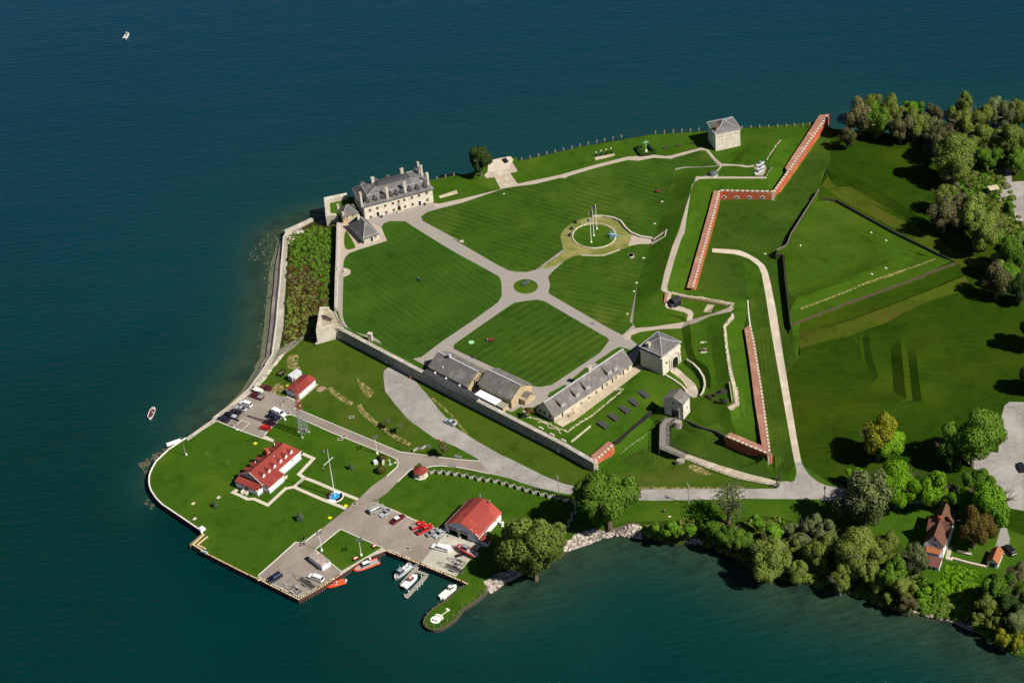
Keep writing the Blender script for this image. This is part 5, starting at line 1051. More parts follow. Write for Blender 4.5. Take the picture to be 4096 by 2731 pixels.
# ---- brick walls
capst = mat('white_capstone', (.64, .59, .51), (.5, .45, .38), 1.2, .85)
def brickwall(name, label, line, sgn, zb, zt, slab=None, slabw=2.5, step=2.15, bw=1.0, cut=0):
    t = thing(name, label, 'brick wall')
    q = dens([(p[0], p[1], zb-.6) for p in line], 6)
    run(q, sgn*.9, zt-.12, None).obj('face', brick, t)
    if slab is None: 
        mb = MB(); run([(p[0], p[1], zt-.12) for p in off(q, sgn*-.04)], sgn*(slabw), zt, None, mb); mb.obj('terrace', bricktop, t)
    elif slab:
        pl = [G(p, zt).to_2d() for p in pp(slab)]; MB().prism([tuple(p) for p in pl], zt-1.4, zt).obj('terrace', bricktop, t)
        run([(p[0], p[1], zt-.12) for p in off(q, sgn*-.04)], sgn*.8, zt+.03, None).obj('coping', bricktop, t)
    else: run([(p[0], p[1], zt-.12) for p in off(q, sgn*-.04)], sgn*.8, zt+.03, None).obj('coping', bricktop, t)
    mb = MB(); pts = dens([(p[0], p[1]) for p in line], .25); acc = 0; nxt = step/2; top = zt+.05
    for i in range(len(pts)-1):
        a, b = Vector(pts[i]), Vector(pts[i+1]); acc += (b-a).length
        if acc > nxt:
            nxt += step; d = (b-a).normalized(); nn = Vector((-d.y, d.x))*sgn; c = a-nn*.08
            mb.loft([[(*(c-d*bw/2), top-.35), (*(c+d*bw/2), top-.35), (*(c+d*bw/2+nn*.75), top-.35), (*(c-d*bw/2+nn*.75), top-.35)][::int(sgn)], [(*(c-d*bw/2), top+.1), (*(c+d*bw/2), top+.1), (*(c+d*bw/2+nn*.75), top+.1), (*(c-d*bw/2+nn*.75), top+.1)][::int(sgn)]])
    mb.obj('capstones', capst, t)
    return t
tE = brickwall('east_brick_wall', 'long brick parapet with pale capstones beside the cobbled ditch path', EW_OUT[:5], 1, 5, BTOP, 'Q 2296,350 2200,240 L 2200,1567 2120,1100 2060,620 2015,330 1992,190 2040,155 2068,150 2110,340 2200,900 2290,1567', step=1.85, bw=.85)
mb = MB(); run([(p[0], p[1], 7.5) for p in dens(EW_OUT[4:], 4)], .5, 9.15, None, mb); mb.obj('buried_coping', capst, tE)
p = G('Q 2300,352', BTOP)
for k in range(8): MB().box(p.x-.75-.25*(k % 2), p.x+.12, p.y-.1, p.y+.5, 4.8+k*.53, 4.8+k*.53+.5).obj('quoin', capst, tE)
tS = brickwall('south_flank_brick_wall', 'shaded brick flank wall with capstones, its dark face toward the road', SF_OUT, -1, 4.9, BTOP, 'Q 2300,352 1762,128 1828,82 2200,240', step=1.75, bw=.9)
tC = brickwall('centre_brick_wall', 'narrow brick parapet lit orange on its right face, in the middle of the ditch', CW_OUT, -1, 5, BTOP, None, 2.5, 1.85, .9)
tU = brickwall('embrasured_brick_wall', 'short brick curtain wall with four dark gun openings', CU_OUT, 1, 5, BTOP, '', 1, 1.9, .95)
v = Vector(CU_OUT[1][:2])-Vector(CU_OUT[0][:2]); dn = v.normalized(); Fb = Frame(CU_OUT[0], CU_OUT[1], 1, 5)
for q in ['870,1142', '1018,1147', '1170,1147', '1322,1147']:
    x, z_ = Fb.wall('C '+q); c = Fb.a+Fb.x*x; o = MB().box(-1.05, 1.05, -.1, .05, -.3, .3).box(-.55, .55, -.12, .05, -.75, .75).obj('embrasure', capst, tU, loc=(c.x, c.y, 5+z_)); o.rotation_euler = (0, 0, Fb.rz)
    MB().box(-.42, .42, -.14, -.1, -.36, .36).obj('opening', dark, o)
for k in range(7): c = Fb.a+Fb.x*(Fb.L-.3-.35*(k % 2)); o = MB().box(-.6, .45, -.1, .1, 0, .55).obj('quoin', capst, tU, loc=(c.x, c.y, 4.9+k*.62)); o.rotation_euler = (0, 0, Fb.rz)
tN = brickwall('north_brick_wall', 'brick parapet with bright orange face running up to the lake shore', NE_OUT, 1, 5, BTOP, 'C 1605,822 1588,795 1995,178 2100,166 1645,832', step=2.0, bw=.95)
tW = brickwall('south_west_brick_wall', 'short stub of brick wall with bright orange face at the end of the river wall', WB_OUT, 1, 4.1, 8.2, 'Q 232,425 185,360 390,188 460,226', step=1.7, bw=.85)
p = G('Q 232,430', 8.2)
for k in range(7): MB().box(p.x-.1, p.x+.75+.3*(k % 2), p.y-.15, p.y+.5, 3.9+k*.58, 3.9+k*.58+.5).obj('quoin', capst, tW)
# low walls / palisades of the island
def palis(name, label, s, zb, h, m=woodB, w_=.3, cat='palisade'):
    q = dens([tuple(G(p, zb+h)) for p in pp(s)], 4); o = run([(p[0], p[1], zb-.6) for p in q], w_, zb+h, None).obj(name, m, label=label, category=cat); return o
def palis2(label, line, zb, zt, m, w_, d=0):
    q = dens([(p[0], p[1], zb) for p in (off(line, d) if d else line)], 4); run(q, w_, zt, None).obj('timber_palisade', m, label=label, category='palisade')
palis2('black timber retaining wall on the left side of the triangular island', ISL, 4.3, 7.35, woodD, .28)
palis2('grey-topped timber retaining wall on the upper left side of the triangular island', ISU, 4.3, 7.35, mat('grey_palisade', (.2, .165, .15), (.14, .11, .1), 2), -.35)
palis2('thin black palisade along the upper right side of the triangular island', ISN, 4.3, 6.95, woodD, .25)
palis2('reddish brown timber wall along the lower side of the triangular island', ISS, 4.8, 6.9, woodB, -.25)
palis('timber_palisade', 'straight dark palisade from the gatehouse down to the short brick stub', 'L 955,1095 760,1265 520,1470 430,1535 Q 440,215', 5.9, 1.0, mat('near_black_palisade', (.02, .018, .02), (.014, .012, .014), 2), .4)  # palisade coloured near-black along its whole length
palis('timber_palisade', 'dark curved palisade below the grass mound right of the gatehouse', 'L 1285,1242 1480,1335 1650,1380 1765,1440', 5.4, 1.5, woodD, -.4)
# stone lines
stl = mat('loose_stone_line', (.66, .58, .46), (.35, .32, .2), 1.5, .95)
def stones(s, name, label, w_=.6, h=.25, step=.9, cat='stone edging'):
    mb = MB(); q = dens([tuple(p) for p in DD(s)], step)
    for p in q:
        r = random.uniform(.5, 1)*w_/2; x, y = p[0]+random.uniform(-.15, .15), p[1]+random.uniform(-.15, .15)
        mb.ball((x, y, p[2]+.02), r*1.3, r, h*random.uniform(.6, 1.2), 6, 4)
    o = mb.obj(name, stl, kind='stuff', label=label, category=cat); return o
stones('d 200,1115 420,1160 620,1240 760,1310 900,1360 1100,1215 1270,1120 1450,970 1620,830 1740,730 1770,690 1700,690 1630,715', 'stone_edging', 'line of pale stones following the grass edge below the barracks terrace', .75, .4, .55)
stones('Q 540,330 640,250 800,140 880,80', 'stone_edging', 'broken row of pale stones on the slope left of the ramp', .5, .3, .8)
stones('C 1375,700 1425,620 1480,540 1535,478', 'stone_edging', 'dashed double line of stones near the north gun platform', .6, .3, .6)
stones('C 730,905 1000,912 1360,908 1430,800', 'stone_edging', 'dotted stone line along the north rampart walk', .5, .3, .8)
for s, lb in (('G 850,940 1050,985 1300,1020 1570,1070', 'stone line beside the walk behind the black-roofed shelter'), ('L 1860,20 1750,160 1775,400 1815,700 1880,960 1900,1080 1810,1125', 'long scatter of white stones on the crest of the east rampart')): stones(s, 'stone_edging', lb, .7, .3, .5)
stones('L 1900,880 1925,1080 1850,1145', 'stone_edging', 'outer scatter of white stones beyond the east guns', .6, .3, .6)
for s, lb in (('d 430,1215 520,1220 575,1255 600,1300', 'upper curved stone kerb in the grass below the barracks'), ('d 620,1308 700,1318 760,1350 785,1395', 'lower curved pale stone kerb in the grass below the barracks')):
    q = [tuple(p) for p in DD(s)]; run([(p[0], p[1], p[2]-.2) for p in dens(q, 1)], .3, [p[2]+.25 for p in dens(q, 1)], None).obj('curved_kerb', stl, label=lb, category='kerb')
q = [tuple(p) for p in DD('d 965,1530 1270,1278')]; run([(p[0], p[1], p[2]-.2) for p in dens(q, 2)], .35, [p[2]+.5 for p in dens(q, 2)], None).obj('stone_ledge', stl, label='thin straight stone ledge across the grass above the river wall', category='stone ledge')
# curved retaining walls by the gate tower
for s, lb, h in (('L 1300,560 1380,610 1450,680 1505,770 1518,850 1500,930 1465,985', 'curved stone retaining wall round the gate tower courtyard', .5), ('L 1055,742 1160,805 1240,860 1300,925', 'low curved stone wall between gate tower and gatehouse', .45)):
    q = [tuple(p) for p in DD(s)]; q = dens(q, 2); run([(p[0], p[1], p[2]-2) for p in q], .6, [p[2]+h for p in q], None).obj('retaining_wall', stone, label=lb, category='wall')
q = [tuple(p) for p in DD('B 1390,932 1500,930 1630,950 1720,990 1790,1080 1850,1130 1950,1170 2090,1192')]; q = dens(q, 2); run([(p[0], p[1], p[2]-.3) for p in q], -.55, [p[2]+.75 for p in q], None).obj('curb_wall', stone, label='low curving stone wall on the right rim of the flagpole circle', category='wall')
c = ell(('B', 1402, 1160), 250, 141, 40); q = [(p[0], p[1], 6.5) for p in c]; run(q, .35, 6.85, None, closed=True).obj('circle_kerb', stone, label='oval stone kerb round the flagpole lawn', category='kerb')
q = [tuple(p) for p in DD('B 1255,1388 1400,1392 1500,1390 1620,1352 1700,1320')]; run([(p[0], p[1], p[2]-.1) for p in q], -.3, [p[2]+.3 for p in q], None).obj('curb_wall', stone, label='short pale kerb along the lower rim of the flagpole circle', category='kerb')
# tunnel entrance in the rampart
t = thing('tunnel_entrance', 'open brick-lined tunnel mouth cut into the rampart foot east of the flagpoles', 'tunnel entrance')
p = [G(k, 7.6) for k in pp('G 605,360 770,305 790,225 622,305')]
for nm, i, j, m in (('left_cheek', 0, 1, wood), ('right_cheek', 3, 2, wood), ('head_wall', 1, 2, conc)):
    q = [(p[i].x, p[i].y, 6), (p[j].x, p[j].y, 6)]; run(q, .35 if i != 3 else -.35, [7.5, 8.6] if nm != 'head_wall' else 8.7, None).obj(nm, m, t)
MB().prism([(k.x, k.y) for k in p], 5.9, 6.62).obj('floor', brick, t); MB().prism([((p[0].x*.3+p[1].x*.7), (p[0].y*.3+p[1].y*.7)), (p[1].x-.3, p[1].y), (p[2].x-.3, p[2].y), (p[3].x*.3+p[2].x*.7, p[3].y*.3+p[2].y*.7)], 6.6, 7.3).obj('vault_shade_block', dark, t)  # dark block painted as the shade inside the vault
# zigzag screen fence
lo = 'R 650,578 742,580 835,592 927,602 1018,613 1110,635 1205,660 1300,673 1395,685 1487,705 1577,735 1665,758 1760,785 1850,812 1943,838 2035,865 2122,882 2220,907'
hi = 'R 612,545 712,548 808,552 897,562 990,575 1085,595 1180,620 1272,632 1367,645 1465,662 1558,690 1648,718 1740,745 1833,770 1927,797 2015,820 2105,840 2195,862 2290,885'
l_, h_ = DD(lo), DD(hi); zz_ = [h_[0]]
for i in range(len(l_)): zz_ += [l_[i], h_[i+1]]
zz_ += DD('a 1720,385 1885,330 1915,430 1780,500 1840,640 1680,700 1745,830 1590,880 1645,1010 1495,1080 1565,1150 1420,1220')
t = thing('zigzag_fence', 'long zigzag plank fence from the octagonal hut to the river trees', 'fence')
fw = mat('silvered_boards', (.40, .38, .33), (.31, .29, .25), 2.5, .9)
for a, b in zip(zz_, zz_[1:]): MB().beam((a.x, a.y, a.z+.5), (b.x, b.y, b.z+.5), .12, 1.15).obj('fence_panel', fw, t)
t = thing('zigzag_fence', 'short four-panel zigzag fence below the hay slope', 'fence')
q = DD('R 452,320 500,292 552,296 598,262 655,272')
for a, b in zip(q, q[1:]): MB().beam((a.x, a.y, a.z+.55), (b.x, b.y, b.z+.55), .12, 1.3).obj('fence_panel', fw, t)
def postfence(name, label, s, h, pw, m, rails=(.8,), rm=None, step=None, z=None, rw=.07):
    t = thing(name, label, 'fence'); q = DD(s) if z is None else [G(k, z) for k in pp(s)]
    if step: q = [Vector(p) for p in dens([tuple(p) for p in q], step)]
    pm = MB().box(-pw/2, pw/2, -pw/2, pw/2, -.3, h).obj('post', m, t, loc=q[0])
    for p in q[1:]: c = pm.copy(); c.location = p; col.objects.link(c)
    mb = MB()
    for a, b in zip(q, q[1:]):
        for r in rails: mb.beam((a.x, a.y, a.z+r), (b.x, b.y, b.z+r), rw, rw)
    mb.obj('rails', rm or m, t); return t
tanp = mat('tan_post', (.36, .28, .19), (.28, .21, .14), 2)
postfence('shore_fence', 'row of squat tan posts and rails along the lake edge', 'A 1612,492 1712,468 1813,448', 1.1, .42, tanp, (.5,), woodD)
postfence('shore_fence', 'long row of tan posts along the lake edge from the plaza to the far tower', 'B 552,268 652,246 750,222 847,197 945,176 1043,154 1140,130 1237,107 1335,82 1433,60 1527,40 1625,19 1722,-2 C 65,392 170,385 275,380 375,374 478,368 578,361', 1.15, .42, tanp, (.5,), woodD)
postfence('shore_fence', 'row of posts on the lake edge between the far tower and the brick wall', 'C 1085,335 1187,330 1290,327 1395,322 1500,318 1605,315 1700,310 1800,305 1880,298', 1.1, .4, tanp, (.5,), woodD)
postfence('spit_fence', 'thin posts and rail round the outer edge of the grass spit', 'V 990,830 945,890 885,945 808,990 735,1022 690,1090 628,1132 558,1190 482,1250 395,1258 315,1236 288,1178 325,1110 385,1055 460,1000 550,950', .95, .16, tanp, (.6,), woodD)
postfence('ramp_fence', 'dark timber rail on the far side of the ramp and causeway', 'Q 1320,335 1700,465 2000,552 2352,642 S 345,505', 1.2, .14, woodD, (.55, 1.05), step=2.6)
postfence('ramp_fence', 'dark timber rail on the near side of the stone causeway', 'Q 1272,395 1600,528 1900,640 2352,722 S 312,588', 1.2, .14, woodD, (.55, 1.05), step=2.6)
# timber ramp
t = thing('timber_ramp', 'bent wooden ramp on posts leading down from the gatehouse', 'ramp')
S_ = [[G('L 1060,1240', 6.9), G('L 1215,1230', 6.9)], [G('L 1003,1320', 6.9), G('L 1135,1310', 6.9)], [G('Q 997,10', 6.7), G('Q 1108,0', 6.7)], [G('Q 990,275', 6.2), G('Q 1112,240', 6.2)], [G('Q 1272,388', 5.4), G('Q 1322,338', 5.4)]]
mb = MB(); mb.loft([[a, b, b-Vector((0, 0, .3)), a-Vector((0, 0, .3))] for a, b in S_]); mb.obj('deck', mat('ramp_planks', (.22, .20, .18), (.16, .145, .13), 2, .9), t)
mb = MB()
for k in range(4):
    for s in (0, 1):
        A_, B_ = S_[k][s], S_[k+1][s]; L = (B_-A_).length; m_ = max(1, int(L/2.4))
        mb.beam(A_+Vector((0, 0, 1.05)), B_+Vector((0, 0, 1.05)), .09, .12); mb.beam(A_+Vector((0, 0, .5)), B_+Vector((0, 0, .5)), .07, .1)
        for i in range(m_+1): p = A_+(B_-A_)*i/m_; mb.box(p.x-.07, p.x+.07, p.y-.07, p.y+.07, p.z-.2, p.z+1.1)
mb.obj('railing', woodD, t)
mb = MB()
for k in range(5):
    for s in (0, 1):
        p = S_[k][s]; mb.box(p.x-.15, p.x+.15, p.y-.15, p.y+.15, 2.5, p.z-.2)
for i in range(1, 5):
    for s in (0, 1): p = S_[1][s]+(S_[3][s]-S_[1][s])*i/5; mb.box(p.x-.15, p.x+.15, p.y-.15, p.y+.15, 2.5, p.z-.2)
mb.obj('trestle_posts', woodD, t)
for q, z_, s_, lb in (('Q 1245,440', 3.6, 1.6, 'rubble stone abutment under the foot of the timber ramp'), ('L 1215,1310', 4.2, 1.5, 'rough stone footing below the right corner of the gatehouse')):
    g = G(q, z_+1.2); mb = MB(); n = 9; mb.loft([[(s_*math.cos(2*math.pi*i/n)*(1.25 if i % 2 else 1), s_*.8*math.sin(2*math.pi*i/n), -1.5) for i in range(n)], [(s_*.85*math.cos(2*math.pi*i/n)*(1.1 if i % 3 else .9), s_*.62*math.sin(2*math.pi*i/n), 1.2) for i in range(n)]]); mb.obj('stone_abutment', wallst, loc=g, label=lb, category='abutment')
for q, lb in (('S 350,500', 'dark timber gate post at the upper corner of the causeway foot'), ('S 318,580', 'dark timber gate post at the lower corner of the causeway foot')):
    g = D(q); MB().box(-.2, .2, -.2, .2, -.2, 2.1).box(-.3, .3, -.3, .3, 2.1, 2.3).beam((-1.6, 0, 1.2), (0, 0, 1.6), .1, .3).obj('gate_post', woodD, loc=g, label=lb, category='gate post')
# splinter-proof hatches
for i, (q, lb) in enumerate((('L 808,965', 'dark slatted hatch on the mound, nearest the gate tower'), ('L 690,1060', 'dark slatted hatch on the mound, second from the gate tower'), ('L 580,1147', 'dark slatted hatch in the middle of the row of five'), ('L 455,1237', 'dark slatted hatch, second from the river wall'), ('L 335,1330', 'dark slatted hatch on the mound, nearest the river wall'))):
    g = D(q); rz = dirang('L 760,930', 'L 860,1000', 7)
    if i == 0:
        mb = MB().box(-2.1, 2.1, -1.0, 1.0, -.2, .55)
        h0 = thing('slatted_hatch', lb, 'hatch', g, rz, 'five dark slatted hatches on the mound'); mb.obj('frame', woodD, h0)
        mb = MB()
        for k in range(7): mb.box(-2.05, 2.05, -.95+k*.28, -.78+k*.28, .55, .63)
        mb.obj('slats', mat('hatch_slats', (.11, .1, .11), (.07, .065, .07), 2), h0)
    else: rep(h0, g, rz, lb)
# docks in the basin
t = thing('floating_dock', 'weathered plank finger dock with a hooked arm in the boat basin', 'dock')
def plank(par, pts, z0=.25, z1=.6, name='deck'):
    MB().prism([tuple(G(p, z1).to_2d()) for p in pp(pts)], z0, z1).obj(name, wood, par)
plank(t, 'N 905,1020 945,1040 740,1300 695,1310 665,1295 700,1250'); plank(t, 'N 880,1092 1055,1158 1035,1180 860,1125', .25, .61, 'arm'); plank(t, 'N 1055,1158 1035,1182 990,1178 725,1465 768,1482 1030,1205', .25, .62, 'finger')
for q in ('N 970,1275', 'N 935,1305', 'N 903,1350', 'N 735,1440', 'N 960,1190', 'N 790,1395', 'N 705,1270'):
    g = G(q, .6); MB().cyl((0, 0, -2), (0, 0, .9), .15).obj('mooring_pile', trim, t, loc=(g.x, g.y, .2))
g0, g1 = G('N 930,1010', 1.9), G('N 850,1060', .8); MB().beam(g0, g1, 1.1, .12).obj('gangway', steel, t)
# ------------------------------------------------------------ coast guard buildings
zg = 1.8
F = Frame(G('I 1612,838', zg+3.8), G('I 2072,440', zg+3.8), 0, zg); c = G('I 1372,692', zg+3.8); F.D = abs((c.to_2d()-F.a).dot(F.y))
F.a = F.a+F.x*.3+F.y*.3; F.L -= .6; F.D -= .6
t = placed('station_house', 'white station house with red hipped-back roof, six dormers and two porches', 'house', F); h = 3.7; rh = 2.9; L, Dp = F.L, F.D
mb = MB().box(0, L, 0, Dp, .8, h).box(-.05, L+.05, -.05, Dp+.05, -.2, .8, 1)
mb.loft([[(0, 0, h), (0, Dp, h), (0, Dp/2, h+rh-.1)], [(.3, 0, h), (.3, Dp, h), (.3, Dp/2, h+rh-.1)]], 1)  # gable triangle: its bluish shade is put into the wall colour
mb.obj('wall', [whitep, bluew], t)
mb = MB(); e = .35; zl = h-.2; A1_, B1_ = (-e, Dp/2, h+rh), (L-2.2, Dp/2, h+rh)
roofquad(mb, [(-e, -e, zl), (L+e, -e, zl), B1_, A1_]); roofquad(mb, [(L+e, Dp+e, zl), (-e, Dp+e, zl), A1_, B1_]); roofquad(mb, [(L+e, -e, zl), (L+e, Dp+e, zl), B1_])
rf = mb.obj('roof', redroof, t)
mb = MB(); mb.beam((-e-.03, -e, zl), (-e-.03, Dp/2, h+rh), .1, .2).beam((-e-.03, Dp+e, zl), (-e-.03, Dp/2, h+rh), .1, .2).beam((-e, -e-.03, zl-.05), (L+e, -e-.03, zl-.05), .1, .18); mb.obj('fascia', trim, rf)
for q in ('1637,772', '1700,710', '1762,648', '1832,585', '1893,522', '1953,462'):
    x, z = F.wall('I '+q, 1.1); mb = MB(); y_ = 1.0; zf = h+.55; w_ = 1.25
    mb.loft([[(x-w_/2, y_, zf-.4), (x-w_/2, y_, zf+1.0), (x, y_, zf+1.5), (x+w_/2, y_, zf+1.0), (x+w_/2, y_, zf-.4)][::-1], [(x-w_/2, y_+2.2, zf-.4), (x-w_/2, y_+2.2, zf+1.0), (x, y_+2.2, zf+1.5), (x+w_/2, y_+2.2, zf+1.0), (x+w_/2, y_+2.2, zf-.4)][::-1]], 1)
    for s in (-1, 1): roofquad(mb, [(x+s*(w_/2+.15), y_-.12, zf+.95), (x+s*(w_/2+.15), y_+2.4, zf+.95), (x, y_+2.6, zf+1.58), (x, y_-.12, zf+1.58)], .08)
    dm = mb.obj('dormer', [redroof, whitep], t); window(dm, x, zf+.55, .6, .75, y=y_, gl=mat('grey_glass', (.25, .3, .36), rough=.2))
for k in range(6):
    x = 2.0+k*(L-4.5)/5; y_ = Dp-1.0; mb = MB(); zf = h+.55; w_ = 1.25
    mb.box(x-w_/2, x+w_/2, y_-2.2, y_, zf-.4, zf+1.0, 1)
    for s in (-1, 1): roofquad(mb, [(x+s*(w_/2+.15), y_+.12, zf+.95), (x+s*(w_/2+.15), y_-2.4, zf+.95), (x, y_-2.6, zf+1.58), (x, y_+.12, zf+1.58)], .08)
    mb.obj('dormer', [redroof, whitep], t)
for q in ('I 1965,552',): x, z = F.wall(q); window(t, x, z, .8, 1.2)
for q in ('I 1455,738', 'I 1503,760'): y, z = F.side(q, 0); window(t, y, z, .75, 1.15, 'left', 0)
x, y = F.flat('I 1612,470', h+1.6); chimney(t, x, Dp*.7, h+.8, h+rh+1.0, .9, .9, brick)
for q in ('I 1757,370', 'I 1700,470', 'I 1750,520', 'I 1533,585'):
    x, y = F.flat(q, h+2.0); MB().cyl((x, y, h+1.2), (x, y, h+2.6), .12).obj('vent_pipe', trim, t)
# front porch on the gable end, facing lower left
mb = MB(); pd = 2.7; roofquad(mb, [(-pd-.3, -.3, 2.75), (0, -.3, 3.55), (0, Dp+.1, 3.55), (-pd-.3, Dp+.1, 2.75)]); p = mb.obj('porch_roof', redroof, t)
MB().box(-pd, 0, 0, Dp, .75, .95).box(-pd, -.0, .05, Dp-.05, -.2, .75, 1).obj('porch_floor', [trim, bluew], t)
for k in range(6): MB().box(-pd, -pd+.16, k*(Dp-.16)/5, k*(Dp-.16)/5+.16, .95, 2.7).obj('porch_post', trim, t)
MB().box(-pd+.03, -pd+.1, 0, Dp*.38, 1.0, 1.85).box(-pd+.03, -pd+.1, Dp*.6, Dp, 1.0, 1.85).box(-pd, 0, .02, .1, 1.0, 1.85).obj('porch_rail', trim, t)
MB().box(-.03, 0, .5, Dp-.5, 1.0, 2.5).obj('porch_screen', dark, t)
mb = MB()
for k in range(5): mb.box(-pd-.35*(k+1), -pd-.35*k, Dp*.40, Dp*.60, 0, .9-.18*k)
mb.box(-pd-2, -pd, Dp*.39, Dp*.40, .2, 1.3).box(-pd-2, -pd, Dp*.6, Dp*.61, .2, 1.3); mb.obj('porch_steps', walkc, t)
# side porch
xa = F.wall('I 1690,870', -2.6)[0]; xb = F.wall('I 1870,760', -2.6)[0]
mb = MB(); roofquad(mb, [(xa-.2, -2.9, 2.95), (xb+.3, -2.9, 2.95), (xb+.1, 1.2, h+.75), (xa-.1, 1.2, h+.75)]); mb.obj('side_porch_roof', redroof, t)
MB().box(xa, xb, -2.6, 0, .75, .95).box(xa+.05, xb-.05, -2.55, 0, -.2, .75, 1).obj('side_porch_floor', [trim, bluew], t)
for x in (xa, (xa+xb)/2-.1, xb-.16): MB().box(x, x+.16, -2.6, -2.44, .95, 2.9).obj('side_porch_post', trim, t)
MB().box(xa, xb, -2.58, -2.5, 1.0, 1.8).box(xa+.02, xa+.1, -2.5, 0, 1, 1.8).obj('side_porch_rail', trim, t)
mb = MB()
for k in range(5): mb.box(xb+.35*k, xb+.35*(k+1), -2.2, -.9, 0, .9-.18*k)
mb.box(xb, xb+2, -2.28, -2.2, .2, 1.3).box(xb, xb+2, -.9, -.82, .2, 1.3); mb.obj('side_steps', walkc, t)
x, y = F.flat('I 1995,395', 1.5); MB().box(L+.1, L+2.0, Dp*.3, Dp*.3+2.2, 0, 1.6).obj('rear_bulkhead', bluew, t)
# boathouse
F = Frame(G('N 1735,757', zg), G('N 2035,432', zg), 0, zg); c = G('N 1282,592', zg); F.D = abs((c.to_2d()-F.a).dot(F.y)); h = h_at(Vector((F.a.x, F.a.y, zg)), 'N 1730,657')
t = placed('boathouse', 'big white boathouse with bright red roof and two open dark bays', 'boathouse', F); L, Dp = F.L, F.D; rh = 3.3
prof_ = [(0, h), (Dp*.24, h+rh*.62), (Dp*.5, h+rh), (Dp*.76, h+rh*.62), (Dp, h)]
mb = MB(); y0, _ = F.side('N 1580,660', 0); y1, _ = F.side('N 1330,570', 0); zt = 2.45
mb.box(.25, L, 0, .25, 0, h).box(.25, L, Dp-.25, Dp, 0, h)
mb.loft([[(L-.25, y, z) for y, z in [(.25, 0)]+[(.25, h)]+prof_[1:-1]+[(Dp-.25, h), (Dp-.25, 0)]], [(L, y, z) for y, z in [(.25, 0)]+[(.25, h)]+prof_[1:-1]+[(Dp-.25, h), (Dp-.25, 0)]]], 0)
for a_, b_, z0_, z1_ in ((0, y0, 0, h), (y1, Dp, 0, h), (y0, y1, zt, h)): mb.box(0, .25, a_, b_, z0_, z1_, 1)
mb.loft([[(0, y, z) for y, z in prof_], [(.25, y, z) for y, z in prof_]], 1); mb.obj('wall', [whitep, bluew], t)  # door end takes the bluish tone that paints its shade
MB().box(.25, L-.3, .3, Dp-.3, .0, .04).obj('bay_floor', asph, t); MB().box(3.0, 3.1, .3, Dp-.3, .05, h).obj('bay_partition', dark, t)
MB().box(-.06, .3, (y0+y1)/2-.12, (y0+y1)/2+.12, 0, zt).obj('door_post', trim, t)
MB().box(-.5, .02, y0-.3, y1+.3, zt, zt+.3).obj('door_canopy', mat('tan_canopy', (.5, .42, .28), (.42, .34, .22), 2), t)
mb = MB(); e = .35
pr = [(-e, h-e*.9)]+prof_[1:-1]+[(Dp+e, h-e*.9)]
for (ya, za), (yb, zb_) in zip(pr, pr[1:]): roofquad(mb, [(-e, ya, za+.05), (L+e, ya, za+.05), (L+e, yb, zb_+.05), (-e, yb, zb_+.05)], .12)
rf = mb.obj('roof', redroof2, t)
for q in ('N 1405,497', 'N 1630,577'): y, z = F.side(q, 0); window(t, y, z, .7, .8, 'left', 0)
for q in ('N 1957,440', 'N 1812,600'): x, z = F.wall(q); window(t, x, z, .6, 1.1)
for q in ('N 1750,130', 'N 1878,205'): x, y = F.flat(q, h+rh*.8); MB().cyl((x, y, h+rh*.5), (x, y, h+rh+.3), .16).cyl((x, y, h+rh+.3), (x, y, h+rh+.5), .28).obj('roof_vent', steel, rf)
F2 = Frame(G('N 1762,782', zg), G('N 1850,800', zg), 0, zg); F2 = Frame(G('N 1850,800', zg), G('N 1893,735', zg), 2.6, zg)
t = placed('lean_to_shed', 'tiny white shed with red roof against the boathouse corner', 'shed', F2)
MB().box(0, F2.L, 0, 2.4, 0, 1.9).obj('wall', whitep, t); mb = MB(); roofquad(mb, [(-.15, -.2, 1.85), (F2.L+.15, -.2, 1.85), (F2.L+.15, 2.6, 2.5), (-.15, 2.6, 2.5)]); mb.obj('roof', redroof, t)
# garage
F = Frame(G('J 1012,520', zg+2.3), G('J 1215,342', zg+2.3), 0, zg); c = G('J 850,468', zg+2.3); F.D = abs((c.to_2d()-F.a).dot(F.y))
t = placed('garage', 'small white garage with plain red roof beside the lattice mast', 'garage', F); L, Dp = F.L, F.D
MB().box(.2, L-.2, .2, Dp-.2, 0, 2.4).obj('wall', whitep, t); mb = MB(); gable(mb, .2, L-.2, .2, Dp-.2, 2.4, .9, 'x', .3, .12); rf = mb.obj('roof', redroof, t)
MB().box(-.15, 0, -.1, Dp+.1, 2.1, 2.35).obj('fascia', trim, rf)
for k in range(2): MB().box(.12, .2, .6+k*(Dp/2-.2), Dp/2-.3+k*(Dp/2-.2), 0, 2.0).obj('garage_door', mat('door_panel', (.62, .66, .72), (.56, .6, .66), 2), t)
for q in ('J 1170,400', 'J 1098,468'): x, z = F.wall(q, .2); window(t, x, z, .5, .9, y=.2)
x, z = F.wall('J 1050,520', .2); door(t, x, .8, 1.9, y=.2, m=bluew)
F2 = Frame(G('J 950,350', zg+2.3), G('J 1048,280', zg+2.3), 2.4, zg); F2 = Frame(G('J 945,388', zg), G('J 1055,310', zg), 2.3, zg)
t = placed('box_trailer', 'white rust-stained box trailer parked tight behind the garage', 'trailer', F2)
MB().box(0, F2.L, 0, 2.3, .5, 2.6, bev=.08).obj('body', mat('rusty_white', (.62, .64, .67), (.5, .52, .55), 1, .5, c3=(.5, .16, .06), s3=.5, t3=(.62, .66)), t)
for x in (.8, F2.L-1.2):
    for y in (.1, 2.2): MB().cyl((x, y-.12, .4), (x, y+.12, .4), .4, n=12).obj('wheel', iron, t)
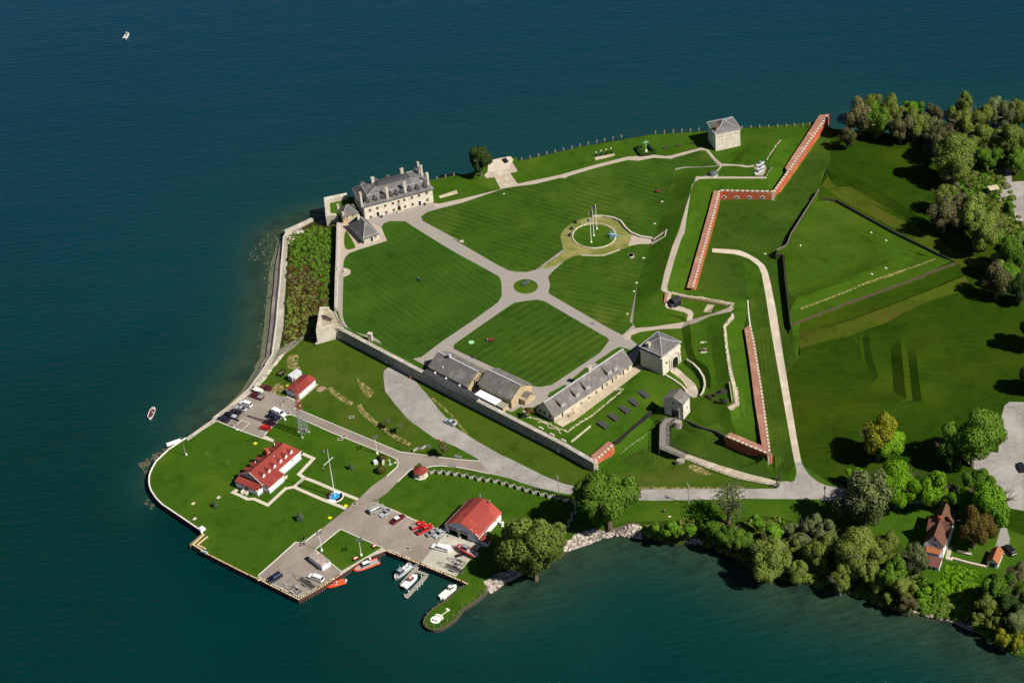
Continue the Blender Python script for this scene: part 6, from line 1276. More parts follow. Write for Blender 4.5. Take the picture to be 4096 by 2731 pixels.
# octagonal hut
c = G('R 538,588', 2.2); t = thing('octagonal_hut', 'small octagonal hut with red eight-sided roof at the end of the zigzag fence', 'hut', c, .2)
oc = lambda r, z: [(r*math.cos(2*math.pi*(i+.5)/8), r*math.sin(2*math.pi*(i+.5)/8), z) for i in range(8)]
cream = mat('cream_boards', (.62, .57, .44), (.54, .49, .37), 2, .8)
MB().loft([oc(2.15, -.1), oc(2.15, 2.1)]).obj('wall', cream, t); rf = MB().loft([oc(2.5, 2.0), oc(2.5, 2.12), oc(.3, 3.4)]).obj('roof', redroof, t)
MB().cyl((0, 0, 3.3), (0, 0, 3.7), .3).ball((0, 0, 3.8), .2, .2, .2).obj('cupola', slate, rf); MB().loft([oc(2.6, -.15), oc(2.6, .06)]).obj('plinth', walkc, t)
o = MB().box(-.5, .5, -.06, .06, .6, 1.6).obj('door', slate, t); o.location = (-1.9*.95, -.85, -.2); o.rotation_euler = (0, 0, R(-67))
# quay shed
F = Frame(G('M 1320,745', zg), G('M 1530,912', zg), 0, zg); c = G('M 1662,832', zg); F.D = (c.to_2d()-G('M 1530,912', zg).to_2d()).length
t = placed('quay_shed', 'white shed with flat roof of brown streaked boards on the waterside parking', 'shed', F); L, Dp = F.L, F.D
MB().box(0, L, 0, Dp, 0, 1.9).obj('wall', mat('shed_paint', (.72, .76, .84), (.62, .66, .74), 1.2, .7, c3=(.5, .4, .35), s3=.8, t3=(.65, .72)), t)
mb = MB(); n = 8
for k in range(n): mb.box(-.1+k*(L+.2)/n, -.1+(k+.93)*(L+.2)/n, -.15, Dp+.15, 1.9, 2.02+.04*(k % 2))
mb.obj('roof', mat('streaked_boards', (.27, .19, .15), (.4, .34, .3), 1.1, .85, c3=(.5, .46, .42), s3=.5, t3=(.55, .65)), t)
x, z = F.wall('M 1390,770'); door(t, x, 1.0, 1.7, m=bluew)
# white clapboard house at the right
zh = 6.0
F = Frame(G('O 1075,1330', zh), G('O 1240,760', zh+5.4), 0, zh)
a_ = G('O 1080,1110', zh+5.4); b_ = G('O 1215,745', zh+5.4); F = Frame(a_, b_, 0, zh); c = G('O 788,1030', zh+5.4); F.D = abs((c.to_2d()-F.a).dot(F.y))
t = placed('clapboard_house', 'tall white clapboard house with steep brown roofs among the trees at the right', 'house', F); L, Dp = F.L, F.D; h = 5.4; rh = 3.6; L1_ = L
wb = whitep
mb = MB(); gable_walls(mb, 0, L1_+4, 0, Dp, h, rh); mb.obj('wall', [wb], t)
mb = MB(); gable(mb, 0, L1_+4, 0, Dp, h, rh, 'x', .35, .15)
ym0, ym1 = L1_*.42, L1_*.42+5.2
xm = (ym0+ym1)/2
for xa in (ym0-.3, ym1+.3): roofquad(mb, [(xa, -.6, h-.2), (xa, Dp+.6, h-.2), (xm, Dp+.6, h+rh*.92), (xm, -.6, h+rh*.92)], .15)
rf = mb.obj('roof', brownroof, t)
mb = MB().loft([[(ym0, -.25, 0), (ym1, -.25, 0), (ym1, -.25, h), (xm, -.25, h+rh*.9), (ym0, -.25, h)], [(ym0, .1, 0), (ym1, .1, 0), (ym1, .1, h), (xm, .1, h+rh*.9), (ym0, .1, h)]]); mb.obj('cross_gable', wb, t)
for q in ('O 943,1015', 'O 910,1095', 'O 955,1110'): y, z = F.side(q, 0); window(t, y, z, .8, 1.0, 'left', 0)
for q in ('O 1160,950', 'O 1163,1062'): x, z = F.wall(q); window(t, x, z, .7, 1.0)
chimney(t, L1_*.62, Dp*.5, h+rh*.6, h+rh+1.3, .8, .8, brick)
mb = MB(); roofquad(mb, [(-1.8, .5, 3.1), (0, .5, 3.9), (0, Dp-.8, 3.9), (-1.8, Dp-.8, 3.1)]); mb.obj('bay_roof', mat('rust_roof', (.34, .12, .045), (.28, .1, .04), 2), t)
MB().box(-1.6, 0, .7, Dp-1, 0, 3.1).obj('bay_wall', bluew, t)
mb = MB(); roofquad(mb, [(-6.0, -.3, 1.5), (-2.2, -.3, 2.4), (-2.2, Dp-.4, 2.4), (-6.0, Dp-.4, 1.5)]); mb.obj('porch_roof', mat('maroon_roof', (.17, .06, .05), (.13, .05, .045), 2), t)
MB().box(-5.7, -1.8, 0, Dp-.7, -3.2, 1.45).obj('porch_wall', bluew, t); MB().box(-5.8, -1.8, -.15, 0, -3.2, 1.6).obj('porch_side', whitep, t)
for k in range(4): MB().box(-5.78, -5.7, 1+k*1.6, 1.7+k*1.6, -.2, 1.0).obj('porch_window', dark, t)
a_ = G('O 1945,1470', zh); b_ = G('O 2015,1300', zh); F = Frame(G('O 1942,1390', zh+2.2), G('O 2020,1195', zh+2.2), 0, zh); c = G('O 1765,1375', zh+2.2); F.D = abs((c.to_2d()-F.a).dot(F.y))
t = placed('garden_shed', 'small white shed with rust-brown gable roof right of the clapboard house', 'shed', F)
mb = MB(); gable_walls(mb, 0, F.L, 0, F.D, 2.2, 1.6); mb.obj('wall', [whitep], t); mb = MB(); gable(mb, 0, F.L, 0, F.D, 2.2, 1.6, 'x', .25, .12); mb.obj('roof', mat('rust_roof', (.34, .12, .045)), t)
MB().box(-.05, 0, F.D*.25, F.D*.8, 0, 1.7).obj('door', slate, t)
q = dens([tuple(p) for p in DD('O 1120,1335 1200,1350 1230,1332 1450,1395 1750,1465')], 2); run([(p[0], p[1], p[2]-1.5) for p in q], .7, [p[2]+.5 for p in q], None).obj('garden_wall', mat('pink_stone', (.62, .5, .42), (.5, .4, .34), 1.5), label='pale stone garden wall running from the clapboard house to the small shed', category='wall')
c = D('D 1990,1240', 6); t = thing('park_shelter', 'small open shelter with pale slatted top by the upper right car park', 'shelter', c, .2)
mb = MB()
for k in range(8): mb.box(-1.9, 1.9, -1.5+k*.4, -1.22+k*.4, 2.3, 2.4)
mb.obj('slatted_roof', mat('pale_slats', (.6, .54, .36), (.5, .45, .3), 2), t)
for x in (-1.8, 1.7):
    for y in (-1.4, 1.4): MB().box(x, x+.15, y, y+.15, -.1, 2.3).obj('post', woodD, t)
# black-roofed shelter and domed magazine
c = D('G 890,1075'); t = thing('black_roofed_shelter', 'little shelter with rounded black roof at the bend of the rampart walk', 'shelter', c, dirang('G 820,1060', 'G 930,1010', 8))
n = 8; ar = [(y, 1.7+1.0*math.sin(a)) for a in [math.pi*i/n for i in range(n+1)] for y in [1.6*math.cos(a)]]
MB().loft([[(-1.6, y, z) for y, z in ar], [(1.6, y, z) for y, z in ar]]).obj('roof', mat('black_felt', (.02, .02, .028), (.03, .03, .038), 2), t)
MB().box(-1.4, 1.4, -1.4, 1.4, -.2, 1.75).obj('wall', dark, t); MB().box(1.45, 1.6, -1.5, 1.5, 0, 1.75).obj('gable_board', brick, t); MB().box(-2.6, -1.3, -1.1, .5, -.2, 1.1, bev=.2).obj('lean_to', slate, t)
q = dens([tuple(p) for p in DD('G 935,1000 1200,1045 1500,1105')], 2); run([(p[0], p[1], p[2]-1) for p in q], .45, [p[2]+.5 for p in q], None).obj('revetment', mat('brown_revetment', (.3, .19, .12), (.24, .15, .1), 2), label='straight brown timber revetment running right from the black-roofed shelter', category='revetment')
q = dens([tuple(p) for p in DD('G 795,960 780,1070')], 2); run([(p[0], p[1], p[2]-1) for p in q], -.9, [p[2]+.5 for p in q], None).obj('brick_steps', bricktop, label='short brick ramp wall left of the black-roofed shelter', category='wall')
c = D('C 748,885'); t = thing('domed_magazine', 'small round magazine with smooth grey dome at the north end of the rampart walk', 'magazine', c)
MB().cyl((0, 0, -.3), (0, 0, .8), 1.7, n=20).obj('wall', stone, t); MB().ball((0, 0, .8), 1.75, 1.75, .8, 20, 8).obj('dome', mat('grey_dome', (.10, .12, .125), (.075, .09, .095), 2), t, True); MB().box(-2.4, -1.5, -.6, .6, -.2, 1).obj('doorway', dark, t)
# round well
c = D('B 1835,1400'); MB().loft([[(1.15*math.cos(a), 1.15*math.sin(a), z) for a in [2*math.pi*i/16 for i in range(16)]] for z in (-.2, .65)]).loft([[(r*math.cos(a), r*math.sin(a), .66) for a in [2*math.pi*i/16 for i in range(16)]] for r in (1.05, .2)]).obj('round_well', stoneW, loc=c, label='round pale stone well on the grass south-east of the flagpoles', category='well')
# ------------------------------------------------------------ vehicles
def paint(name, c, r=.3): 
    return mat('paint_'+name, c, rough=r, spec=.5)
glass = mat('car_glass', (.012, .014, .02), rough=.08, spec=.6); tyre = mat('tyre', (.015, .015, .016), rough=.9); chrome = mat('chrome', (.6, .6, .62), rough=.2, metal=.9)
lampw = mat('headlamp', (.8, .8, .78), rough=.2); lampr = mat('tail_lamp', (.4, .02, .02), rough=.3)
SHAPES = {  # length, width, belt, roof, cabin start/end (fractions from the nose), windscreen / rear rake
    'sedan': (4.8, 1.82, .88, 1.42, .24, .86, .42, .70), 'coupe': (4.5, 1.76, .82, 1.28, .30, .90, .46, .66), 'suv': (4.9, 1.9, 1.02, 1.78, .24, .99, .34, .93),
    'van': (4.9, 1.95, 1.0, 1.75, .10, .99, .30, .93), 'pickup': (5.6, 1.95, 1.02, 1.75, .24, .60, .32, .56), 'captruck': (5.7, 1.98, 1.02, 1.78, .22, .99, .32, .94), 'hatch': (4.3, 1.75, .85, 1.4, .24, .95, .38, .82)}
def car(q0, q1, kind, paintm, label, roofm=None, bed=None, name='parked_car', L=None, grp=None, hood=None):
    """q0 nose, q1 tail sight points at mid height"""
    a, b = p1(q0), p1(q1); mid = ((a[0]+b[0])/2, (a[1]+b[1])/2); g = D(mid); z = g.z
    A_, B_ = G(a, z+.6), G(b, z+.6); c = (A_+B_)/2; rz = math.atan2(A_.y-B_.y, A_.x-B_.x)
    l, w_, belt, rf, c0, c1, r0_, r1_ = SHAPES[kind]; l = L or l
    t = thing(name, label, {'pickup': 'pickup truck', 'captruck': 'pickup truck', 'suv': 'SUV', 'van': 'minivan'}.get(kind, 'car'), (c.x, c.y, z), rz, grp)
    X = lambda f: l/2-f*l; hw = w_/2; mb = MB()
    sec = [(0, .32, belt-.28, .86), (.03, .25, belt-.16, .95), (c0*.5, .22, belt-.06, 1), (c0, .22, belt, 1), (c1 if c1 < .95 else .97, .22, belt, 1), (.97, .25, belt-.04 if c1 < .95 else belt, .97), (1, .35, belt-.12, .9)]
    rings = [[(X(f), -hw*k, z0), (X(f), hw*k, z0), (X(f), hw*k, z1-.12), (X(f), hw*(k-.07), z1), (X(f), -hw*(k-.07), z1), (X(f), -hw*k, z1-.12)] for f, z0, z1, k in sec]
    mb.loft(rings[::-1]); mb.obj('body', paintm, t)
    iw = hw*.78
    mb = MB(); mb.loft([[(X(c0), -hw*.92, belt-.01), (X(c1), -hw*.92, belt-.01), (X(c1), hw*.92, belt-.01), (X(c0), hw*.92, belt-.01)], [(X(r0_), -iw, rf-.07), (X(r1_), -iw, rf-.07), (X(r1_), iw, rf-.07), (X(r0_), iw, rf-.07)]][::1]); mb.obj('windows', glass, t)
    MB().box(X(r1_), X(r0_), -iw-.02, iw+.02, rf-.07, rf, bev=.05).obj('roof', roofm or paintm, t)
    mb = MB()
    for s in (-1, 1):
        for f in ([.5, .68] if kind in ('sedan', 'coupe', 'hatch', 'pickup') else [.5, .66, .8]):
            if f < r1_+.02: mb.beam((X(f), s*hw*.93, belt), (X(f), s*(iw+.01), rf-.06), .09, .09)
        mb.beam((X(c0), s*hw*.9, belt), (X(r0_), s*iw, rf-.06), .07, .07); mb.beam((X(c1), s*hw*.9, belt), (X(r1_), s*iw, rf-.06), .08, .08)
    mb.obj('pillars', paintm, t)
    if kind == 'pickup': MB().box(X(.97), X(c1+.03), -hw*.8, hw*.8, belt-.35, belt+.012).obj('load_bed', bed or iron, t)
    if kind == 'captruck': MB().box(X(.99), X(.60), -hw*.95, hw*.95, belt, rf-.08).box(X(.92), X(.66), -hw*.97, hw*.97, belt+.25, belt+.55, 1).obj('bed_cap', [paintm, glass], t)
    for f in (.19, .80):
        for s in (-1, 1): o = MB().cyl((0, -.11, 0), (0, .11, 0), .34, n=14).obj('wheel', tyre, t, loc=(X(f), s*(hw-.1), .34)); MB().cyl((0, s*.1, 0), (0, s*.125, 0), .2, n=10).obj('hubcap', chrome, o)
    for s in (-1, 1): MB().box(X(.02)-.02, X(0)+.02, s*hw*.72-.16, s*hw*.72+.16, belt-.34, belt-.2).obj('headlight', lampw, t); MB().box(X(1)-.02, X(.98), s*hw*.76-.14, s*hw*.76+.14, belt-.36, belt-.18).obj('tail_light', lampr, t)
    MB().box(X(0)-.02, X(0)+.06, -hw*.85, hw*.85, .3, .45).obj('bumper', chrome, t)
    return t
maroon, redp, whp, navy, blk = paint('maroon', (.11, .008, .015)), paint('red', (.52, .01, .01)), paint('white', (.8, .8, .8)), paint('navy', (.012, .016, .05)), paint('black', (.012, .012, .018))
silver, greyp, taup, dkmar = paint('silver', (.38, .42, .46), .25), paint('grey', (.26, .25, .26), .25), paint('taupe', (.30, .31, .30), .25), paint('dark_maroon', (.045, .008, .022))
car('J 565,425', 'J 690,458', 'sedan', maroon, 'maroon sedan parked on the grass verge nearest the riprap')
car('J 432,515', 'J 604,570', 'pickup', maroon, 'maroon pickup parked below the white boat on its trailer', bed=greyp)
car('J 318,612', 'J 466,655', 'suv', whp, 'white SUV in the sea wall row of the upper parking lot')
car('J 256,662', 'J 402,704', 'coupe', silver, 'silver coupe next to the white SUV in the sea wall row')
car('J 208,703', 'J 332,748', 'coupe', blk, 'black coupe between the silver coupe and the black pickup')
car('J 136,742', 'J 288,795', 'pickup', blk, 'black pickup with a silvery load bed in the sea wall row', bed=silver)
car('J 66,790', 'J 196,833', 'sedan', navy, 'dark navy sedan at the lawn end of the sea wall row')
car('J 862,775', 'J 702,702', 'captruck', whp, 'white pickup with bed cap at the base of the lot lamp post')
car('J 803,825', 'J 646,762', 'suv', navy, 'dark blue SUV beside the white capped pickup')
car('J 750,880', 'J 600,830', 'sedan', dkmar, 'dark plum sedan between the blue SUV and the red car')
car('J 545,893', 'J 690,932', 'hatch', redp, 'bright red small car at the lower corner of the upper lot')
car('N 458,240', 'N 258,335', 'captruck', taup, 'grey-green long SUV at the left end of the marked bays', L=5.6)
car('N 405,380', 'N 548,283', 'coupe', silver, 'silver sports coupe with dark sunroof in the marked bays', roofm=greyp)
car('N 732,360', 'N 552,475', 'sedan', maroon, 'old maroon sedan with white vinyl roof in the marked bays', roofm=whp, L=5.4)
car('N 992,475', 'N 838,535', 'pickup', redp, 'red pickup with a heaped dark load bed', bed=greyp, L=4.9)
car('N 1098,498', 'N 897,612', 'pickup', redp, 'larger bright red pickup with empty black bed', L=6.0)
car('N 1188,553', 'N 1040,635', 'sedan', greyp, 'grey sedan beside the bright red pickup')
car('N 1138,655', 'N 1278,562', 'sedan', silver, 'silver sedan closest to the boathouse doors', roofm=silver)
car('N 1088,775', 'N 1348,838', 'captruck', whp, 'large white pickup with bed cap on the edge of the concrete apron', L=6.4)
car('M 688,1078', 'M 882,958', 'van', navy, 'very dark blue minivan at the outer corner of the waterside parking')
car('M 1305,975', 'M 1545,1062', 'suv', whp, 'white SUV parked beside the boat trailers on the waterside parking', L=5.5)
car('K 530,1108', 'K 655,1168', 'sedan', silver, 'silver-blue sedan alone on the road below the river wall')
car('O 2050,1090', 'O 2210,1270', 'suv', blk, 'black SUV on the drive beside the garden shed', L=5.2)
car('Z 2341,1058', 'Z 2352,1086', 'sedan', blk, 'black car at the right edge in the lower car park')
# ------------------------------------------------------------ boats and trailers
def hull_rings(L, B, H, n=9, draft=.25, bow=.55):
    out = []
    for i in range(n):
        f = i/(n-1); x = -L/2+f*L; w_ = B/2*(1 if f < bow else math.sqrt(max(0, 1-((f-bow)/(1-bow))**2.2))); w_ = max(w_, .04)
        zt = H+.25*H*f*f; out.append([(x, -w_*.72, -draft*(1-f*.6)), (x, w_*.72, -draft*(1-f*.6)), (x, w_, zt), (x, -w_, zt)])
    return out
hullw, deckw = mat('boat_white', (.78, .77, .74), rough=.35, spec=.5), mat('deck_grey', (.34, .36, .38), (.28, .3, .32), 3, .7)
orange, ribred = mat('orange_tube', (.75, .085, .012), (.68, .07, .012), 3, .5), mat('red_tube', (.58, .03, .015), (.5, .025, .015), 3, .5)
alum = mat('bare_aluminium', (.38, .42, .47), (.32, .36, .4), 3, .4, metal=.3)
def boat(bow, stern, label, L=None, B=2.4, H=.7, hull=None, tube=None, deck=None, cabin=None, cabc=None, cabz=1.1, engines=0, z=0, parts=(), name='moored_boat', cat='boat', lift=0, bench=0, engc=None):
    a, b = p1(bow), p1(stern); A_, B_ = G(a, z+lift+.4), G(b, z+lift+.4); c = (A_+B_)/2; L = L or (A_-B_).length; rz = math.atan2(A_.y-B_.y, A_.x-B_.x)
    t = thing(name, label, cat, (c.x, c.y, z+lift), rz); hull = hull or hullw; deck = deck or deckw
    rg = hull_rings(L, B, H); MB().loft(rg).obj('hull', hull, t, False)
    ins = [[(p[0][0]*.96, -abs(p[2][1])*.82, H*.55), (p[0][0]*.96, abs(p[2][1])*.82, H*.55), (p[2][0]*.96, abs(p[2][1])*.84, p[2][2]+.02), (p[3][0]*.96, -abs(p[3][1])*.84, p[3][2]+.02)] for p in rg]
    MB().loft(ins).obj('deck', deck, t)
    if tube:
        pts = [Vector((p[2][0], p[2][1], p[2][2])) for p in rg]; pts = pts+[Vector((p.x, -p.y, p.z)) for p in pts[::-1]]; mb = MB(); r = .26
        rings = []
        for i, p in enumerate(pts):
            d = (pts[min(i+1, len(pts)-1)]-pts[max(i-1, 0)]).normalized(); s = d.cross(Vector((0, 0, 1))).normalized()
            rings.append([p+s*r*math.cos(q)+Vector((0, 0, 1))*r*math.sin(q) for q in [2*math.pi*k/8 for k in range(8)]])
        mb.loft(rings); mb.obj('tube', tube, t, True)
    else:
        mb = MB()
        for i in range(len(rg)-1):
            for k in (2, 3): mb.beam(Vector(rg[i][k])+Vector((0, 0, .03)), Vector(rg[i+1][k])+Vector((0, 0, .03)), .14, .08)
        mb.obj('gunwale', hullw if hull is not hullw else hull, t)
    if cabin:
        x0, x1, w_ = cabin; x0, x1 = -L/2+x0*L, -L/2+x1*L; cb = cabc or hullw
        mb = MB().loft([[(x0, -w_/2, H*.6), (x1, -w_/2, H*.6), (x1, w_/2, H*.6), (x0, w_/2, H*.6)], [(x0+.05, -w_/2*.95, H+cabz*.45), (x1-.1, -w_/2*.95, H+cabz*.45), (x1-.1, w_/2*.95, H+cabz*.45), (x0+.05, w_/2*.95, H+cabz*.45)]]); ca = mb.obj('cabin', cb, t)
        MB().loft([[(x0+.08, -w_/2*.92, H+cabz*.45), (x1-.13, -w_/2*.92, H+cabz*.45), (x1-.13, w_/2*.92, H+cabz*.45), (x0+.08, w_/2*.92, H+cabz*.45)], [(x0+.12, -w_/2*.85, H+cabz*.92), (x1-.45, -w_/2*.85, H+cabz*.92), (x1-.45, w_/2*.85, H+cabz*.92), (x0+.12, w_/2*.85, H+cabz*.92)]]).obj('windows', glass, ca)
        MB().box(x0, x1-.4, -w_/2*.9, w_/2*.9, H+cabz*.92, H+cabz).obj('cabin_roof', parts and parts[0] or cb, ca)
    for k in range(engines):
        y = 0 if engines == 1 else (k-.5)*.75; MB().box(-L/2-.55, -L/2-.05, y-.22, y+.22, H*.4, H+.55, bev=.12).box(-L/2-.4, -L/2-.2, y-.08, y+.08, -.4, H*.4).obj('outboard', engc or iron, t)
    for k in range(bench): x = -L/2+L*(.3+.25*k); MB().box(x-.14, x+.14, -B*.38, B*.38, H*.62, H*.95).obj('bench', tanp, t)
    return t
b1 = boat('N 52,1118', 'N 385,985', 'orange-tubed patrol boat with grey wheelhouse at the mooring quay', B=2.5, tube=orange, cabin=(.36, .68, 1.5), cabc=deckw, cabz=1.5, engines=2, H=.6, parts=(hullw,))
MB().beam((-1.6, -.7, .6), (-1.6, -.6, 3.0), .07, .07).beam((-1.6, .7, .6), (-1.6, .6, 3.0), .07, .07).box(-1.8, -1.4, -.7, .7, 2.9, 3.0).cyl((-1.6, 0, 3.0), (-1.6, 0, 3.3), .3).obj('radar_arch', hullw, b1)
boat('M 1592,1165', 'M 1885,1070', 'small open orange inflatable at the corner of the waterside parking', B=1.9, tube=orange, engines=1, H=.5, cabin=(.42, .54, .6), cabz=.7, engc=hullw, deck=mat('orange_deck', (.5, .09, .03)))
b3 = boat('N 602,1228', 'N 822,1042', 'silver aluminium cabin boat moored left of the floating dock', B=2.6, hull=alum, cabin=(.52, .80, 1.7), cabc=alum, cabz=1.6, engines=1, H=.8, parts=(alum,))
MB().box(-3.0, -.2, -.75, -.55, .9, 1.3).box(-3.0, -.2, .55, .75, .9, 1.3).obj('deck_lockers', hullw, b3); MB().cyl((1.2, 0, 2.3), (1.0, 0, 4.6), .03, .02, 5).cyl((.3, .5, 2.3), (.2, .5, 4.2), .03, .02, 5).obj('whip_antennas', hullw, b3)
o = MB(); n = 12
for i in range(n): a = 2*math.pi*i/n; b = 2*math.pi*(i+1)/n; o.beam((-2.9+.75*math.cos(a), .75*math.sin(a), 1.6), (-2.9+.75*math.cos(b), .75*math.sin(b), 1.6), .1, .1)
o.obj('tow_ring', hullw, b3)
b4 = boat('N 900,1178', 'N 722,1345', 'white boat with a red canopy inside the hooked dock', B=2.5, cabin=(.42, .72, 1.5), cabc=hullw, cabz=1.1, H=.75, engines=2, parts=(mat('red_canopy', (.36, .03, .03), (.3, .03, .03), 3, .8),), deck=hullw)
MB().cyl((.2, 0, 1.85), (.2, 0, 2.15), .35, n=12).obj('radar_dome', hullw, b4)
b5 = boat('N 1428,1320', 'N 1228,1485', 'all-white fishing boat with small hardtop moored beside the grass spit', B=2.6, cabin=(.55, .78, 1.5), cabz=1.4, H=.85, engines=1, engc=hullw, deck=hullw)
MB().box(1.0, 1.6, -.3, .3, 2.26, 2.3).obj('hatch', deckw, b5)
def trailer(q0, q1, label, L=None, w_=1.9, m=steel, z=None, bunks=3, wheels=2, lift=0, name='boat_trailer', drawbar=.35):
    """q0 drawbar end, q1 rear end"""
    a, b = p1(q0), p1(q1); z = D(((a[0]+b[0])/2, (a[1]+b[1])/2)).z; A_, B_ = G(a, z+.5), G(b, z+.5); c = (A_+B_)/2; L = L or (A_-B_).length; rz = math.atan2(A_.y-B_.y, A_.x-B_.x)
    t = thing(name, label, 'trailer', (c.x, c.y, z), rz); mb = MB(); xb = L/2-L*drawbar; hw = w_/2
    for s in (-1, 1):
        mb.beam((-L/2, s*hw*.8, .5), (xb, s*hw*.8, .5), .1, .12); mb.beam((xb, s*hw*.8, .5), (L/2, 0, .5), .1, .12)
    for k in range(4): x = -L/2+.1+(xb+L/2-.1)*k/3; mb.beam((x, -hw*.8, .47), (x, hw*.8, .47), .08, .1)
    mb.beam((L/2-.1, 0, .5), (L/2+.3, 0, .5), .12, .1); mb.beam((L*.32, 0, .5), (L*.32, 0, 1.1), .1, .1); mb.obj('frame', m, t)
    for k in range(bunks): y = (k-(bunks-1)/2)*w_*.7/max(1, bunks-1); MB().beam((-L/2, y, .68), (xb, y, .72), .14, .1).obj('bunk', woodD, t)
    for k in range(wheels):
        for s in (-1, 1): MB().cyl((-L*.18+k*.75, s*hw-.1, .32), (-L*.18+k*.75, s*hw+.12, .32), .32, n=12).obj('wheel', tyre, t); MB().box(-L*.18+k*.75-.4, -L*.18+k*.75+.4, s*hw-.14, s*hw+.16, .62, .7).obj('fender', m, t)
    MB().cyl((L/2-.5, .2, 0), (L/2-.5, .2, .6), .05, n=6).obj('jockey_wheel', m, t)
    return t
trailer('M 925,1105', 'M 1190,1265', 'galvanised boat trailer at the very tip of the waterside parking', w_=2.4, m=mat('bright_galvanised', (.62, .63, .66), rough=.4))
trailer('M 1068,950', 'M 1400,1175', 'long dark pontoon trailer between the white SUV and the galvanised trailer', w_=2.3, bunks=5)
trailer('N 1175,992', 'N 1515,1130', 'long grey boat trailer on the lower apron, nearest the basin wall', w_=2.3, bunks=5)
trailer('N 1305,935', 'N 1545,1030', 'shorter boat trailer in the middle of the concrete apron', w_=2.0, bunks=2)
trailer('N 1372,768', 'N 1650,880', 'boat trailer under the red inflatable by the boathouse', w_=2.2)
boat('N 1445,775', 'N 1690,895', 'red-tubed boat with grey wheelhouse on a trailer in front of the boathouse', B=2.3, tube=ribred, cabin=(.42, .7, 1.4), cabc=deckw, cabz=1.5, engines=2, H=.5, z=zg, lift=.95, name='trailered_boat', engc=hullw, parts=(alum,))
trailer('J 620,520', 'J 500,460', 'small trailer under the white boat in the upper lot', w_=1.7)
boat('J 596,490', 'J 487,450', 'small white motorboat on a trailer above the maroon pickup', B=1.8, H=.6, z=zg, lift=.75, engines=1, deck=hullw, name='trailered_boat')
c = D('N 1465,915'); mb = MB()
t = thing('engine_cart', 'dark maroon hand cart with engine parts on the concrete apron', 'cart', c, .2)
MB().box(-.9, -.1, -.35, .35, .35, .8, bev=.1).box(.2, 1.0, -.4, .4, .35, .9, bev=.15).obj('engine_block', dkmar, t); MB().box(-1.2, 1.2, -.5, .5, .2, .34).beam((1.1, 0, .3), (2.2, .2, .8), .06, .06).obj('cart_frame', iron, t)
for x in (-.7, .7):
    for y in (-.5, .5): MB().cyl((x, y-.05, .2), (x, y+.05, .2), .2).obj('wheel', tyre, t)
t = trailer('E 700,1262', 'E 640,1330', 'open black utility trailer full of yard waste beside the rocks', w_=2.0, L=3.6, bunks=0, m=iron, wheels=1, name='utility_trailer')
MB().box(-1.7, 1.2, -.95, -.87, .5, 1.1).box(-1.7, 1.2, .87, .95, .5, 1.1).box(-1.75, -1.67, -.95, .95, .5, 1.1).box(1.15, 1.22, -.95, .95, .5, 1.1).obj('side_panels', iron, t); mb = MB()
for k in range(14): mb.ball((random.uniform(-1.4, .9), random.uniform(-.7, .7), .7), .3, .3, .2, 6, 4)
mb.obj('yard_waste', mat('hay_load', (.3, .22, .13), (.2, .15, .08), 3), t)
f1 = boat('Z 295,76', 'Z 286,90', 'tiny cream fishing boat with three people far out at the upper left', L=5.0, B=1.9, H=.55, engines=1, deck=mat('cream_deck', (.6, .62, .48), (.5, .52, .4), 3), bench=2, name='fishing_boat')
f2 = boat('Z 344,960', 'Z 351,942', 'small maroon and white fishing boat drifting off the western point', L=5.4, B=2.0, H=.6, engines=2, deck=mat('maroon_deck', (.16, .015, .03), (.1, .015, .025), 3), bench=2, name='fishing_boat', engc=hullw)
# ------------------------------------------------------------ masts, lamps, flags, guns, people, small things
lampm = mat('lamp_housing', (.13, .11, .12), (.10, .09, .10), 3, .5)
def lamp_post(q, top, label, heads=4, grp='twin-arm area lights of the station'):
    g = D(q); h = h_at(g, top); t = thing('lamp_post', label, 'lamp post', g, dirang('M 1436,330', 'M 1510,300', 8), grp)
    MB().cyl((0, 0, -.1), (0, 0, .55), .42, .38, 12).obj('concrete_base', trim, t); MB().cyl((0, 0, .5), (0, 0, h), .11, .08, 8).obj('pole', trim, t)
    for i, (x, y) in enumerate([(-.8, -.35), (.8, .35), (-.35, .6), (.4, -.6)][:heads]): MB().box(x-.34, x+.34, y-.22, y+.22, h-.05, h+.17).beam((0, 0, h), (x, y, h+.05), .08, .08).obj('lamp_head', lampm, t)
lamp_post('M 1518,595', 'M 1472,312', 'tall lamp post behind the quay shed')
lamp_post('M 2137,668', 'M 2103,425', 'lamp post on the grass triangle near the mooring quay')
lamp_post('J 852,820', 'J 820,622', 'lamp post at the upper parking lot in front of the white capped pickup', 2)
lamp_post('J 1937,1218', 'J 1903,1018', 'lamp post beside the station road near the round bushes')
lamp_post('N 1480,672', 'N 1455,545', 'lamp post in front of the open boathouse bays', 2)
def utility(q, top, label):
    g = D(q); h = h_at(g, top); t = thing('utility_pole', label, 'utility pole', g, R(100), 'wooden utility poles along the road')
    MB().cyl((0, 0, -.3), (0, 0, h), .16, .11, 8).obj('pole', wood, t); MB().box(-1.1, 1.1, -.07, .07, h-.5, h-.36).obj('crossarm', wood, t)
    for x in (-.95, -.4, .4, .95): MB().cyl((x, 0, h-.36), (x, 0, h-.2), .06, n=6).obj('insulator', trim, t)
    MB().cyl((.35, 0, h-1.7), (.35, 0, h-.9), .2, n=10).obj('transformer', steel, t)
utility('R 2165,830', 'R 2150,598', 'wooden utility pole at the road bend near the zigzag fence')
utility('Q 1338,925', 'Q 1328,690', 'wooden utility pole below the road in front of the causeway')
utility('S 878,830', 'S 868,565', 'wooden utility pole at the road junction on the right')
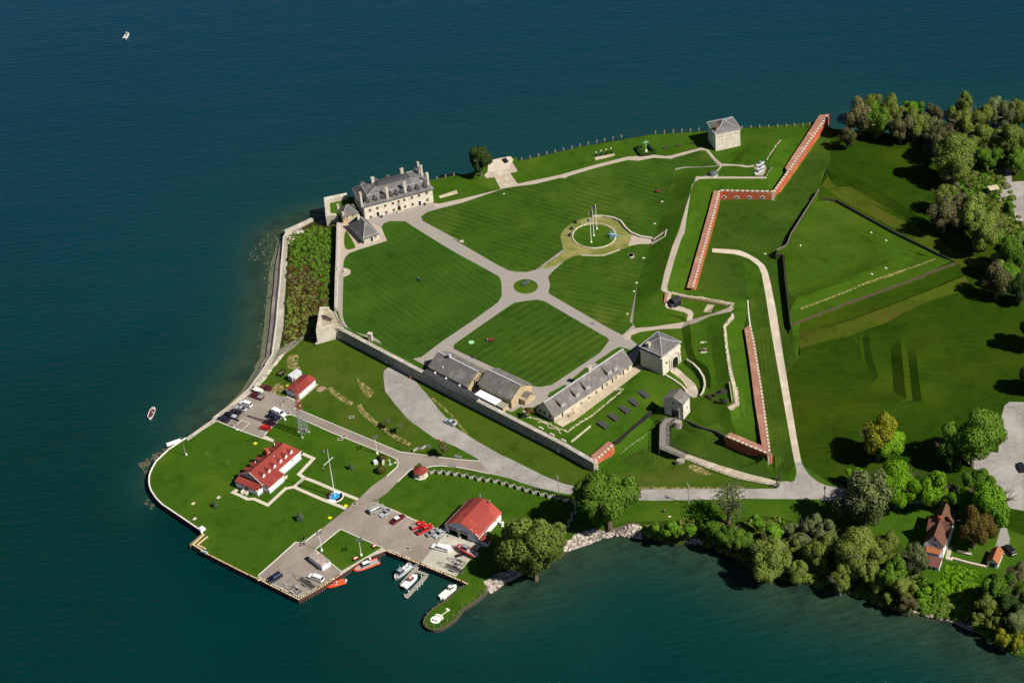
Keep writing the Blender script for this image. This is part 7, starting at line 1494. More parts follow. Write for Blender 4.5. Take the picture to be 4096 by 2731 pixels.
# lattice mast
g = D('J 1068,985'); hh = h_at(g, 'J 962,335'); t = thing('lattice_mast', 'tall lattice radio mast between the garage and the station house', 'radio mast', g, .4)
redst = mat('red_steel', (.30, .075, .055), (.24, .06, .05), 3, .6)
def lattice(z0, z1, m, nm):
    mb = MB(); r = lambda z: 1.75*(1-z/hh)+.32; P_ = lambda k, z: Vector((r(z)*math.cos(2*math.pi*k/3), r(z)*math.sin(2*math.pi*k/3), z)); n = int((z1-z0)/1.5)
    for i in range(n):
        a, b = z0+(z1-z0)*i/n, z0+(z1-z0)*(i+1)/n
        for k in range(3): mb.beam(P_(k, a), P_(k, b), .13, .13); mb.beam(P_(k, a), P_(k+1, b), .06, .06); mb.beam(P_(k+1, a), P_(k, b), .06, .06); mb.beam(P_(k, b), P_(k+1, b), .06, .06)
    mb.obj(nm, m, t)
lattice(0, hh*.42, steel, 'lower_lattice'); lattice(hh*.42, hh, redst, 'upper_lattice')
MB().cyl((0, 0, hh), (0, 0, hh+3.5), .05, .03, 6).obj('antenna', steel, t); MB().ball((.5, .2, hh*.5), .3, .3, .3).obj('dish', trim, t); MB().box(.9, 1.4, -.4, .4, .6, 1.6).obj('cabinet', steel, t)
for k in range(3): MB().box(-.35, .35, -.35, .35, -.1, .25).obj('footing', conc, t, loc=(2.07*math.cos(2*math.pi*k/3), 2.07*math.sin(2*math.pi*k/3), 0))
g = D('I 712,505'); h = h_at(g, 'I 665,290'); t = thing('weather_mast', 'slim guyed weather mast on the western lawn near the sea wall', 'mast', g)
MB().cyl((0, 0, 0), (0, 0, h), .09, .06, 6).cyl((.35, .1, 0), (0, 0, h*.55), .05, .05, 5).obj('pole', steel, t); MB().box(.1, .6, -.2, .2, .1, .9).obj('cabinet', trim, t); MB().beam((-.5, 0, h), (.5, 0, h), .06, .06).obj('vane', steel, t)
for q, tp, lb in (('I 980,533', 'I 968,455', 'thin grey post on the west lawn, nearer the mast'), ('I 1224,627', 'I 1213,550', 'thin grey post on the west lawn, nearer the station house')):
    g = D(q); h = h_at(g, tp); MB().cyl((0, 0, -.1), (0, 0, h), .07, .05, 6).beam((-.25, 0, h*.9), (.25, 0, h*.9), .05, .05).obj('lawn_post', steel, loc=g, label=lb, category='post', group='thin posts on the west lawn')
g = D('J 287,935'); h = h_at(g, 'J 272,832'); t = thing('basketball_hoop', 'basketball hoop at the painted court in the upper parking lot', 'basketball hoop', g, dirang('J 250,905', 'J 345,943', 1.8)+math.pi/2)
MB().cyl((0, 0, 0), (0, 0, h*.85), .09, .09, 8).beam((0, 0, h*.8), (.9, 0, h*.92), .08, .08).obj('pole', slate, t); MB().box(.9, .96, -.85, .85, h*.8, h*1.08).obj('backboard', mat('mesh_board', (.12, .14, .17), rough=.5), t); MB().cyl((1.25, 0, h*.84), (1.25, 0, h*.86), .24, n=12).obj('rim', orange, t); MB().cyl((0, 0, -.05), (0, 0, .3), .4, n=12).obj('concrete_base', trim, t)
# flagpoles
usr, usw, usb = mat('flag_red', (.45, .03, .04)), mat('flag_white', (.75, .75, .75)), mat('flag_blue', (.03, .05, .2))
def flag(par, z, w_, h, kind, loc=(0, 0), a=2.6):
    """rippling flag hanging off the pole; stripes and canton, union or plain white with a small emblem"""
    mb = MB(); nx, ny = 14, 13; ca, sa = math.cos(a), math.sin(a); vs = []
    for j in range(ny+1):
        for i in range(nx+1):
            u, v = i/nx, j/ny; q = .12*math.sin(u*7+v)*u; vs.append((loc[0]+ca*w_*u*.85-sa*q, loc[1]+sa*w_*u*.85+ca*q, z-h*v-.35*w_*u*u))
    fs, ms = [], []
    for j in range(ny):
        for i in range(nx):
            a_ = j*(nx+1)+i; fs.append((a_, a_+1, a_+nx+2, a_+nx+1))
            if kind == 'us': m = 2 if (i < nx*.4 and j < 7) else (0 if j % 2 == 0 else 1)
            elif kind == 'gb': m = 0 if (abs(i-nx/2+.5) < 1.2 or abs(j-ny/2+.5) < 1.2) else (1 if (abs(i-nx/2+.5) < 2.3 or abs(j-ny/2+.5) < 2.2 or abs(i/nx-j/ny) < .09 or abs(i/nx+j/ny-1) < .09) else 2)
            else: m = 2 if (abs(i-nx*.5) < 1.5 and abs(j-ny*.5) < 2) else 1
            ms.append(m)
    o = len(mb.v); mb.v += vs; mb.f += fs; mb.m += ms; return mb.obj('flag', [usr, usw, usb], par)
for q, tp, k, lb in (('B 1368,1235', 'B 1350,950', 'w', 'white flagpole nearest the camera flying a white flag'), ('B 1398,1155', 'B 1380,867', 'us', 'middle white flagpole flying a striped flag'), ('B 1433,1077', 'B 1417,797', 'gb', 'rearmost white flagpole flying a red and blue flag')):
    g = D(q); h = h_at(g, tp); t = thing('flagpole', lb, 'flagpole', g, 0, 'three flagpoles in the oval lawn'); MB().cyl((0, 0, -.1), (0, 0, h), .15, .08, 8).obj('pole', trim, t); MB().cyl((0, 0, -.1), (0, 0, .35), .38, n=10).obj('base', trim, t); MB().ball((0, 0, h+.08), .15, .15, .15).obj('finial', trim, t); flag(t, h-.3, 1.9, 1.2, k)
g = D('b 657,640'); tp = 'J 1333,1165'; h = h_at(g, tp); t = thing('yardarm_flagpole', 'tall white flagpole with a slanting yardarm on a round blue base', 'flagpole', g)
MB().cyl((0, 0, 0), (0, 0, h*.52), .16, .13, 8).obj('lower_mast', trim, t); MB().cyl((0, 0, h*.5), (0, 0, h), .11, .06, 8).obj('topmast', trim, t)
a_ = G('J 1305,1357', zg+h*.57), G('J 1418,1257', zg+h*.57)
zb_ = h*.60; ya, yb = [G(k, zg+zb_)-Vector((g.x, g.y, zg)) for k in ('J 1305,1357', 'J 1418,1257')]; MB().cyl(ya, yb, .09, .09, 6).obj('yardarm', trim, t)
flag(t, h-.2, 1.7, 1.1, 'us'); flag(t, zb_-.3, .9, .8, 'us', (ya.x, ya.y), 4.4)
mb = MB(); 
for e_ in (ya, yb): mb.cyl(e_, (e_.x*.35, e_.y*.35, .5), .015, .015, 4)
mb.obj('halyards', steel, t)
MB().cyl((0, 0, -.05), (0, 0, .28), 1.75, n=24).obj('blue_base', mat('bright_blue_paint', (.05, .30, .55), (.04, .26, .5), 2, .6), t); MB().cyl((0, 0, -.05), (0, 0, .12), 2.9, n=28).obj('white_rim', trim, t)
hm = leafmat('maroon_leaves', (.045, .012, .010), (.09, .028, .018))
def leafball(mb, c, r, n=260, s=.16, rz=None):
    c = Vector(c); rz = rz or r
    for _ in range(n):
        d = Vector(rng.normal(size=3)); d.normalize(); k = random.uniform(.85, 1.04); p = c+Vector((d.x*r*k, d.y*r*k, d.z*rz*k)); u = d.orthogonal().normalized(); v = d.cross(u); a = random.uniform(0, 6.3); x = (u*math.cos(a)+v*math.sin(a))*s; y = d.cross(x)+d*random.uniform(-.4, .4)*s
        mb.add([p-x-y, p+x-y, p+x+y, p-x+y], [(0, 1, 2, 3)])
for a0_, a1_, lb in ((-70, 20, 'maroon curved hedge on the right of the blue flagpole base'), (110, 205, 'maroon curved hedge on the left of the blue flagpole base')):
    mb = MB()
    for k in range(12): a = R(a0_+(a1_-a0_)*k/11); mb.ball((g.x+2.25*math.cos(a), g.y+2.25*math.sin(a), zg+.3), .32, .32, .42, 6, 5); leafball(mb, (g.x+2.25*math.cos(a), g.y+2.25*math.sin(a), zg+.35), .36, 60, .09, .42)
    mb.obj('curved_hedge', hm, label=lb, category='hedge')
MB().beam((-1.2, .5, .3), (-1.2, .5, 1.2), .1, .1).beam((-1.2, .5, 1.2), (-.6, .9, 1.25), .1, .1).obj('bell_frame', trim, loc=g, label='small white bell frame at the blue flagpole base', category='bell frame')
# guns and mounts
p = D('F 1160,555'); gun('field_gun', 'blue-grey field gun on the left of the central round lawn', p, 2.3, .9, bronze, 'two small guns on the central round lawn')
p = D('F 1195,542'); gun('field_gun', 'blue-grey field gun on the right of the central round lawn', p, -1.0, .9, bronze, 'two small guns on the central round lawn')
p = D('B 1610,1172'); gun('field_gun', 'light blue field gun at the right rim of the flagpole lawn', p, math.pi, 1.45, mat('pale_blue_gun', (.22, .38, .45), (.18, .3, .36), 3))
for q, lb in (('B 1185,1002', 'small black mortar left of the flagpoles, farthest from the camera'), ('B 1140,1078', 'small black mortar left of the flagpoles, middle one'), ('B 1115,1152', 'small black mortar left of the flagpoles, nearest the camera')):
    t = thing('mortar', lb, 'mortar', D(q), 1.2, 'three small mortars beside the flagpole circle'); MB().cyl((-.3, 0, .4), (.4, 0, .95), .3, .34, 10).obj('barrel', iron, t); MB().box(-.7, .7, -.4, .4, 0, .4).obj('bed', iron, t)
for i, (q, n_) in enumerate((('B 1425,225', 'leftmost'), ('B 1485,208', 'second from the left'), ('B 1548,193', 'third from the left'), ('B 1607,180', 'rightmost'))):
    t = thing('howitzer', 'upright dark howitzer with white muzzle, '+n_+' of four on the stone pad', 'howitzer', D(q), .4*i, 'four howitzers on the lakeside pad'); MB().cyl((0, 0, .5), (0, .15, 1.7), .22, .2, 10).obj('barrel', iron, t); MB().cyl((0, .15, 1.7), (0, .19, 2.1), .24, n=10).obj('muzzle', trim, t); MB().box(-.5, .5, -.35, .35, 0, .5).obj('mount', iron, t)
wgun = mat('white_carriage', (.62, .66, .7), (.5, .54, .6), 3)
for q, n_ in (('C 1303,757', 'farthest'), ('C 1308,802', 'middle'), ('C 1283,857', 'nearest')): gun('bastion_gun', 'dark gun on a pale blue-white carriage on the north platform, '+n_+' of three', D(q), dirang('C 1320,790', 'C 1400,750', 9), 1.05, iron, 'three guns on the north platform', wgun, 'slide')
for q, a, lb in (('L 1580,1000', 1.9, 'small dark gun leftmost on the east mound'), ('L 1725,950', .2, 'long dark gun with timber slide pointing at the plank screen'), ('L 1742,1062', -.7, 'dark gun nearest the scattered white stones')): gun('mound_gun', lb, D(q), a, 1.25 if 'small' not in lb else .9, iron, 'three guns on the east mound', woodD, 'slide')
gun('pad_gun', 'small gun on a square stone pad right of the gate tower', D('L 1505,450'), math.pi, .7, iron, None, woodD, 'slide')
q = [tuple(k) for k in DD('L 1808,835 1842,1062')]; run([(k[0], k[1], k[2]-.3) for k in q], .35, [k[2]+.9 for k in q], None).obj('plank_screen', tanp, label='pale upright plank screen beside the east mound guns', category='screen')
MB().box(-1.1, .3, -.3, .3, -.1, .12).box(.6, 1.0, -.25, .25, -.1, .12).obj('white_marker', stoneW, loc=D('L 1512,350'), label='short row of white marker stones in the grass east of the gate tower', category='marker')
# cross with hedge
g = D('B 2012,168'); h = h_at(g, 'B 2010,30'); t = thing('memorial_cross', 'pale green memorial cross on a white pedestal inside a square hedge', 'memorial cross', g, .15); gc = mat('verdigris', (.28, .5, .38), (.22, .42, .32), 3)
MB().box(-.16, .16, -.16, .16, .7, h).box(-1.15, 1.15, -.15, .15, h*.78, h*.78+.32).obj('cross', gc, t); MB().box(-.5, .5, -.5, .5, -.1, .8, bev=.1).obj('pedestal', stoneW, t)
hedg = leafmat('dark_hedge', (.02, .05, .006), (.045, .095, .012))
mb = MB(); mb2 = MB()
for s in ('B 1895,135 1955,218 2035,208', 'B 1905,128 1950,120', 'B 2050,112 2085,158', 'B 2050,205 2110,190 2118,170'):
    for k in dens([tuple(x) for x in DD(s)], .5): mb.box(k[0]-.5, k[0]+.5, k[1]-.5, k[1]+.5, k[2]-.2, k[2]+.95); leafball(mb, (k[0], k[1], k[2]+.6), .62, 30, .13, .5)
mb.obj('square_hedge', hedg, label='dark clipped hedge squared round the memorial cross', category='hedge')
def bench(q, lb, a=None, w_=1.7, m=woodD, grp=None, back=True):
    t = thing('bench', lb, 'bench', D(q), dirang('C 155,580', 'C 215,560', 6.6) if a is None else a, grp); MB().box(-w_/2, w_/2, -.25, .25, .4, .47).obj('seat', m, t)
    if back: MB().box(-w_/2, w_/2, .2, .27, .5, .9).obj('backrest', m, t)
    for x in (-w_/2+.15, w_/2-.15): MB().box(x-.05, x+.05, -.22, .24, -.05, .4).obj('leg', m, t)
for q, lb in (('B 2240,132', 'dark bench on the lake lawn just right of the cross'), ('C 183,572', 'dark bench left of the far tower, leftmost of two by the walk'), ('C 338,544', 'dark bench midway between the cross and the far tower'), ('C 505,510', 'dark bench at the edge of the far tower shadow')): bench(q, lb, grp='benches on the lake lawn')
bench('B 352,282', 'long black bench on the left of the plaza', R(110), 3.4, iron, 'two black benches on the plaza'); bench('B 372,272', 'long black bench on the right of the plaza', R(110), 3.0, iron, 'two black benches on the plaza')
bench('d 970,1096', 'thin brown bench on the barracks terrace', dirang('d 935,1118', 'd 1010,1070', 6.8), 2.6, tanp)
bench('R 975,382', 'grey slatted bench on the road wedge above the kerb', dirang('R 935,370', 'R 1015,385', 3), 2.6, steel); bench('R 915,488', 'grey slatted bench on the inner side of the road kerb', dirang('R 880,485', 'R 960,495', 2.5), 2.6, steel)
bench('O 1410,1240', 'pale garden bench on the lawn behind the clapboard house', dirang('O 1320,1220', 'O 1510,1260', 6), 4.5, mat('pale_bench', (.6, .52, .46)))
bench('N 350,190', 'weathered triangular bench frame at the parking bays', dirang('N 310,185', 'N 372,210', 1.8), 1.9, wood)
# people
skin = mat('skin', (.45, .26, .18), rough=.6)
def person(q, label, shirt, trousers, pose='stand', a=0, z=None, s=1.0, par=None, loc=None):
    g = loc if loc is not None else (D(q) if z is None else G(q, z)); t = bpy.data.objects.new('person', None)
    pel, hip = (0, 0, .95), .11
    if pose == 'stand': K = {'L': [(0, hip, .92), (.02, hip, .5), (0, hip, .08), (.14, hip, .03)], 'R': [(0, -hip, .92), (.02, -hip, .5), (0, -hip, .08), (.14, -hip, .03)]}; tz = 0
    elif pose == 'walk': K = {'L': [(0, hip, .92), (.16, hip, .52), (.28, hip, .1), (.42, hip, .06)], 'R': [(0, -hip, .92), (-.05, -hip, .5), (-.3, -hip, .12), (-.18, -hip, .05)]}; tz = 0
    else: K = {'L': [(0, hip, .92), (.42, hip, .94), (.44, hip, .52), (.58, hip, .47)], 'R': [(0, -hip, .92), (.42, -hip, .94), (.44, -hip, .52), (.58, -hip, .47)]}; tz = -.45
    sp = [(0, 0, .95), (.01, 0, 1.15), (.02, 0, 1.38), (.03, 0, 1.5), (.05, 0, 1.6), (.06, 0, 1.72)]
    ar = {}
    for n_, y in (('L', 1), ('R', -1)):
        fw_ = .32 if pose == 'sit' else (.12*y if pose == 'walk' else .05); ar[n_] = [(.02, .19*y, 1.40), (.0, .25*y, 1.14), (.05+fw_, .24*y, .92+(.15 if pose == 'sit' else 0))]
    def sk(name, chains, m, par_):
        vs, es, rs = [], [], []
        for ch in chains:
            st = ch[0]; o = len(vs)
            for i, (p, r) in enumerate(ch[1]):
                vs.append((p[0], p[1], p[2]+tz)); rs.append(r)
                if i: es.append((o+i-1, o+i))
                elif st is not None: es.append((st, o))
        me = bpy.data.meshes.new(name); me.from_pydata(vs, es, []); o_ = bpy.data.objects.new(name, me); col.objects.link(o_); me.materials.append(m)
        o_.modifiers.new('skin', 'SKIN'); o_.modifiers.new('sub', 'SUBSURF').levels = 1; o_.modifiers['sub'].render_levels = 1
        for i, r in enumerate(rs): v = me.skin_vertices[0].data[i]; v.radius = (r, r*(1 if r > .06 else 1)); v.use_root = i == 0
        o_.parent = par_; return o_
    sr = [.13, .125, .14, .06, .085, .095]; ch = [(None, list(zip(sp, sr)))]
    for n_ in 'LR': ch.append((0, list(zip(K[n_], [.10, .065, .05, .04]))))
    o = 6+8
    for k_, n_ in enumerate('LR'):
        y = 1 if n_ == 'L' else -1; A_ = ar[n_]; h_ = A_[2]; base_ = o; ch.append((2, list(zip(A_, [.06, .045, .032])))); o += 3
        palm = (h_[0]+.03, h_[1], h_[2]-.07); ch.append((base_+2, [(palm, .036)])); pi_ = o; o += 1
        for f in range(4): l_ = (.085, .095, .09, .07)[f]; ch.append((pi_, [((palm[0]+.02+(f-1.5)*.02, palm[1], palm[2]-.05), .010), ((palm[0]+.035+(f-1.5)*.02, palm[1]-.01*y, palm[2]-.05-l_*.6), .008)])); o += 2
        ch.append((pi_, [((palm[0]+.05, palm[1]-.02*y, palm[2]), .011), ((palm[0]+.075, palm[1]-.02*y, palm[2]-.03), .009)])); o += 2
    bo = sk('person', ch, skin, None); bo.location = g; bo.rotation_euler = (0, 0, a); bo.scale = (s, s, s); bo['label'] = label; bo['category'] = 'person'
    bpy.data.objects.remove(t)
    sk('shirt', [(None, [(sp[0], .15), (sp[1], .145), (sp[2], .16)])]+[(2, [(ar[n_][0], .08), (ar[n_][1], .062)]) for n_ in 'LR'], mat('cloth_'+str(shirt), shirt), bo)
    sk('trousers', [(None, [(sp[0], .145)])]+[(0, [(K[n_][0], .115), (K[n_][1], .085), (K[n_][2], .07)]) for n_ in 'LR'], mat('cloth_'+str(trousers), trousers), bo)
    MB().ball((.045, 0, 1.76+tz), .105, .1, .09, 8, 5).obj('hair', mat('hair', (.05, .035, .025)), bo, True)
    return bo
W_, Rr, Bk, Bl = (.8, .8, .8), (.55, .03, .02), (.03, .03, .035), (.04, .1, .4)
person('F 1990,1022', 'person in dark clothes walking on the gravel path towards the gate tower', (.08, .06, .07), (.3, .27, .25), 'walk', -.8)
person('F 737,1222', 'person in a white shirt pushing a red mower on the south lawn', W_, (.1, .12, .2), 'walk', 0)
person('Q 1048,1018', 'person in blue sitting in a low chair on the grass below the road', Bl, Bk, 'sit', .2, loc=D('Q 1048,1018')-Vector((0, 0, .12)))
person('E 2297,210', 'person in a red shirt riding a green mower on the west lawn', Rr, Bk, 'sit', 2.6, loc=D('E 2290,208')+Vector((0, 0, .12)))
person('C 85,1088', 'person in dark red riding a red mower near the rampart foot', (.2, .02, .02), Bk, 'sit', 0, loc=D('C 92,1085')+Vector((0, 0, .12)))
person('J 2255,1193', 'person in black bending by the kerb beside the bare earth patch', Bk, (.1, .08, .05), 'stand', 1, )
def mower(q, label, m, a, ride=True):
    t = thing('mower', label, 'mower', D(q), a); mb = MB().box(-.9, .8, -.4, .4, .25, .6, bev=.12).box(.1, .85, -.32, .32, .6, .85, bev=.1); mb.obj('body', m, t)
    MB().box(-.7, .5, -.75, .75, .08, .25, bev=.05).obj('cutting_deck', iron, t)
    for x, r in ((-.6, .32), (.65, .22)):
        for y in (-.5, .5): MB().cyl((x, y-.12, r), (x, y+.12, r), r, n=12).obj('wheel', tyre, t)
    if ride: MB().box(-.55, -.1, -.25, .25, .6, .7).box(-.62, -.52, -.25, .25, .65, 1.05).obj('seat', iron, t)
    else: MB().beam((-.9, -.25, .5), (-1.4, -.25, 1.05), .05, .05).beam((-.9, .25, .5), (-1.4, .25, 1.05), .05, .05).beam((-1.4, -.25, 1.05), (-1.4, .25, 1.05), .05, .05).obj('handle', iron, t)
mower('E 2288,205', 'green ride-on mower on the west lawn', mat('mower_green', (.02, .16, .05)), 2.6); mower('C 90,1082', 'dark red ride-on mower near the rampart foot', mat('mower_red', (.28, .02, .02)), 0)
mower('F 775,1208', 'red walk-behind mower on the south lawn', mat('mower_red', (.28, .02, .02)), 0, False)
MB().box(-.35, .35, -.3, .3, .22, .3).box(-.38, -.3, -.3, .3, .25, .9).box(-.3, -.25, -.28, -.22, 0, .25).box(-.3, -.25, .22, .28, 0, .25).box(.25, .3, -.28, -.22, 0, .25).box(.25, .3, .22, .28, 0, .25).obj('lawn_chair', iron, loc=D('Q 1048,1018'), label='low black lawn chair under the person in blue', category='chair')
for par_, dx, dy, c_, lb in ((f1, 1.0, .2, W_, 'person in white standing amidships in the cream fishing boat'), (f1, -.6, -.3, (.2, .03, .15), 'person in purple standing near the stern of the cream fishing boat'), (f1, 1.7, 0, (.3, .3, .4), 'person in grey-blue sitting in the bow of the cream fishing boat'), (f2, -.3, .4, W_, 'person in white sitting in the maroon fishing boat'), (f2, -1.3, -.3, (.5, .05, .1), 'person in red sitting at the stern of the maroon fishing boat')):
    ca, sa = math.cos(par_.rotation_euler.z), math.sin(par_.rotation_euler.z); L_ = par_.location
    person('', lb, c_, Bk, 'stand' if 'standing' in lb else 'sit', par_.rotation_euler.z+.4, loc=Vector((L_.x+dx*ca-dy*sa, L_.y+dx*sa+dy*ca, L_.z+(.42 if 'standing' in lb else .2))))
# odds and ends
def small(name, lb, q, cat, m, f, z=None, rz=0, grp=None):
    mb = MB(); f(mb); o = mb.obj(name, m); o.location = D(q) if z is None else G(q, z); o.rotation_euler = (0, 0, rz); tag(o, lb, cat, grp); return o
ry = dirang('M 815,725', 'M 1105,462', 1.8)
for q, lb in (('b 860,812', 'yellow square utility lid near the flagpole walk'), ('b 562,1037', 'yellow square utility lid beside the station road'), ('I 1532,362', 'small pale yellow lid on the lawn behind the station house')): small('utility_cover', lb, q, 'lid', mat('bright_yellow', (.8, .66, .02)), lambda m: m.box(-.55, .55, -.55, .55, -.05, .18, bev=.05), None, ry)
for q, lb in (('I 1100,996', 'larger bare concrete pad in the west lawn'), ('I 802,1068', 'small bare concrete pad left of the conifer'), ('I 820,1247', 'bare concrete pad in the southern lawn near the sea wall'), ('I 2100,1480', 'small bare pad by the kerb near the quay lamp'), ('M 1230,405', 'pale pad at the kerb curve')): small('lawn_pad', lb, q, 'concrete pad', walkc, lambda m: m.box(-.65, .65, -.5, .5, -.1, .06), None, ry)
for q, lb in (('J 1637,785', 'grey storm grate in the slope lawn'), ('J 1548,1010', 'grey storm grate set in the station road'), ('J 1505,1047', 'grey storm grate on the grass beside the station road'), ('N 775,815', 'framed storm grate in the lower parking lot'), ('J 887,743', 'storm grate near the lamp post of the upper lot'), ('b 1030,775', 'pale metal plate at the road edge below the flagpole')):
    o = small('storm_grate', lb, q, 'grate', walkc, lambda m: m.box(-.9, .9, -.6, .6, -.05, .05), None, ry-.9); MB().box(-.7, .7, -.42, .42, .05, .07).obj('grille', slate, o)
orh = mat('orange_plastic', (.75, .2, .02))
for q, lb in (('K 128,628', 'orange hydrant at the foot of the river wall gate'), ('R 762,182', 'orange hydrant beside the bare shrub on the road edge')): small('hydrant', lb, q, 'hydrant', orh, lambda m: m.cyl((0, 0, 0), (0, 0, .8), .24, .2, 8).ball((0, 0, .82), .22, .22, .18).beam((-.35, 0, .5), (.35, 0, .5), .16, .16))
for q, lb in (('E 1078,972', 'small white sign at the foot of the bastion'), ('E 1895,1192', 'small white sign at the road head below the river wall')): small('sign', lb, q, 'sign', trim, lambda m: m.box(-.3, .3, -.03, .03, .5, 1.2).box(-.04, .04, -.02, .02, -.1, .5))
for q, lb in (('K 1875,1487', 'white-grey utility cabinet on the slope near the end of the river wall'), ('J 1917,1333', 'white utility cabinet beside the round bushes')): small('utility_cabinet', lb, q, 'cabinet', mat('cabinet_grey', (.6, .64, .66), rough=.5), lambda m: m.box(-.65, .65, -.6, .6, -.1, 1.35, bev=.06), None, .4)
a = dirang('J 1990,1230', 'J 1985,1400', 1.8)
small('sign_wall', 'low stone sign wall between the two round bushes', 'J 2012,1315', 'sign wall', stone, lambda m: m.box(-2.6, 2.6, -.3, .3, -.1, .9).box(-2.7, 2.7, -.4, .4, .9, 1.05), None, a)
t = thing('anchor', 'white anchor standing in gravel beside the round bushes', 'anchor', D('R 182,462'), .3); g_ = t.location
MB().cyl((0, 0, .1), (-.1, .5, 1.9), .1, .08, 6).obj('shank', trim, t); MB().beam((-.7, -.1, .25), (0, -.2, .05), .14, .14).beam((0, -.2, .05), (.7, -.1, .25), .14, .14).obj('arms', trim, t); MB().beam((-.55, .45, 1.6), (.4, .45, 1.75), .09, .09).obj('stock', trim, t)
small('gravel_marker', 'small white marker slab beside the anchor', 'R 240,442', 'marker', trim, lambda m: m.box(-.3, .3, -.3, .3, -.05, .2))
for q, lb in (('M 2045,728', 'red fire pump cart beside the mooring quay'), ('N 330,792', 'red fire pump cart at the corner of the grass triangle')):
    t = thing('pump_cart', lb, 'pump cart', D(q), .5); MB().box(-.7, .7, -.4, .4, .25, .9, bev=.15).obj('tank', redp, t); MB().box(-.9, .9, -.5, .5, .12, .25).obj('frame', iron, t)
    for x in (-.6, .6):
        for y in (-.5, .5): MB().cyl((x, y-.06, .2), (x, y+.06, .2), .2, n=10).obj('wheel', tyre, t)
small('pallet', 'wooden pallet leaning beside the quay shed', 'M 1370,820', 'pallet', tanp, lambda m: [m.box(-.6+.26*k, -.42+.26*k, -.6, .6, .1, .16) for k in range(5)] and m.box(-.6, .6, -.6, -.5, 0, .1).box(-.6, .6, .5, .6, 0, .1), None, .5)
small('yellow_spreader', 'yellow machine tucked behind the garage', 'J 882,432', 'machine', mat('machine_yellow', (.6, .4, .03)), lambda m: m.box(-.5, .5, -.35, .35, .2, .9, bev=.15).cyl((-.5, 0, .2), (-.5, .3, .2), .2))
small('dark_tub', 'dark tub at the right end of the castle front', 'A 1470,792', 'tub', iron, lambda m: m.cyl((0, 0, 0), (0, 0, .8), .35, .4, 10))
small('dark_tub', 'dark tub beside the left castle door', 'A 960,938', 'tub', iron, lambda m: m.cyl((0, 0, 0), (0, 0, .8), .35, .4, 10))
small('frame_marker', 'pale square kerb frame on the edge of the path below the castle', 'A 1903,1223', 'marker', stoneW, lambda m: m.box(-.7, .7, -.5, -.35, -.05, .25).box(-.7, .7, .35, .5, -.05, .25).box(-.7, -.55, -.35, .35, -.05, .25).box(.55, .7, -.35, .35, -.05, .25).box(-.2, .2, -.2, .2, 0, .2), None, .3)
small('green_lid', 'pale green oval lid on the south lawn', 'F 545,1232', 'lid', mat('mint_plastic', (.3, .6, .35)), lambda m: m.cyl((0, 0, -.05), (0, 0, .15), 1.0, n=20))
small('boulder', 'pale boulder in the gravel half-circle by the west parapet', 'E 1407,108', 'boulder', stone, lambda m: m.ball((0, 0, .3), .65, .5, .5, 9, 6))
small('dark_barrel', 'dark barrel at the gravel edge behind the storehouse', 'F 575,1412', 'barrel', woodD, lambda m: m.cyl((0, 0, 0), (0, 0, .95), .4, .34, 10))
for i, (q, n_) in enumerate((('B 340,665', 'on the grass south of the plaza path'), ('G 645,132', 'near the rampart foot, level with the tunnel'), ('C 143,1197', 'bright one near the rampart foot, right of the red mower'), ('G 512,537', 'by the round well'), ('G 430,828', 'lower on the rampart foot line'), ('G 400,927', 'lowest but one on the rampart foot line'), ('G 323,1193', 'lowest on the rampart foot line'), ('X 890,243', 'large white one inside the left edge of the triangular island'), ('X 1722,90', 'upper left of the pair high on the island'), ('X 1895,183', 'upper right of the pair high on the island'), ('X 1893,508', 'right of the pair low on the island'), ('X 1728,578', 'left of the pair low on the island'), ('G 1942,487', 'near the palisade gap of the island'), ('C 938,660', 'south-east of the far tower'), ('Q 1113,1075', 'below the seated person'))): small('white_plate', 'pale plate '+n_, q, 'marker plate', stoneW, lambda m: m.box(-.42, .42, -.28, .28, -.05, .12), None, .2*i, 'small pale plates in the grass')
small('bagged_pile', 'pile of white bags against the boathouse side wall', 'N 2040,505', 'bag pile', mat('white_bags', (.7, .67, .6)), lambda m: [m.ball((random.uniform(-.6, .6), random.uniform(-.9, .9), .25+.3*(k % 3)), .45, .35, .25, 8, 5) for k in range(12)])
small('traffic_barrier', 'small dark sawhorse frame by the road under the utility pole', 'R 1980,775', 'barrier', woodD, lambda m: m.beam((-3.2, 1.2, .7), (3.2, -1.4, .7), .12, .12).box(-3.2, -3.0, 1.1, 1.3, -.1, .8).box(3.0, 3.2, -1.5, -1.2, -.1, .8))
# the white compass-like paving on the spit
t = thing('white_paved_light_base', 'white round pad with stepping stones on the grass spit', 'paved pad', D('V 420,1170'), 0); z0_ = t.location.z
rel = lambda s: [(D(k).x-t.location.x, D(k).y-t.location.y) for k in pp(s)]
MB().cyl((0, 0, -.1), (0, 0, .16), 1.62, n=28).obj('round_pad', trim, t); MB().prism(rel('V 410,1115 425,1100 470,1105 510,1140 510,1165 490,1170 480,1140 450,1120'), -.1, .12).obj('arc_pad', pink, t)
for k in range(4): MB().prism(rel(f'V {478+k*20},{1118-k*15} {493+k*20},{1125-k*15} {510+k*20},{1112-k*15} {495+k*20},{1104-k*15}'), -.1, .1).obj('stepping_stone', walkc, t)
MB().prism(rel('V 538,1040 550,1032 580,1045 585,1060 570,1070 550,1055'), -.1, .12).obj('end_pad', trim, t)
for x, y in ((-.75, -.2), (.1, -.75)): MB().cyl((x, y, .16), (x, y, .5), .25, n=8).obj('dark_box', dkmar, t)
MB().beam((-.3, .4, .2), (.2, .9, .2), .06, .06).beam((.2, .4, .2), (-.3, 1.0, .2), .06, .06).obj('crossed_rods', iron, t)
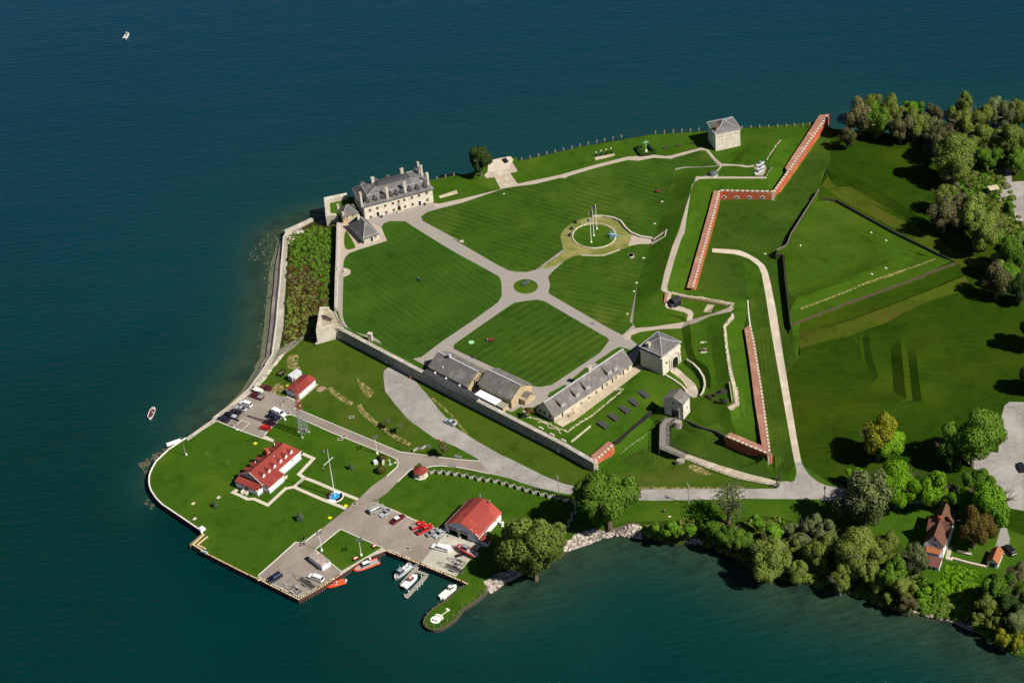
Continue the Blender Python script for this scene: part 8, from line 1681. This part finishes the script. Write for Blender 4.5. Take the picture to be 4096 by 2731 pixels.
# drift logs
for q, r_a, lb in (('Q 920,1330 Q 1040,1360 Q 1170,1405', .16, 'long pale drift log along the cove waterline'), ('T 1060,795 T 1250,825 T 1490,848', .14, 'long dark submerged log off the right bank')):
    k = [G(x, .12) for x in pp(q)]; MB().cyl(k[0], k[1], r_a, r_a*.9, 7).cyl(k[1], k[2], r_a*.9, r_a*.5, 7).obj('drift_log', mat('drift_wood', (.42, .24, .13), (.3, .18, .1), 2) if 'pale' in lb else woodD, label=lb, category='log')
k = G('I 560,365', .5); 
small('broken_dock', 'pale broken dock slab leaning against the outside of the curved sea wall', 'I 575,360', 'slab', trim, lambda m: m.box(-2.6, 2.6, -.7, .7, .1, .7, bev=.1), 0, dirang('I 500,385', 'I 650,335', 0))
# ------------------------------------------------------------ trees, shrubs, rocks
KM = {'lime': leafmat('leaf_lime', (.10, .235, .006), (.17, .33, .012)), 'green': leafmat('leaf_green', (.065, .145, .010), (.115, .21, .02)), 'willow': leafmat('leaf_willow', (.115, .17, .024), (.18, .24, .045)),
      'olive': leafmat('leaf_olive', (.12, .165, .024), (.19, .235, .045)), 'brown': leafmat('leaf_brown', (.10, .10, .042), (.16, .155, .065)), 'grey': leafmat('leaf_greygreen', (.115, .15, .05), (.18, .215, .085)),
      'yellow': leafmat('leaf_yellow', (.19, .22, .012), (.27, .27, .02)), 'dark': leafmat('leaf_dark', (.022, .05, .010), (.045, .08, .018)), 'rust': leafmat('leaf_rust', (.075, .058, .012), (.12, .085, .018)), 'conifer': leafmat('needle_blue', (.075, .11, .065), (.12, .16, .10)), 'bright': leafmat('leaf_bright', (.07, .17, .008), (.12, .25, .014))}
bark = mat('bark', (.16, .12, .09), (.10, .08, .06), 2, .95)
def leafmesh(name, n, s, lobes, seed, sparse=0, shape=(1, 1, .95), droop=0):
    r = np.random.default_rng(seed); L = []
    for k in range(lobes):
        d = r.normal(size=3); d /= np.linalg.norm(d); d *= r.uniform(.30, .80)*(1 if d[2] > -.3 else .8); L.append((d*np.array(shape), r.uniform(.18, .38)))
    L.append((np.array([0, 0, .05]), .5)); tot = sum(l[1]**2 for l in L); V = []
    for c, rad in L:
        per = int(n*rad**2/tot); d = r.normal(size=(per, 3)); d /= np.linalg.norm(d, axis=1)[:, None]; rr = rad*(r.uniform(.55 if sparse else .8, 1.08, per))
        p = c+d*rr[:, None]; p[:, 2] -= droop*np.maximum(0, np.hypot(p[:, 0], p[:, 1])-.5)*.8
        t = r.normal(size=(per, 3)); u = np.cross(d, t); u /= np.linalg.norm(u, axis=1)[:, None]; v = np.cross(d, u)+d*r.uniform(-.7, .7, per)[:, None]; v /= np.linalg.norm(v, axis=1)[:, None]
        k = s*r.uniform(.6, 1.25, per)[:, None]; u *= k; v *= k*(1.5 if droop else 1); V.append(np.stack([p-u-v, p+u-v, p+u+v, p-u+v], 1).reshape(-1, 3))
    V = np.concatenate(V); me = bpy.data.meshes.new(name); m = len(V)//4
    me.vertices.add(len(V)); me.vertices.foreach_set('co', V.astype(np.float32).ravel()); me.loops.add(4*m); me.loops.foreach_set('vertex_index', np.arange(4*m)); me.polygons.add(m); me.polygons.foreach_set('loop_start', np.arange(m)*4); me.polygons.foreach_set('loop_total', np.full(m, 4)); me.update(calc_edges=True)
    me.materials.append(KM['green']); return me
CM = {'big': [leafmesh('crown_big', 26000, .0245, 34, s) for s in (1, 2)], 'dense': [leafmesh('crown_dense', 16000, .031, 26, s) for s in (3, 4, 5)], 'sparse': [leafmesh('crown_sparse', 9500, .027, 26, s, 1) for s in (6, 7, 8)],
      'willow': [leafmesh('crown_willow', 26000, .022, 40, s, 0, (1, 1, .85), .5) for s in (9, 10)], 'bare': [leafmesh('crown_bare', 1500, .028, 24, s, 1) for s in (13, 14)], 'bush': [leafmesh('crown_bush', 1500, .085, 9, s) for s in (11, 12)]}
def trunkmesh(seed, n=9):
    r = random.Random(seed); mb = MB(); mb.cyl((0, 0, -.1), (.02, .02, .75), .05, .032, 8)
    for k in range(n):
        a = r.uniform(0, 6.28); z = r.uniform(.35, .75); l = r.uniform(.3, .55); p = Vector((0, 0, z)); q = p+Vector((math.cos(a)*l*.55, math.sin(a)*l*.55, l*.8)); mb.cyl(p, q, .022, .012, 5)
        for j in range(3): b = a+r.uniform(-1, 1); w2 = q+Vector((math.cos(b)*.22, math.sin(b)*.22, r.uniform(.05, .22))); mb.cyl(q, w2, .011, .004, 4)
    return mb
TM = []
for s in (1, 2, 3):
    o = trunkmesh(s).obj('trunk', bark); TM.append(o.data); bpy.data.objects.remove(o)
TC = [0]
def tree(q, r, kind, label, ct='dense', el=1.0, h=None, name='tree', cat='tree', grp=None, zb=None, trunk=True, qc=None):
    """q crown centre sight point; r crown radius in photograph pixels (crop units of the 800/2352 views)"""
    p = p1(q); TC[0] += 1; i = TC[0]; rp = r*(800/2352)
    z = zb if zb is not None else 6; rm = 8
    for _ in range(4):
        d = ray(p); P_ = G(p, z+(h or rm*1.6)*.58); dep = (np.array(P_)-CAM)@CFW; rm = rp*dep/FPX
        if zb is None: z = max(.3, gz(P_.x, P_.y, .3))
    H = h or rm*(1+el)*.98+1.2; hc = H-rm*el*.93; P_ = G(p, z+hc)
    t = thing(name, label, cat, (P_.x, P_.y, z), random.uniform(0, 6.28), grp)
    c = bpy.data.objects.new('crown', CM[ct][i % len(CM[ct])]); col.objects.link(c); c.parent = t; c.location = (0, 0, hc); c.scale = (rm*random.uniform(.88, 1.12), rm*random.uniform(.88, 1.12), rm*el*random.uniform(.92, 1.1)); c.rotation_euler = (0, 0, random.uniform(0, 6.28))
    c.material_slots[0].link = 'OBJECT'; c.material_slots[0].material = KM[kind]
    if trunk:
        k = bpy.data.objects.new('trunk', TM[i % 3]); col.objects.link(k); k.parent = t; k.scale = (H*.8*min(1, rm/6+.3), H*.8*min(1, rm/6+.3), H*.62)
    return t
wg, lg, cg, sg = 'budding trees of the upper right wood', 'bright spring trees behind the clapboard house', 'waterside trees and shrubs along the cove', 'trees on the right-hand shore'
TR = [
 ('A 2110,270', 150, 'dark', 'lone dark leafy tree at the left of the lake plaza', 'dense', 1.2), 
 ('V 1560,330', 370, 'willow', 'huge soft green willow between the boathouse and the cove', 'willow', .9), ('V 1800,200', 190, 'willow', 'smaller right-hand half of the great willow by the cove', 'willow', 1.0), ('V 1340,150', 170, 'willow', 'small leafy willow tucked behind the boathouse willow', 'willow', 1.0),
 ('Q 385,860', 325, 'green', 'big round green tree standing over the road below the brick stub', 'big', 1.0), ('Q 1800,900', 240, 'grey', 'thin leafless-topped tree in front of the road right of the utility pole', 'bare', 1.1),
 ('Q 930,1225', 125, 'green', 'round shrub at the left end of the cove shrubs', 'bush', .9), ('Q 1165,1225', 120, 'bright', 'bright green shrub second from the left along the cove', 'bush', .9), ('Q 1365,1235', 95, 'bright', 'small bright shrub above the rocks of the cove', 'bush', .9),
 ('U 1030,225', 115, 'green', 'dark green tree at the cove, right of the small bright shrub', 'dense', 1.1), ('U 1240,280', 160, 'green', 'broad dark green tree right on the cove waterline', 'dense', 1.0), ('U 1400,350', 130, 'green', 'green tree leaning over the dark cove water', 'dense', 1.1),
 ('U 1700,570', 225, 'willow', 'tall yellow-green willow hanging over the cove water', 'willow', 1.2), ('U 2050,690', 110, 'willow', 'narrow yellow-green willow at the water right of the tall one', 'willow', 1.5), ('U 1560,120', 105, 'bright', 'bright leafy shrub behind the cove willows', 'bush', .8), ('U 1760,230', 110, 'bright', 'second bright leafy shrub behind the tall willow', 'bush', .8),
 ('U 1960,190', 95, 'grey', 'pale brushy shrub at the lawn edge behind the willows', 'sparse', .9), ('U 2180,160', 120, 'grey', 'grey-green tree below the road junction', 'dense', 1.2), ('U 2000,400', 120, 'olive', 'olive tree between the two willows', 'dense', 1.1), ('U 2230,430', 140, 'olive', 'wide olive tree behind the narrow willow', 'dense', 1.0),
 ('S 1330,730', 330, 'grey', 'large grey-green budding tree with two trunks below the junction', 'sparse', 1.0), ('S 1330,760', 250, 'olive', 'inner olive tree growing through the large budding tree', 'sparse', 1.0), ('S 1250,440', 110, 'lime', 'lime green tree peeping over the large budding tree', 'dense', .8),
 ('S 1730,570', 250, 'lime', 'largest vivid lime green tree left of the clapboard house', 'big', 1.15), ('S 2170,620', 190, 'lime', 'vivid lime tree directly behind the clapboard house', 'dense', 1.3), ('O 1380,400', 130*1.1, 'bright', 'green tree between the lime trees and the brown tree', 'dense', 1.3), ('O 1850,480', 250, 'bright', 'bright green tree at the edge of the lower car park', 'dense', 1.3), ('O 1580,840', 215, 'rust', 'round rust-brown tree right of the clapboard house', 'dense', 1.15), ('O 1640,130', 190, 'green', 'green tree behind the brown tree', 'dense', 1.1),
 ('P 640,1330', 255, 'yellow', 'yellow-green blossoming tree alone on the far lawn', 'dense', 1.0), ('P 740,1400', 190, 'lime', 'green lower side of the yellow blossoming tree', 'dense', 1.0), ('P 1760,1330', 320, 'green', 'broad mid-green tree left of the lower car park', 'big', 1.0), ('P 1500,1480', 190, 'green', 'green tree at the left foot of the broad tree', 'dense', 1.1),
 ('S 900,1120', 140, 'grey', 'grey-green tree above the cove, left of the olive mass', 'dense', 1.3), ('S 240,1360', 200, 'willow', 'willow at the left edge of the shoreline thicket', 'willow', 1.2), ('S 800,1330', 180, 'olive', 'olive tree in the middle of the shoreline thicket', 'dense', 1.1), ('S 620,1250', 130, 'grey', 'small grey-green tree in the shoreline thicket', 'dense', 1.0), ('S 1290,1330', 250, 'olive', 'large olive-yellow tree in front of the two-trunk tree', 'big', 1.0), ('S 1560,1300', 170, 'olive', 'olive tree left of the big house shadow', 'dense', 1.0), ('S 1960,1430', 150, 'grey', 'grey budding tree touching the clapboard house porch', 'sparse', 1.3), ('S 1150,1480', 170, 'olive', 'olive tree low at the water under the large olive-yellow tree', 'dense', 1.0),
 ('T 190,370', 130, 'olive', 'olive tree hanging to the water left of the pale bare trunk', 'dense', 1.3), ('T 350,200', 150, 'olive', 'olive tree in the dense shoreline group', 'dense', 1.0), ('T 560,240', 160, 'olive', 'yellowish olive tree in the shoreline group', 'dense', 1.1), ('T 640,400', 110, 'willow', 'small willowy tree at the waterline right of the bare trunk', 'dense', 1.3), ('T 850,260', 170, 'green', 'mid-green tree beside the maroon porch roof', 'dense', 1.0), ('T 950,430', 150, 'olive', 'olive shrub tree under the maroon porch', 'dense', .9), ('T 1120,140', 120, 'grey', 'grey spruce-like tree against the porch corner', 'dense', 1.4), ('T 750,560', 90, 'willow', 'small shrub at the bend of the waterline', 'bush', 1.1), ('T 1000,620', 120, 'brown', 'brown brush at the bank below the porch', 'sparse', .8), ('T 1150,520', 110, 'bright', 'bright shrub left of the green bank', 'bush', .9), ('T 1300,430', 80, 'bright', 'small bright shrub below the porch stair', 'bush', .9),
 ('T 2050,430', 190, 'green', 'dark tree below the garden shed', 'dense', 1.0), ('T 2260,330', 150, 'brown', 'brown tree at the right edge near the garden shed', 'dense', 1.0), ('T 1930,650', 140, 'olive', 'olive shrub on the right bank', 'dense', .9), ('T 2200,640', 160, 'dark', 'dark green tree at the right edge of the bank', 'dense', 1.0), ('T 2100,1060', 90, 'yellow', 'yellow-green small tree low on the right shore', 'dense', 1.4), ('T 2280,1090', 80, 'yellow', 'yellow-green tree in the lower right corner', 'dense', 1.4), ('T 1800,800', 100, 'olive', 'olive shrub above the stony shore', 'bush', .9), ('T 2290,850', 130, 'grey', 'grey tree at the right border of the shore', 'dense', 1.2), ('T 2020,880', 110, 'olive', 'olive-green shrub above the lower right shore', 'dense', 1),
 ('T 2350,500', 150, 'green', 'mid-green tree cut by the right picture edge', 'dense', 1), 
 ('D 270,590', 95, 'brown', 'small brown bush near the end of the brick wall', 'sparse', 1.1), ('D 430,350', 150, 'brown', 'brown budding tree nearest the brick wall end', 'dense', 1.4), ('D 560,230', 130, 'olive', 'yellow-topped tree at the left of the lake wood', 'sparse', 1.2), ('D 620,400', 150, 'green', 'green tree low in the left of the lake wood', 'dense', 1.3), ('D 790,330', 140, 'olive', 'olive tree in the lake wood left of the bright crown', 'dense', 1.5), ('D 1050,240', 105, 'bright', 'bright green round crown rising from the lake wood', 'dense', 1.0), ('D 900,470', 140, 'brown', 'brown-green tree below the bright crown', 'dense', 1.2), ('D 1060,440', 150, 'olive', 'olive brown tree right below the bright crown', 'dense', 1.2), ('D 1290,340', 110, 'brown', 'greyish brown tree right of the bright crown', 'sparse', 1.3), ('D 1300,500', 120, 'grey', 'grey tree at the gap in the lake wood', 'sparse', 1.2),
 ('D 1420,600', 140, 'brown', 'dark brown bare tree right of the gap in the wood', 'sparse', 1.2), ('D 1590,430', 160, 'olive', 'tall olive tree in the upper right wood', 'dense', 1.4), ('D 1650,230', 95, 'willow', 'yellowish top of the tallest tree in the upper right wood', 'dense', 1.6), ('D 1540,860', 220, 'willow', 'big pale green tree casting a black shadow on the field', 'big', 1.1), ('D 1330,700', 130, 'brown', 'brown tree left above the big pale green tree', 'sparse', 1.3), ('D 1810,380', 140, 'olive', 'olive tree at the lake edge of the upper right wood', 'dense', 1.3), ('D 1860,620', 150, 'willow', 'yellow-green tree in the middle of the upper right wood', 'dense', 1.2), ('D 1900,800', 120, 'green', 'green tree above the small bare path', 'dense', 1.1), ('D 2050,760', 90, 'bright', 'small bright tree beside the bare path', 'dense', 1.2), ('D 2190,640', 170, 'willow', 'wide yellow-green tree near the right edge of the wood', 'dense', 1.2), ('D 2000,280', 140, 'grey', 'sparse grey tree against the lake in the right wood', 'sparse', 1.3), ('D 2150,330', 140, 'grey', 'sparse grey tree second against the lake', 'sparse', 1.3), ('D 2290,330', 120, 'olive', 'olive tree at the top right picture edge', 'dense', 1.4), ('D 2280,860', 110, 'green', 'green tree at the right edge above the upper car park', 'dense', 1.1), ('D 1700,650', 120, 'olive', 'olive tree behind the big pale green tree', 'dense', 1.2), ('D 1500,1020', 130, 'brown', 'brown brush under the big pale green tree', 'sparse', 1.0),
 ('D 1420,1290', 135, 'olive', 'olive tree between the two big shadow trees', 'sparse', 1.2), ('D 1420,1500', 150, 'brown', 'brown bare tree above the island corner', 'sparse', 1.2), ('D 1760,1470', 160, 'willow', 'pale green tree below the park shelter', 'dense', 1.2), ('D 1590,1360', 100, 'brown', 'small brown tree beside the pale green tree', 'sparse', 1), ('D 2170,1400', 70, 'bright', 'little bright tree at the left edge of the upper car park', 'bush', 1.2), ('D 2000,1540', 120, 'olive', 'grey-olive tree under the upper car park', 'dense', 1.1),
 ('W 1750,80', 190, 'willow', 'large leafy tree above the island right corner', 'dense', 1.1), ('W 2180,430', 190, 'green', 'green tree right of the island corner', 'dense', 1.1), ('W 2000,600', 120, 'willow', 'small yellow-green tree right of the island tip', 'dense', 1.1), ('W 1930,880', 150, 'brown', 'brown bare tree with dark shadow east of the island', 'sparse', 1.3), ('W 2150,800', 110, 'bright', 'bright green tree between the brown tree and the right edge', 'dense', 1.3), ('W 2300,1000', 130, 'dark', 'dark tree at the right edge east of the island', 'dense', 1.2), ('W 2330,250', 110, 'green', 'green tree at the right edge below the car park corner', 'dense', 1),
 ('P 2480,60', 190, 'dark', 'dark tree just inside the right edge above the lower car park', 'dense', 1), ('P 2520,620', 170, 'dark', 'second dark tree at the right edge over the lower car park', 'dense', 1)]
for k in TR:
    bush = k[4] == 'bush'; u = k[0][0]
    tree(k[0], k[1]*(1.3 if u in 'DW' else 1.2 if u in 'UST' else 1.16), k[2], k[3], k[4], k[5], name='shrub' if bush else ('willow_tree' if 'willow' in k[3] else 'tree'), cat='shrub' if bush else 'tree', grp=wg if u in 'DW' else (lg if u == 'O' or 'lime' in k[3] else (cg if u in 'QU' else (sg if u in 'ST' else None))), trunk=not bush)
# clipped bushes, conifers
rb = leafmat('clipped_bush', (.06, .055, .010), (.09, .085, .016))
for q, r_, lb in (('J 1997,1262', 1.35, 'upper round clipped bush at the station road bend'), ('J 1980,1402', 1.65, 'lower, larger round clipped bush at the station road bend')):
    mb = MB(); g = D(q); g = G(p1(q), g.z+r_*.7); mb.ball((0, 0, 0), r_*.95, r_*.95, r_*.75, 16, 10); leafball(mb, (0, 0, 0), r_, 1500, .1, r_*.8); mb.obj('round_bush', rb, loc=g, label=lb, category='bush', group='round clipped bushes at the road bend')
def conifer(q, h, r_, lb):
    g = D(q); t = thing('conifer', lb, 'conifer', g, 0, 'little conifers on the station lawns'); mb = MB()
    for k in range(900):
        f = random.random()**.7; a = random.uniform(0, 6.28); rr = r_*(1-f)**.8*random.uniform(.6, 1.05)*(1+.15*math.sin(f*22)); p = Vector((rr*math.cos(a), rr*math.sin(a), .15+h*f)); u = Vector((math.cos(a), math.sin(a), -.25))*.17; v = Vector((-math.sin(a), math.cos(a), random.uniform(-.3, .3)))*.11; mb.add([p-u-v, p+u-v*.3, p+u+v*.3, p-u+v], [(0, 1, 2, 3)])
    mb.obj('foliage', KM['conifer'], t); MB().cyl((0, 0, -.1), (0, 0, h*.8), .1, .03, 6).obj('trunk', bark, t)
conifer('I 1070,1108', 2.6, 1.0, 'small conifer left of the station house'); conifer('I 2065,1260', 3.3, 1.45, 'largest blue-green conifer on the south lawn'); conifer('J 1637,1398', 3.0, .95, 'slim conifer on the lawn right of the flagpole')
tree('R 800,260', 90, 'brown', 'bare brown shrub beside the orange hydrant', 'sparse', .8, name='shrub', cat='shrub')
tree('N 1850,615', 42, 'grey', 'white-blossoming shrub against the boathouse side wall', 'bush', .9, name='shrub', cat='shrub', trunk=False)
tree('d 300,1030', 70, 'rust', 'low brown hedge bush at the barracks gable', 'bush', .5, name='shrub', cat='shrub', trunk=False)
tree('J 2060,840', 60, 'grey', 'grey scrubby bush on the hay slope', 'sparse', .5, name='shrub', cat='shrub', trunk=False); tree('J 2200,900', 60, 'grey', 'second grey scrubby bush lower on the hay slope', 'sparse', .5, name='shrub', cat='shrub', trunk=False)
# thicket on the west bank, greenery on the right bank (uncountable)
def scatter(name, poly, n, rr, mats_, label, cat, s=.3, flat=.7, zf=None):
    pl = np.array([p[:2] for p in poly]); lo, hi = pl.min(0), pl.max(0); mb = MB(); k = 0
    nm = len(mats_)
    while k < n:
        c = rng.uniform(lo, hi, (400, 2)); c = c[pip(c, poly)]
        for x, y in c:
            r_ = random.uniform(*rr); z = gz(x, y, .3); q_ = (x-lo[0])/(hi[0]-lo[0])*1.6-.8; w_ = .5+.25*math.sin(x*.11+y*.05)+.25*math.cos(y*.07+1)+random.uniform(-.28, .28)+(zf or 0)*max(0, q_)*.6; mi = max(0, min(nm-1, int(w_*nm)))
            for _ in range(int(22*r_+6)):
                d = Vector(rng.normal(size=3)); d.normalize(); d.z = abs(d.z); p = Vector((x, y, z))+Vector((d.x*r_, d.y*r_, d.z*r_*flat)); u = d.orthogonal().normalized()*s; v = (d.cross(u).normalized()+d*random.uniform(-.6, .6))*s*.8
                mb.add([p-u-v, p+u-v, p+u+v, p-u+v], [(0, 1, 2, 3)], mi)
            k += 1
            if k >= n: break
    mb.obj(name, mats_, kind='stuff', label=label, category=cat)
scp = P('e 960,740 1500,490 1760,560 1990,480 1960,1000 1930,1568 E 1240,0 1225,500 1110,600 1040,900 930,830 700,960 720,740 730,440 760,0 e 930,1300')
scatter('thicket', scp, 900, (.4, 1.4), [KM['olive'], KM['rust'], KM['brown'], KM['rust'], KM['green'], KM['green']], 'tangled green and brown thicket on the bank below the west parapet', 'thicket', .26, .7, 1)
scatter('bank_thicket', P('Q 780,1180 1450,1130 2200,1080 S 300,950 900,1080 1500,1180 T 900,80 1200,420 1700,560 2352,640 2352,1240 1500,800 900,700 300,500 0,440 U 1340,520 900,350 Q 800,1280'), 900, (.6, 1.8), [KM['green'], KM['olive'], KM['bright'], KM['olive']], 'leafy undergrowth filling the river bank on the right', 'undergrowth', .3)
scatter('bank_greenery', P('T 1450,180 1830,250 1800,500 1650,760 1300,690 1250,560'), 330, (.3, .8), [KM['lime'], KM['bright']], 'vivid green creeping growth on the bank below the garden wall', 'ground cover', .22)
scatter('wood_undergrowth', P('D 400,560 1150,600 1400,640 1600,1000 1500,1300 1500,1567 W 1500,150 2352,300 2352,0 D 2100,1000 2352,800 2352,450 1200,520'), 500, (.8, 2.0), [KM['olive'], KM['green'], KM['brown']], 'brushy undergrowth between the trees of the upper right wood', 'undergrowth', .34)
# riprap and half-sunk stones
def rocks(name, poly, n, rr, m, label, z0=None, cat='rocks'):
    pl = np.array([p[:2] for p in poly]); lo, hi = pl.min(0), pl.max(0); mb = MB(); k = 0
    while k < n:
        c = rng.uniform(lo, hi, (400, 2)); c = c[pip(c, poly)]
        for x, y in c:
            r_ = random.uniform(*rr)*random.uniform(.7, 1.3); z = gz(x, y, .1) if z0 is None else z0; o = len(mb.v)
            mb.ball((x, y, z+r_*.15), r_*random.uniform(.8, 1.3), r_*random.uniform(.7, 1.1), r_*.75, 6, 4)
            for j in range(o, len(mb.v)): v = mb.v[j]; mb.v[j] = (v[0]+random.uniform(-.15, .15)*r_, v[1]+random.uniform(-.15, .15)*r_, v[2]+random.uniform(-.1, .1)*r_)
            k += 1
            if k >= n: break
    mb.obj(name, m, kind='stuff', label=label, category=cat)
def stonemat(name, a, b):
    m, nt, n, bs = _new(name); g = nt.nodes.new('ShaderNodeNewGeometry'); nt.links.new(_mix(nt, a, b, g.outputs['Random Per Island']), bs.inputs['Base Color']); bs.inputs['Roughness'].default_value = .9; return m
rkm = stonemat('pale_riprap', (.13, .11, .09), (.60, .52, .45))
rocks('riprap', P('V 1015,735 1150,650 1280,590 1400,560 1440,620 1300,700 1180,770 1090,835 1050,830'), 260, (.45, .95), rkm, 'heap of pale boulders where the grass spit meets the cove')
rocks('riprap', P('V 1850,390 1950,270 2050,190 2352,120 2352,225 2150,300 1990,355'), 300, (.35, .7), rkm, 'band of pale boulders right of the great willow')
rocks('riprap', P('Q 0,1290 250,1240 440,1230 640,1170 770,1200 770,1335 480,1295 280,1340 140,1400 0,1425'), 520, (.3, .6), rkm, 'pale riprap bank below the big round tree')
rocks('riprap', P('Q 1280,1350 1450,1330 1500,1370 1480,1400 1300,1385'), 60, (.25, .5), rkm, 'small rock patch under the cove shrubs')
rocks('riprap', P('J 870,10 800,100 690,240 600,360 520,430 500,420 600,300 680,210 780,90'), 320, (.25, .5), stonemat('white_riprap', (.25, .23, .17), (.66, .62, .52)), 'strip of pale stones between the sea wall walk and the slope lawn')
rocks('riprap', P('e 905,730 1050,640 1280,600 1280,640 1050,700 1060,830 960,850 930,950 890,900'), 120, (.3, .7), rkm, 'loose pale stones at the top of the overgrown bank')
rocks('bank_stones', P('T 1000,730 1200,740 1500,800 1750,900 1930,990 1920,1010 1700,930 1480,840 1180,775'), 180, (.2, .5), mat('bank_stone', (.4, .32, .27), (.28, .22, .18), 2), 'brown stones along the waterline below the green bank')
skm = stonemat('algae_rock', (.015, .04, .03), (.07, .085, .05))
for s_, n_, r_q, lb in (('e 700,700 560,900 480,1200 430,1568 E 540,330 500,650 450,950', 260, 5.5, 'mossy boulders showing through the shallow water close to the stepped sea wall'), ('e 900,590 620,560 400,720 200,950 60,1200', 130, 6, 'mossy boulders scattered farther out off the stepped sea wall')):
    rocks('sunken_stones', ribbon(s_, r_q), n_, (.2, .6), skm, lb, -.14)
rocks('sunken_stones', P('I 640,325 520,390 400,450 300,560 230,700 180,600 120,560 330,440 500,340'), 75, (.3, .8), mat('brown_rock', (.12, .10, .065), (.07, .07, .05), 1), 'brown rocks at the waterline round the western point', -.2)
rocks('sunken_stones', P('I 300,1020 250,960 230,1020 300,1080 360,1090'), 12, (.3, .7), mat('brown_rock', (.12, .10, .065)), 'few brown rocks below the southern curve of the point', -.3)
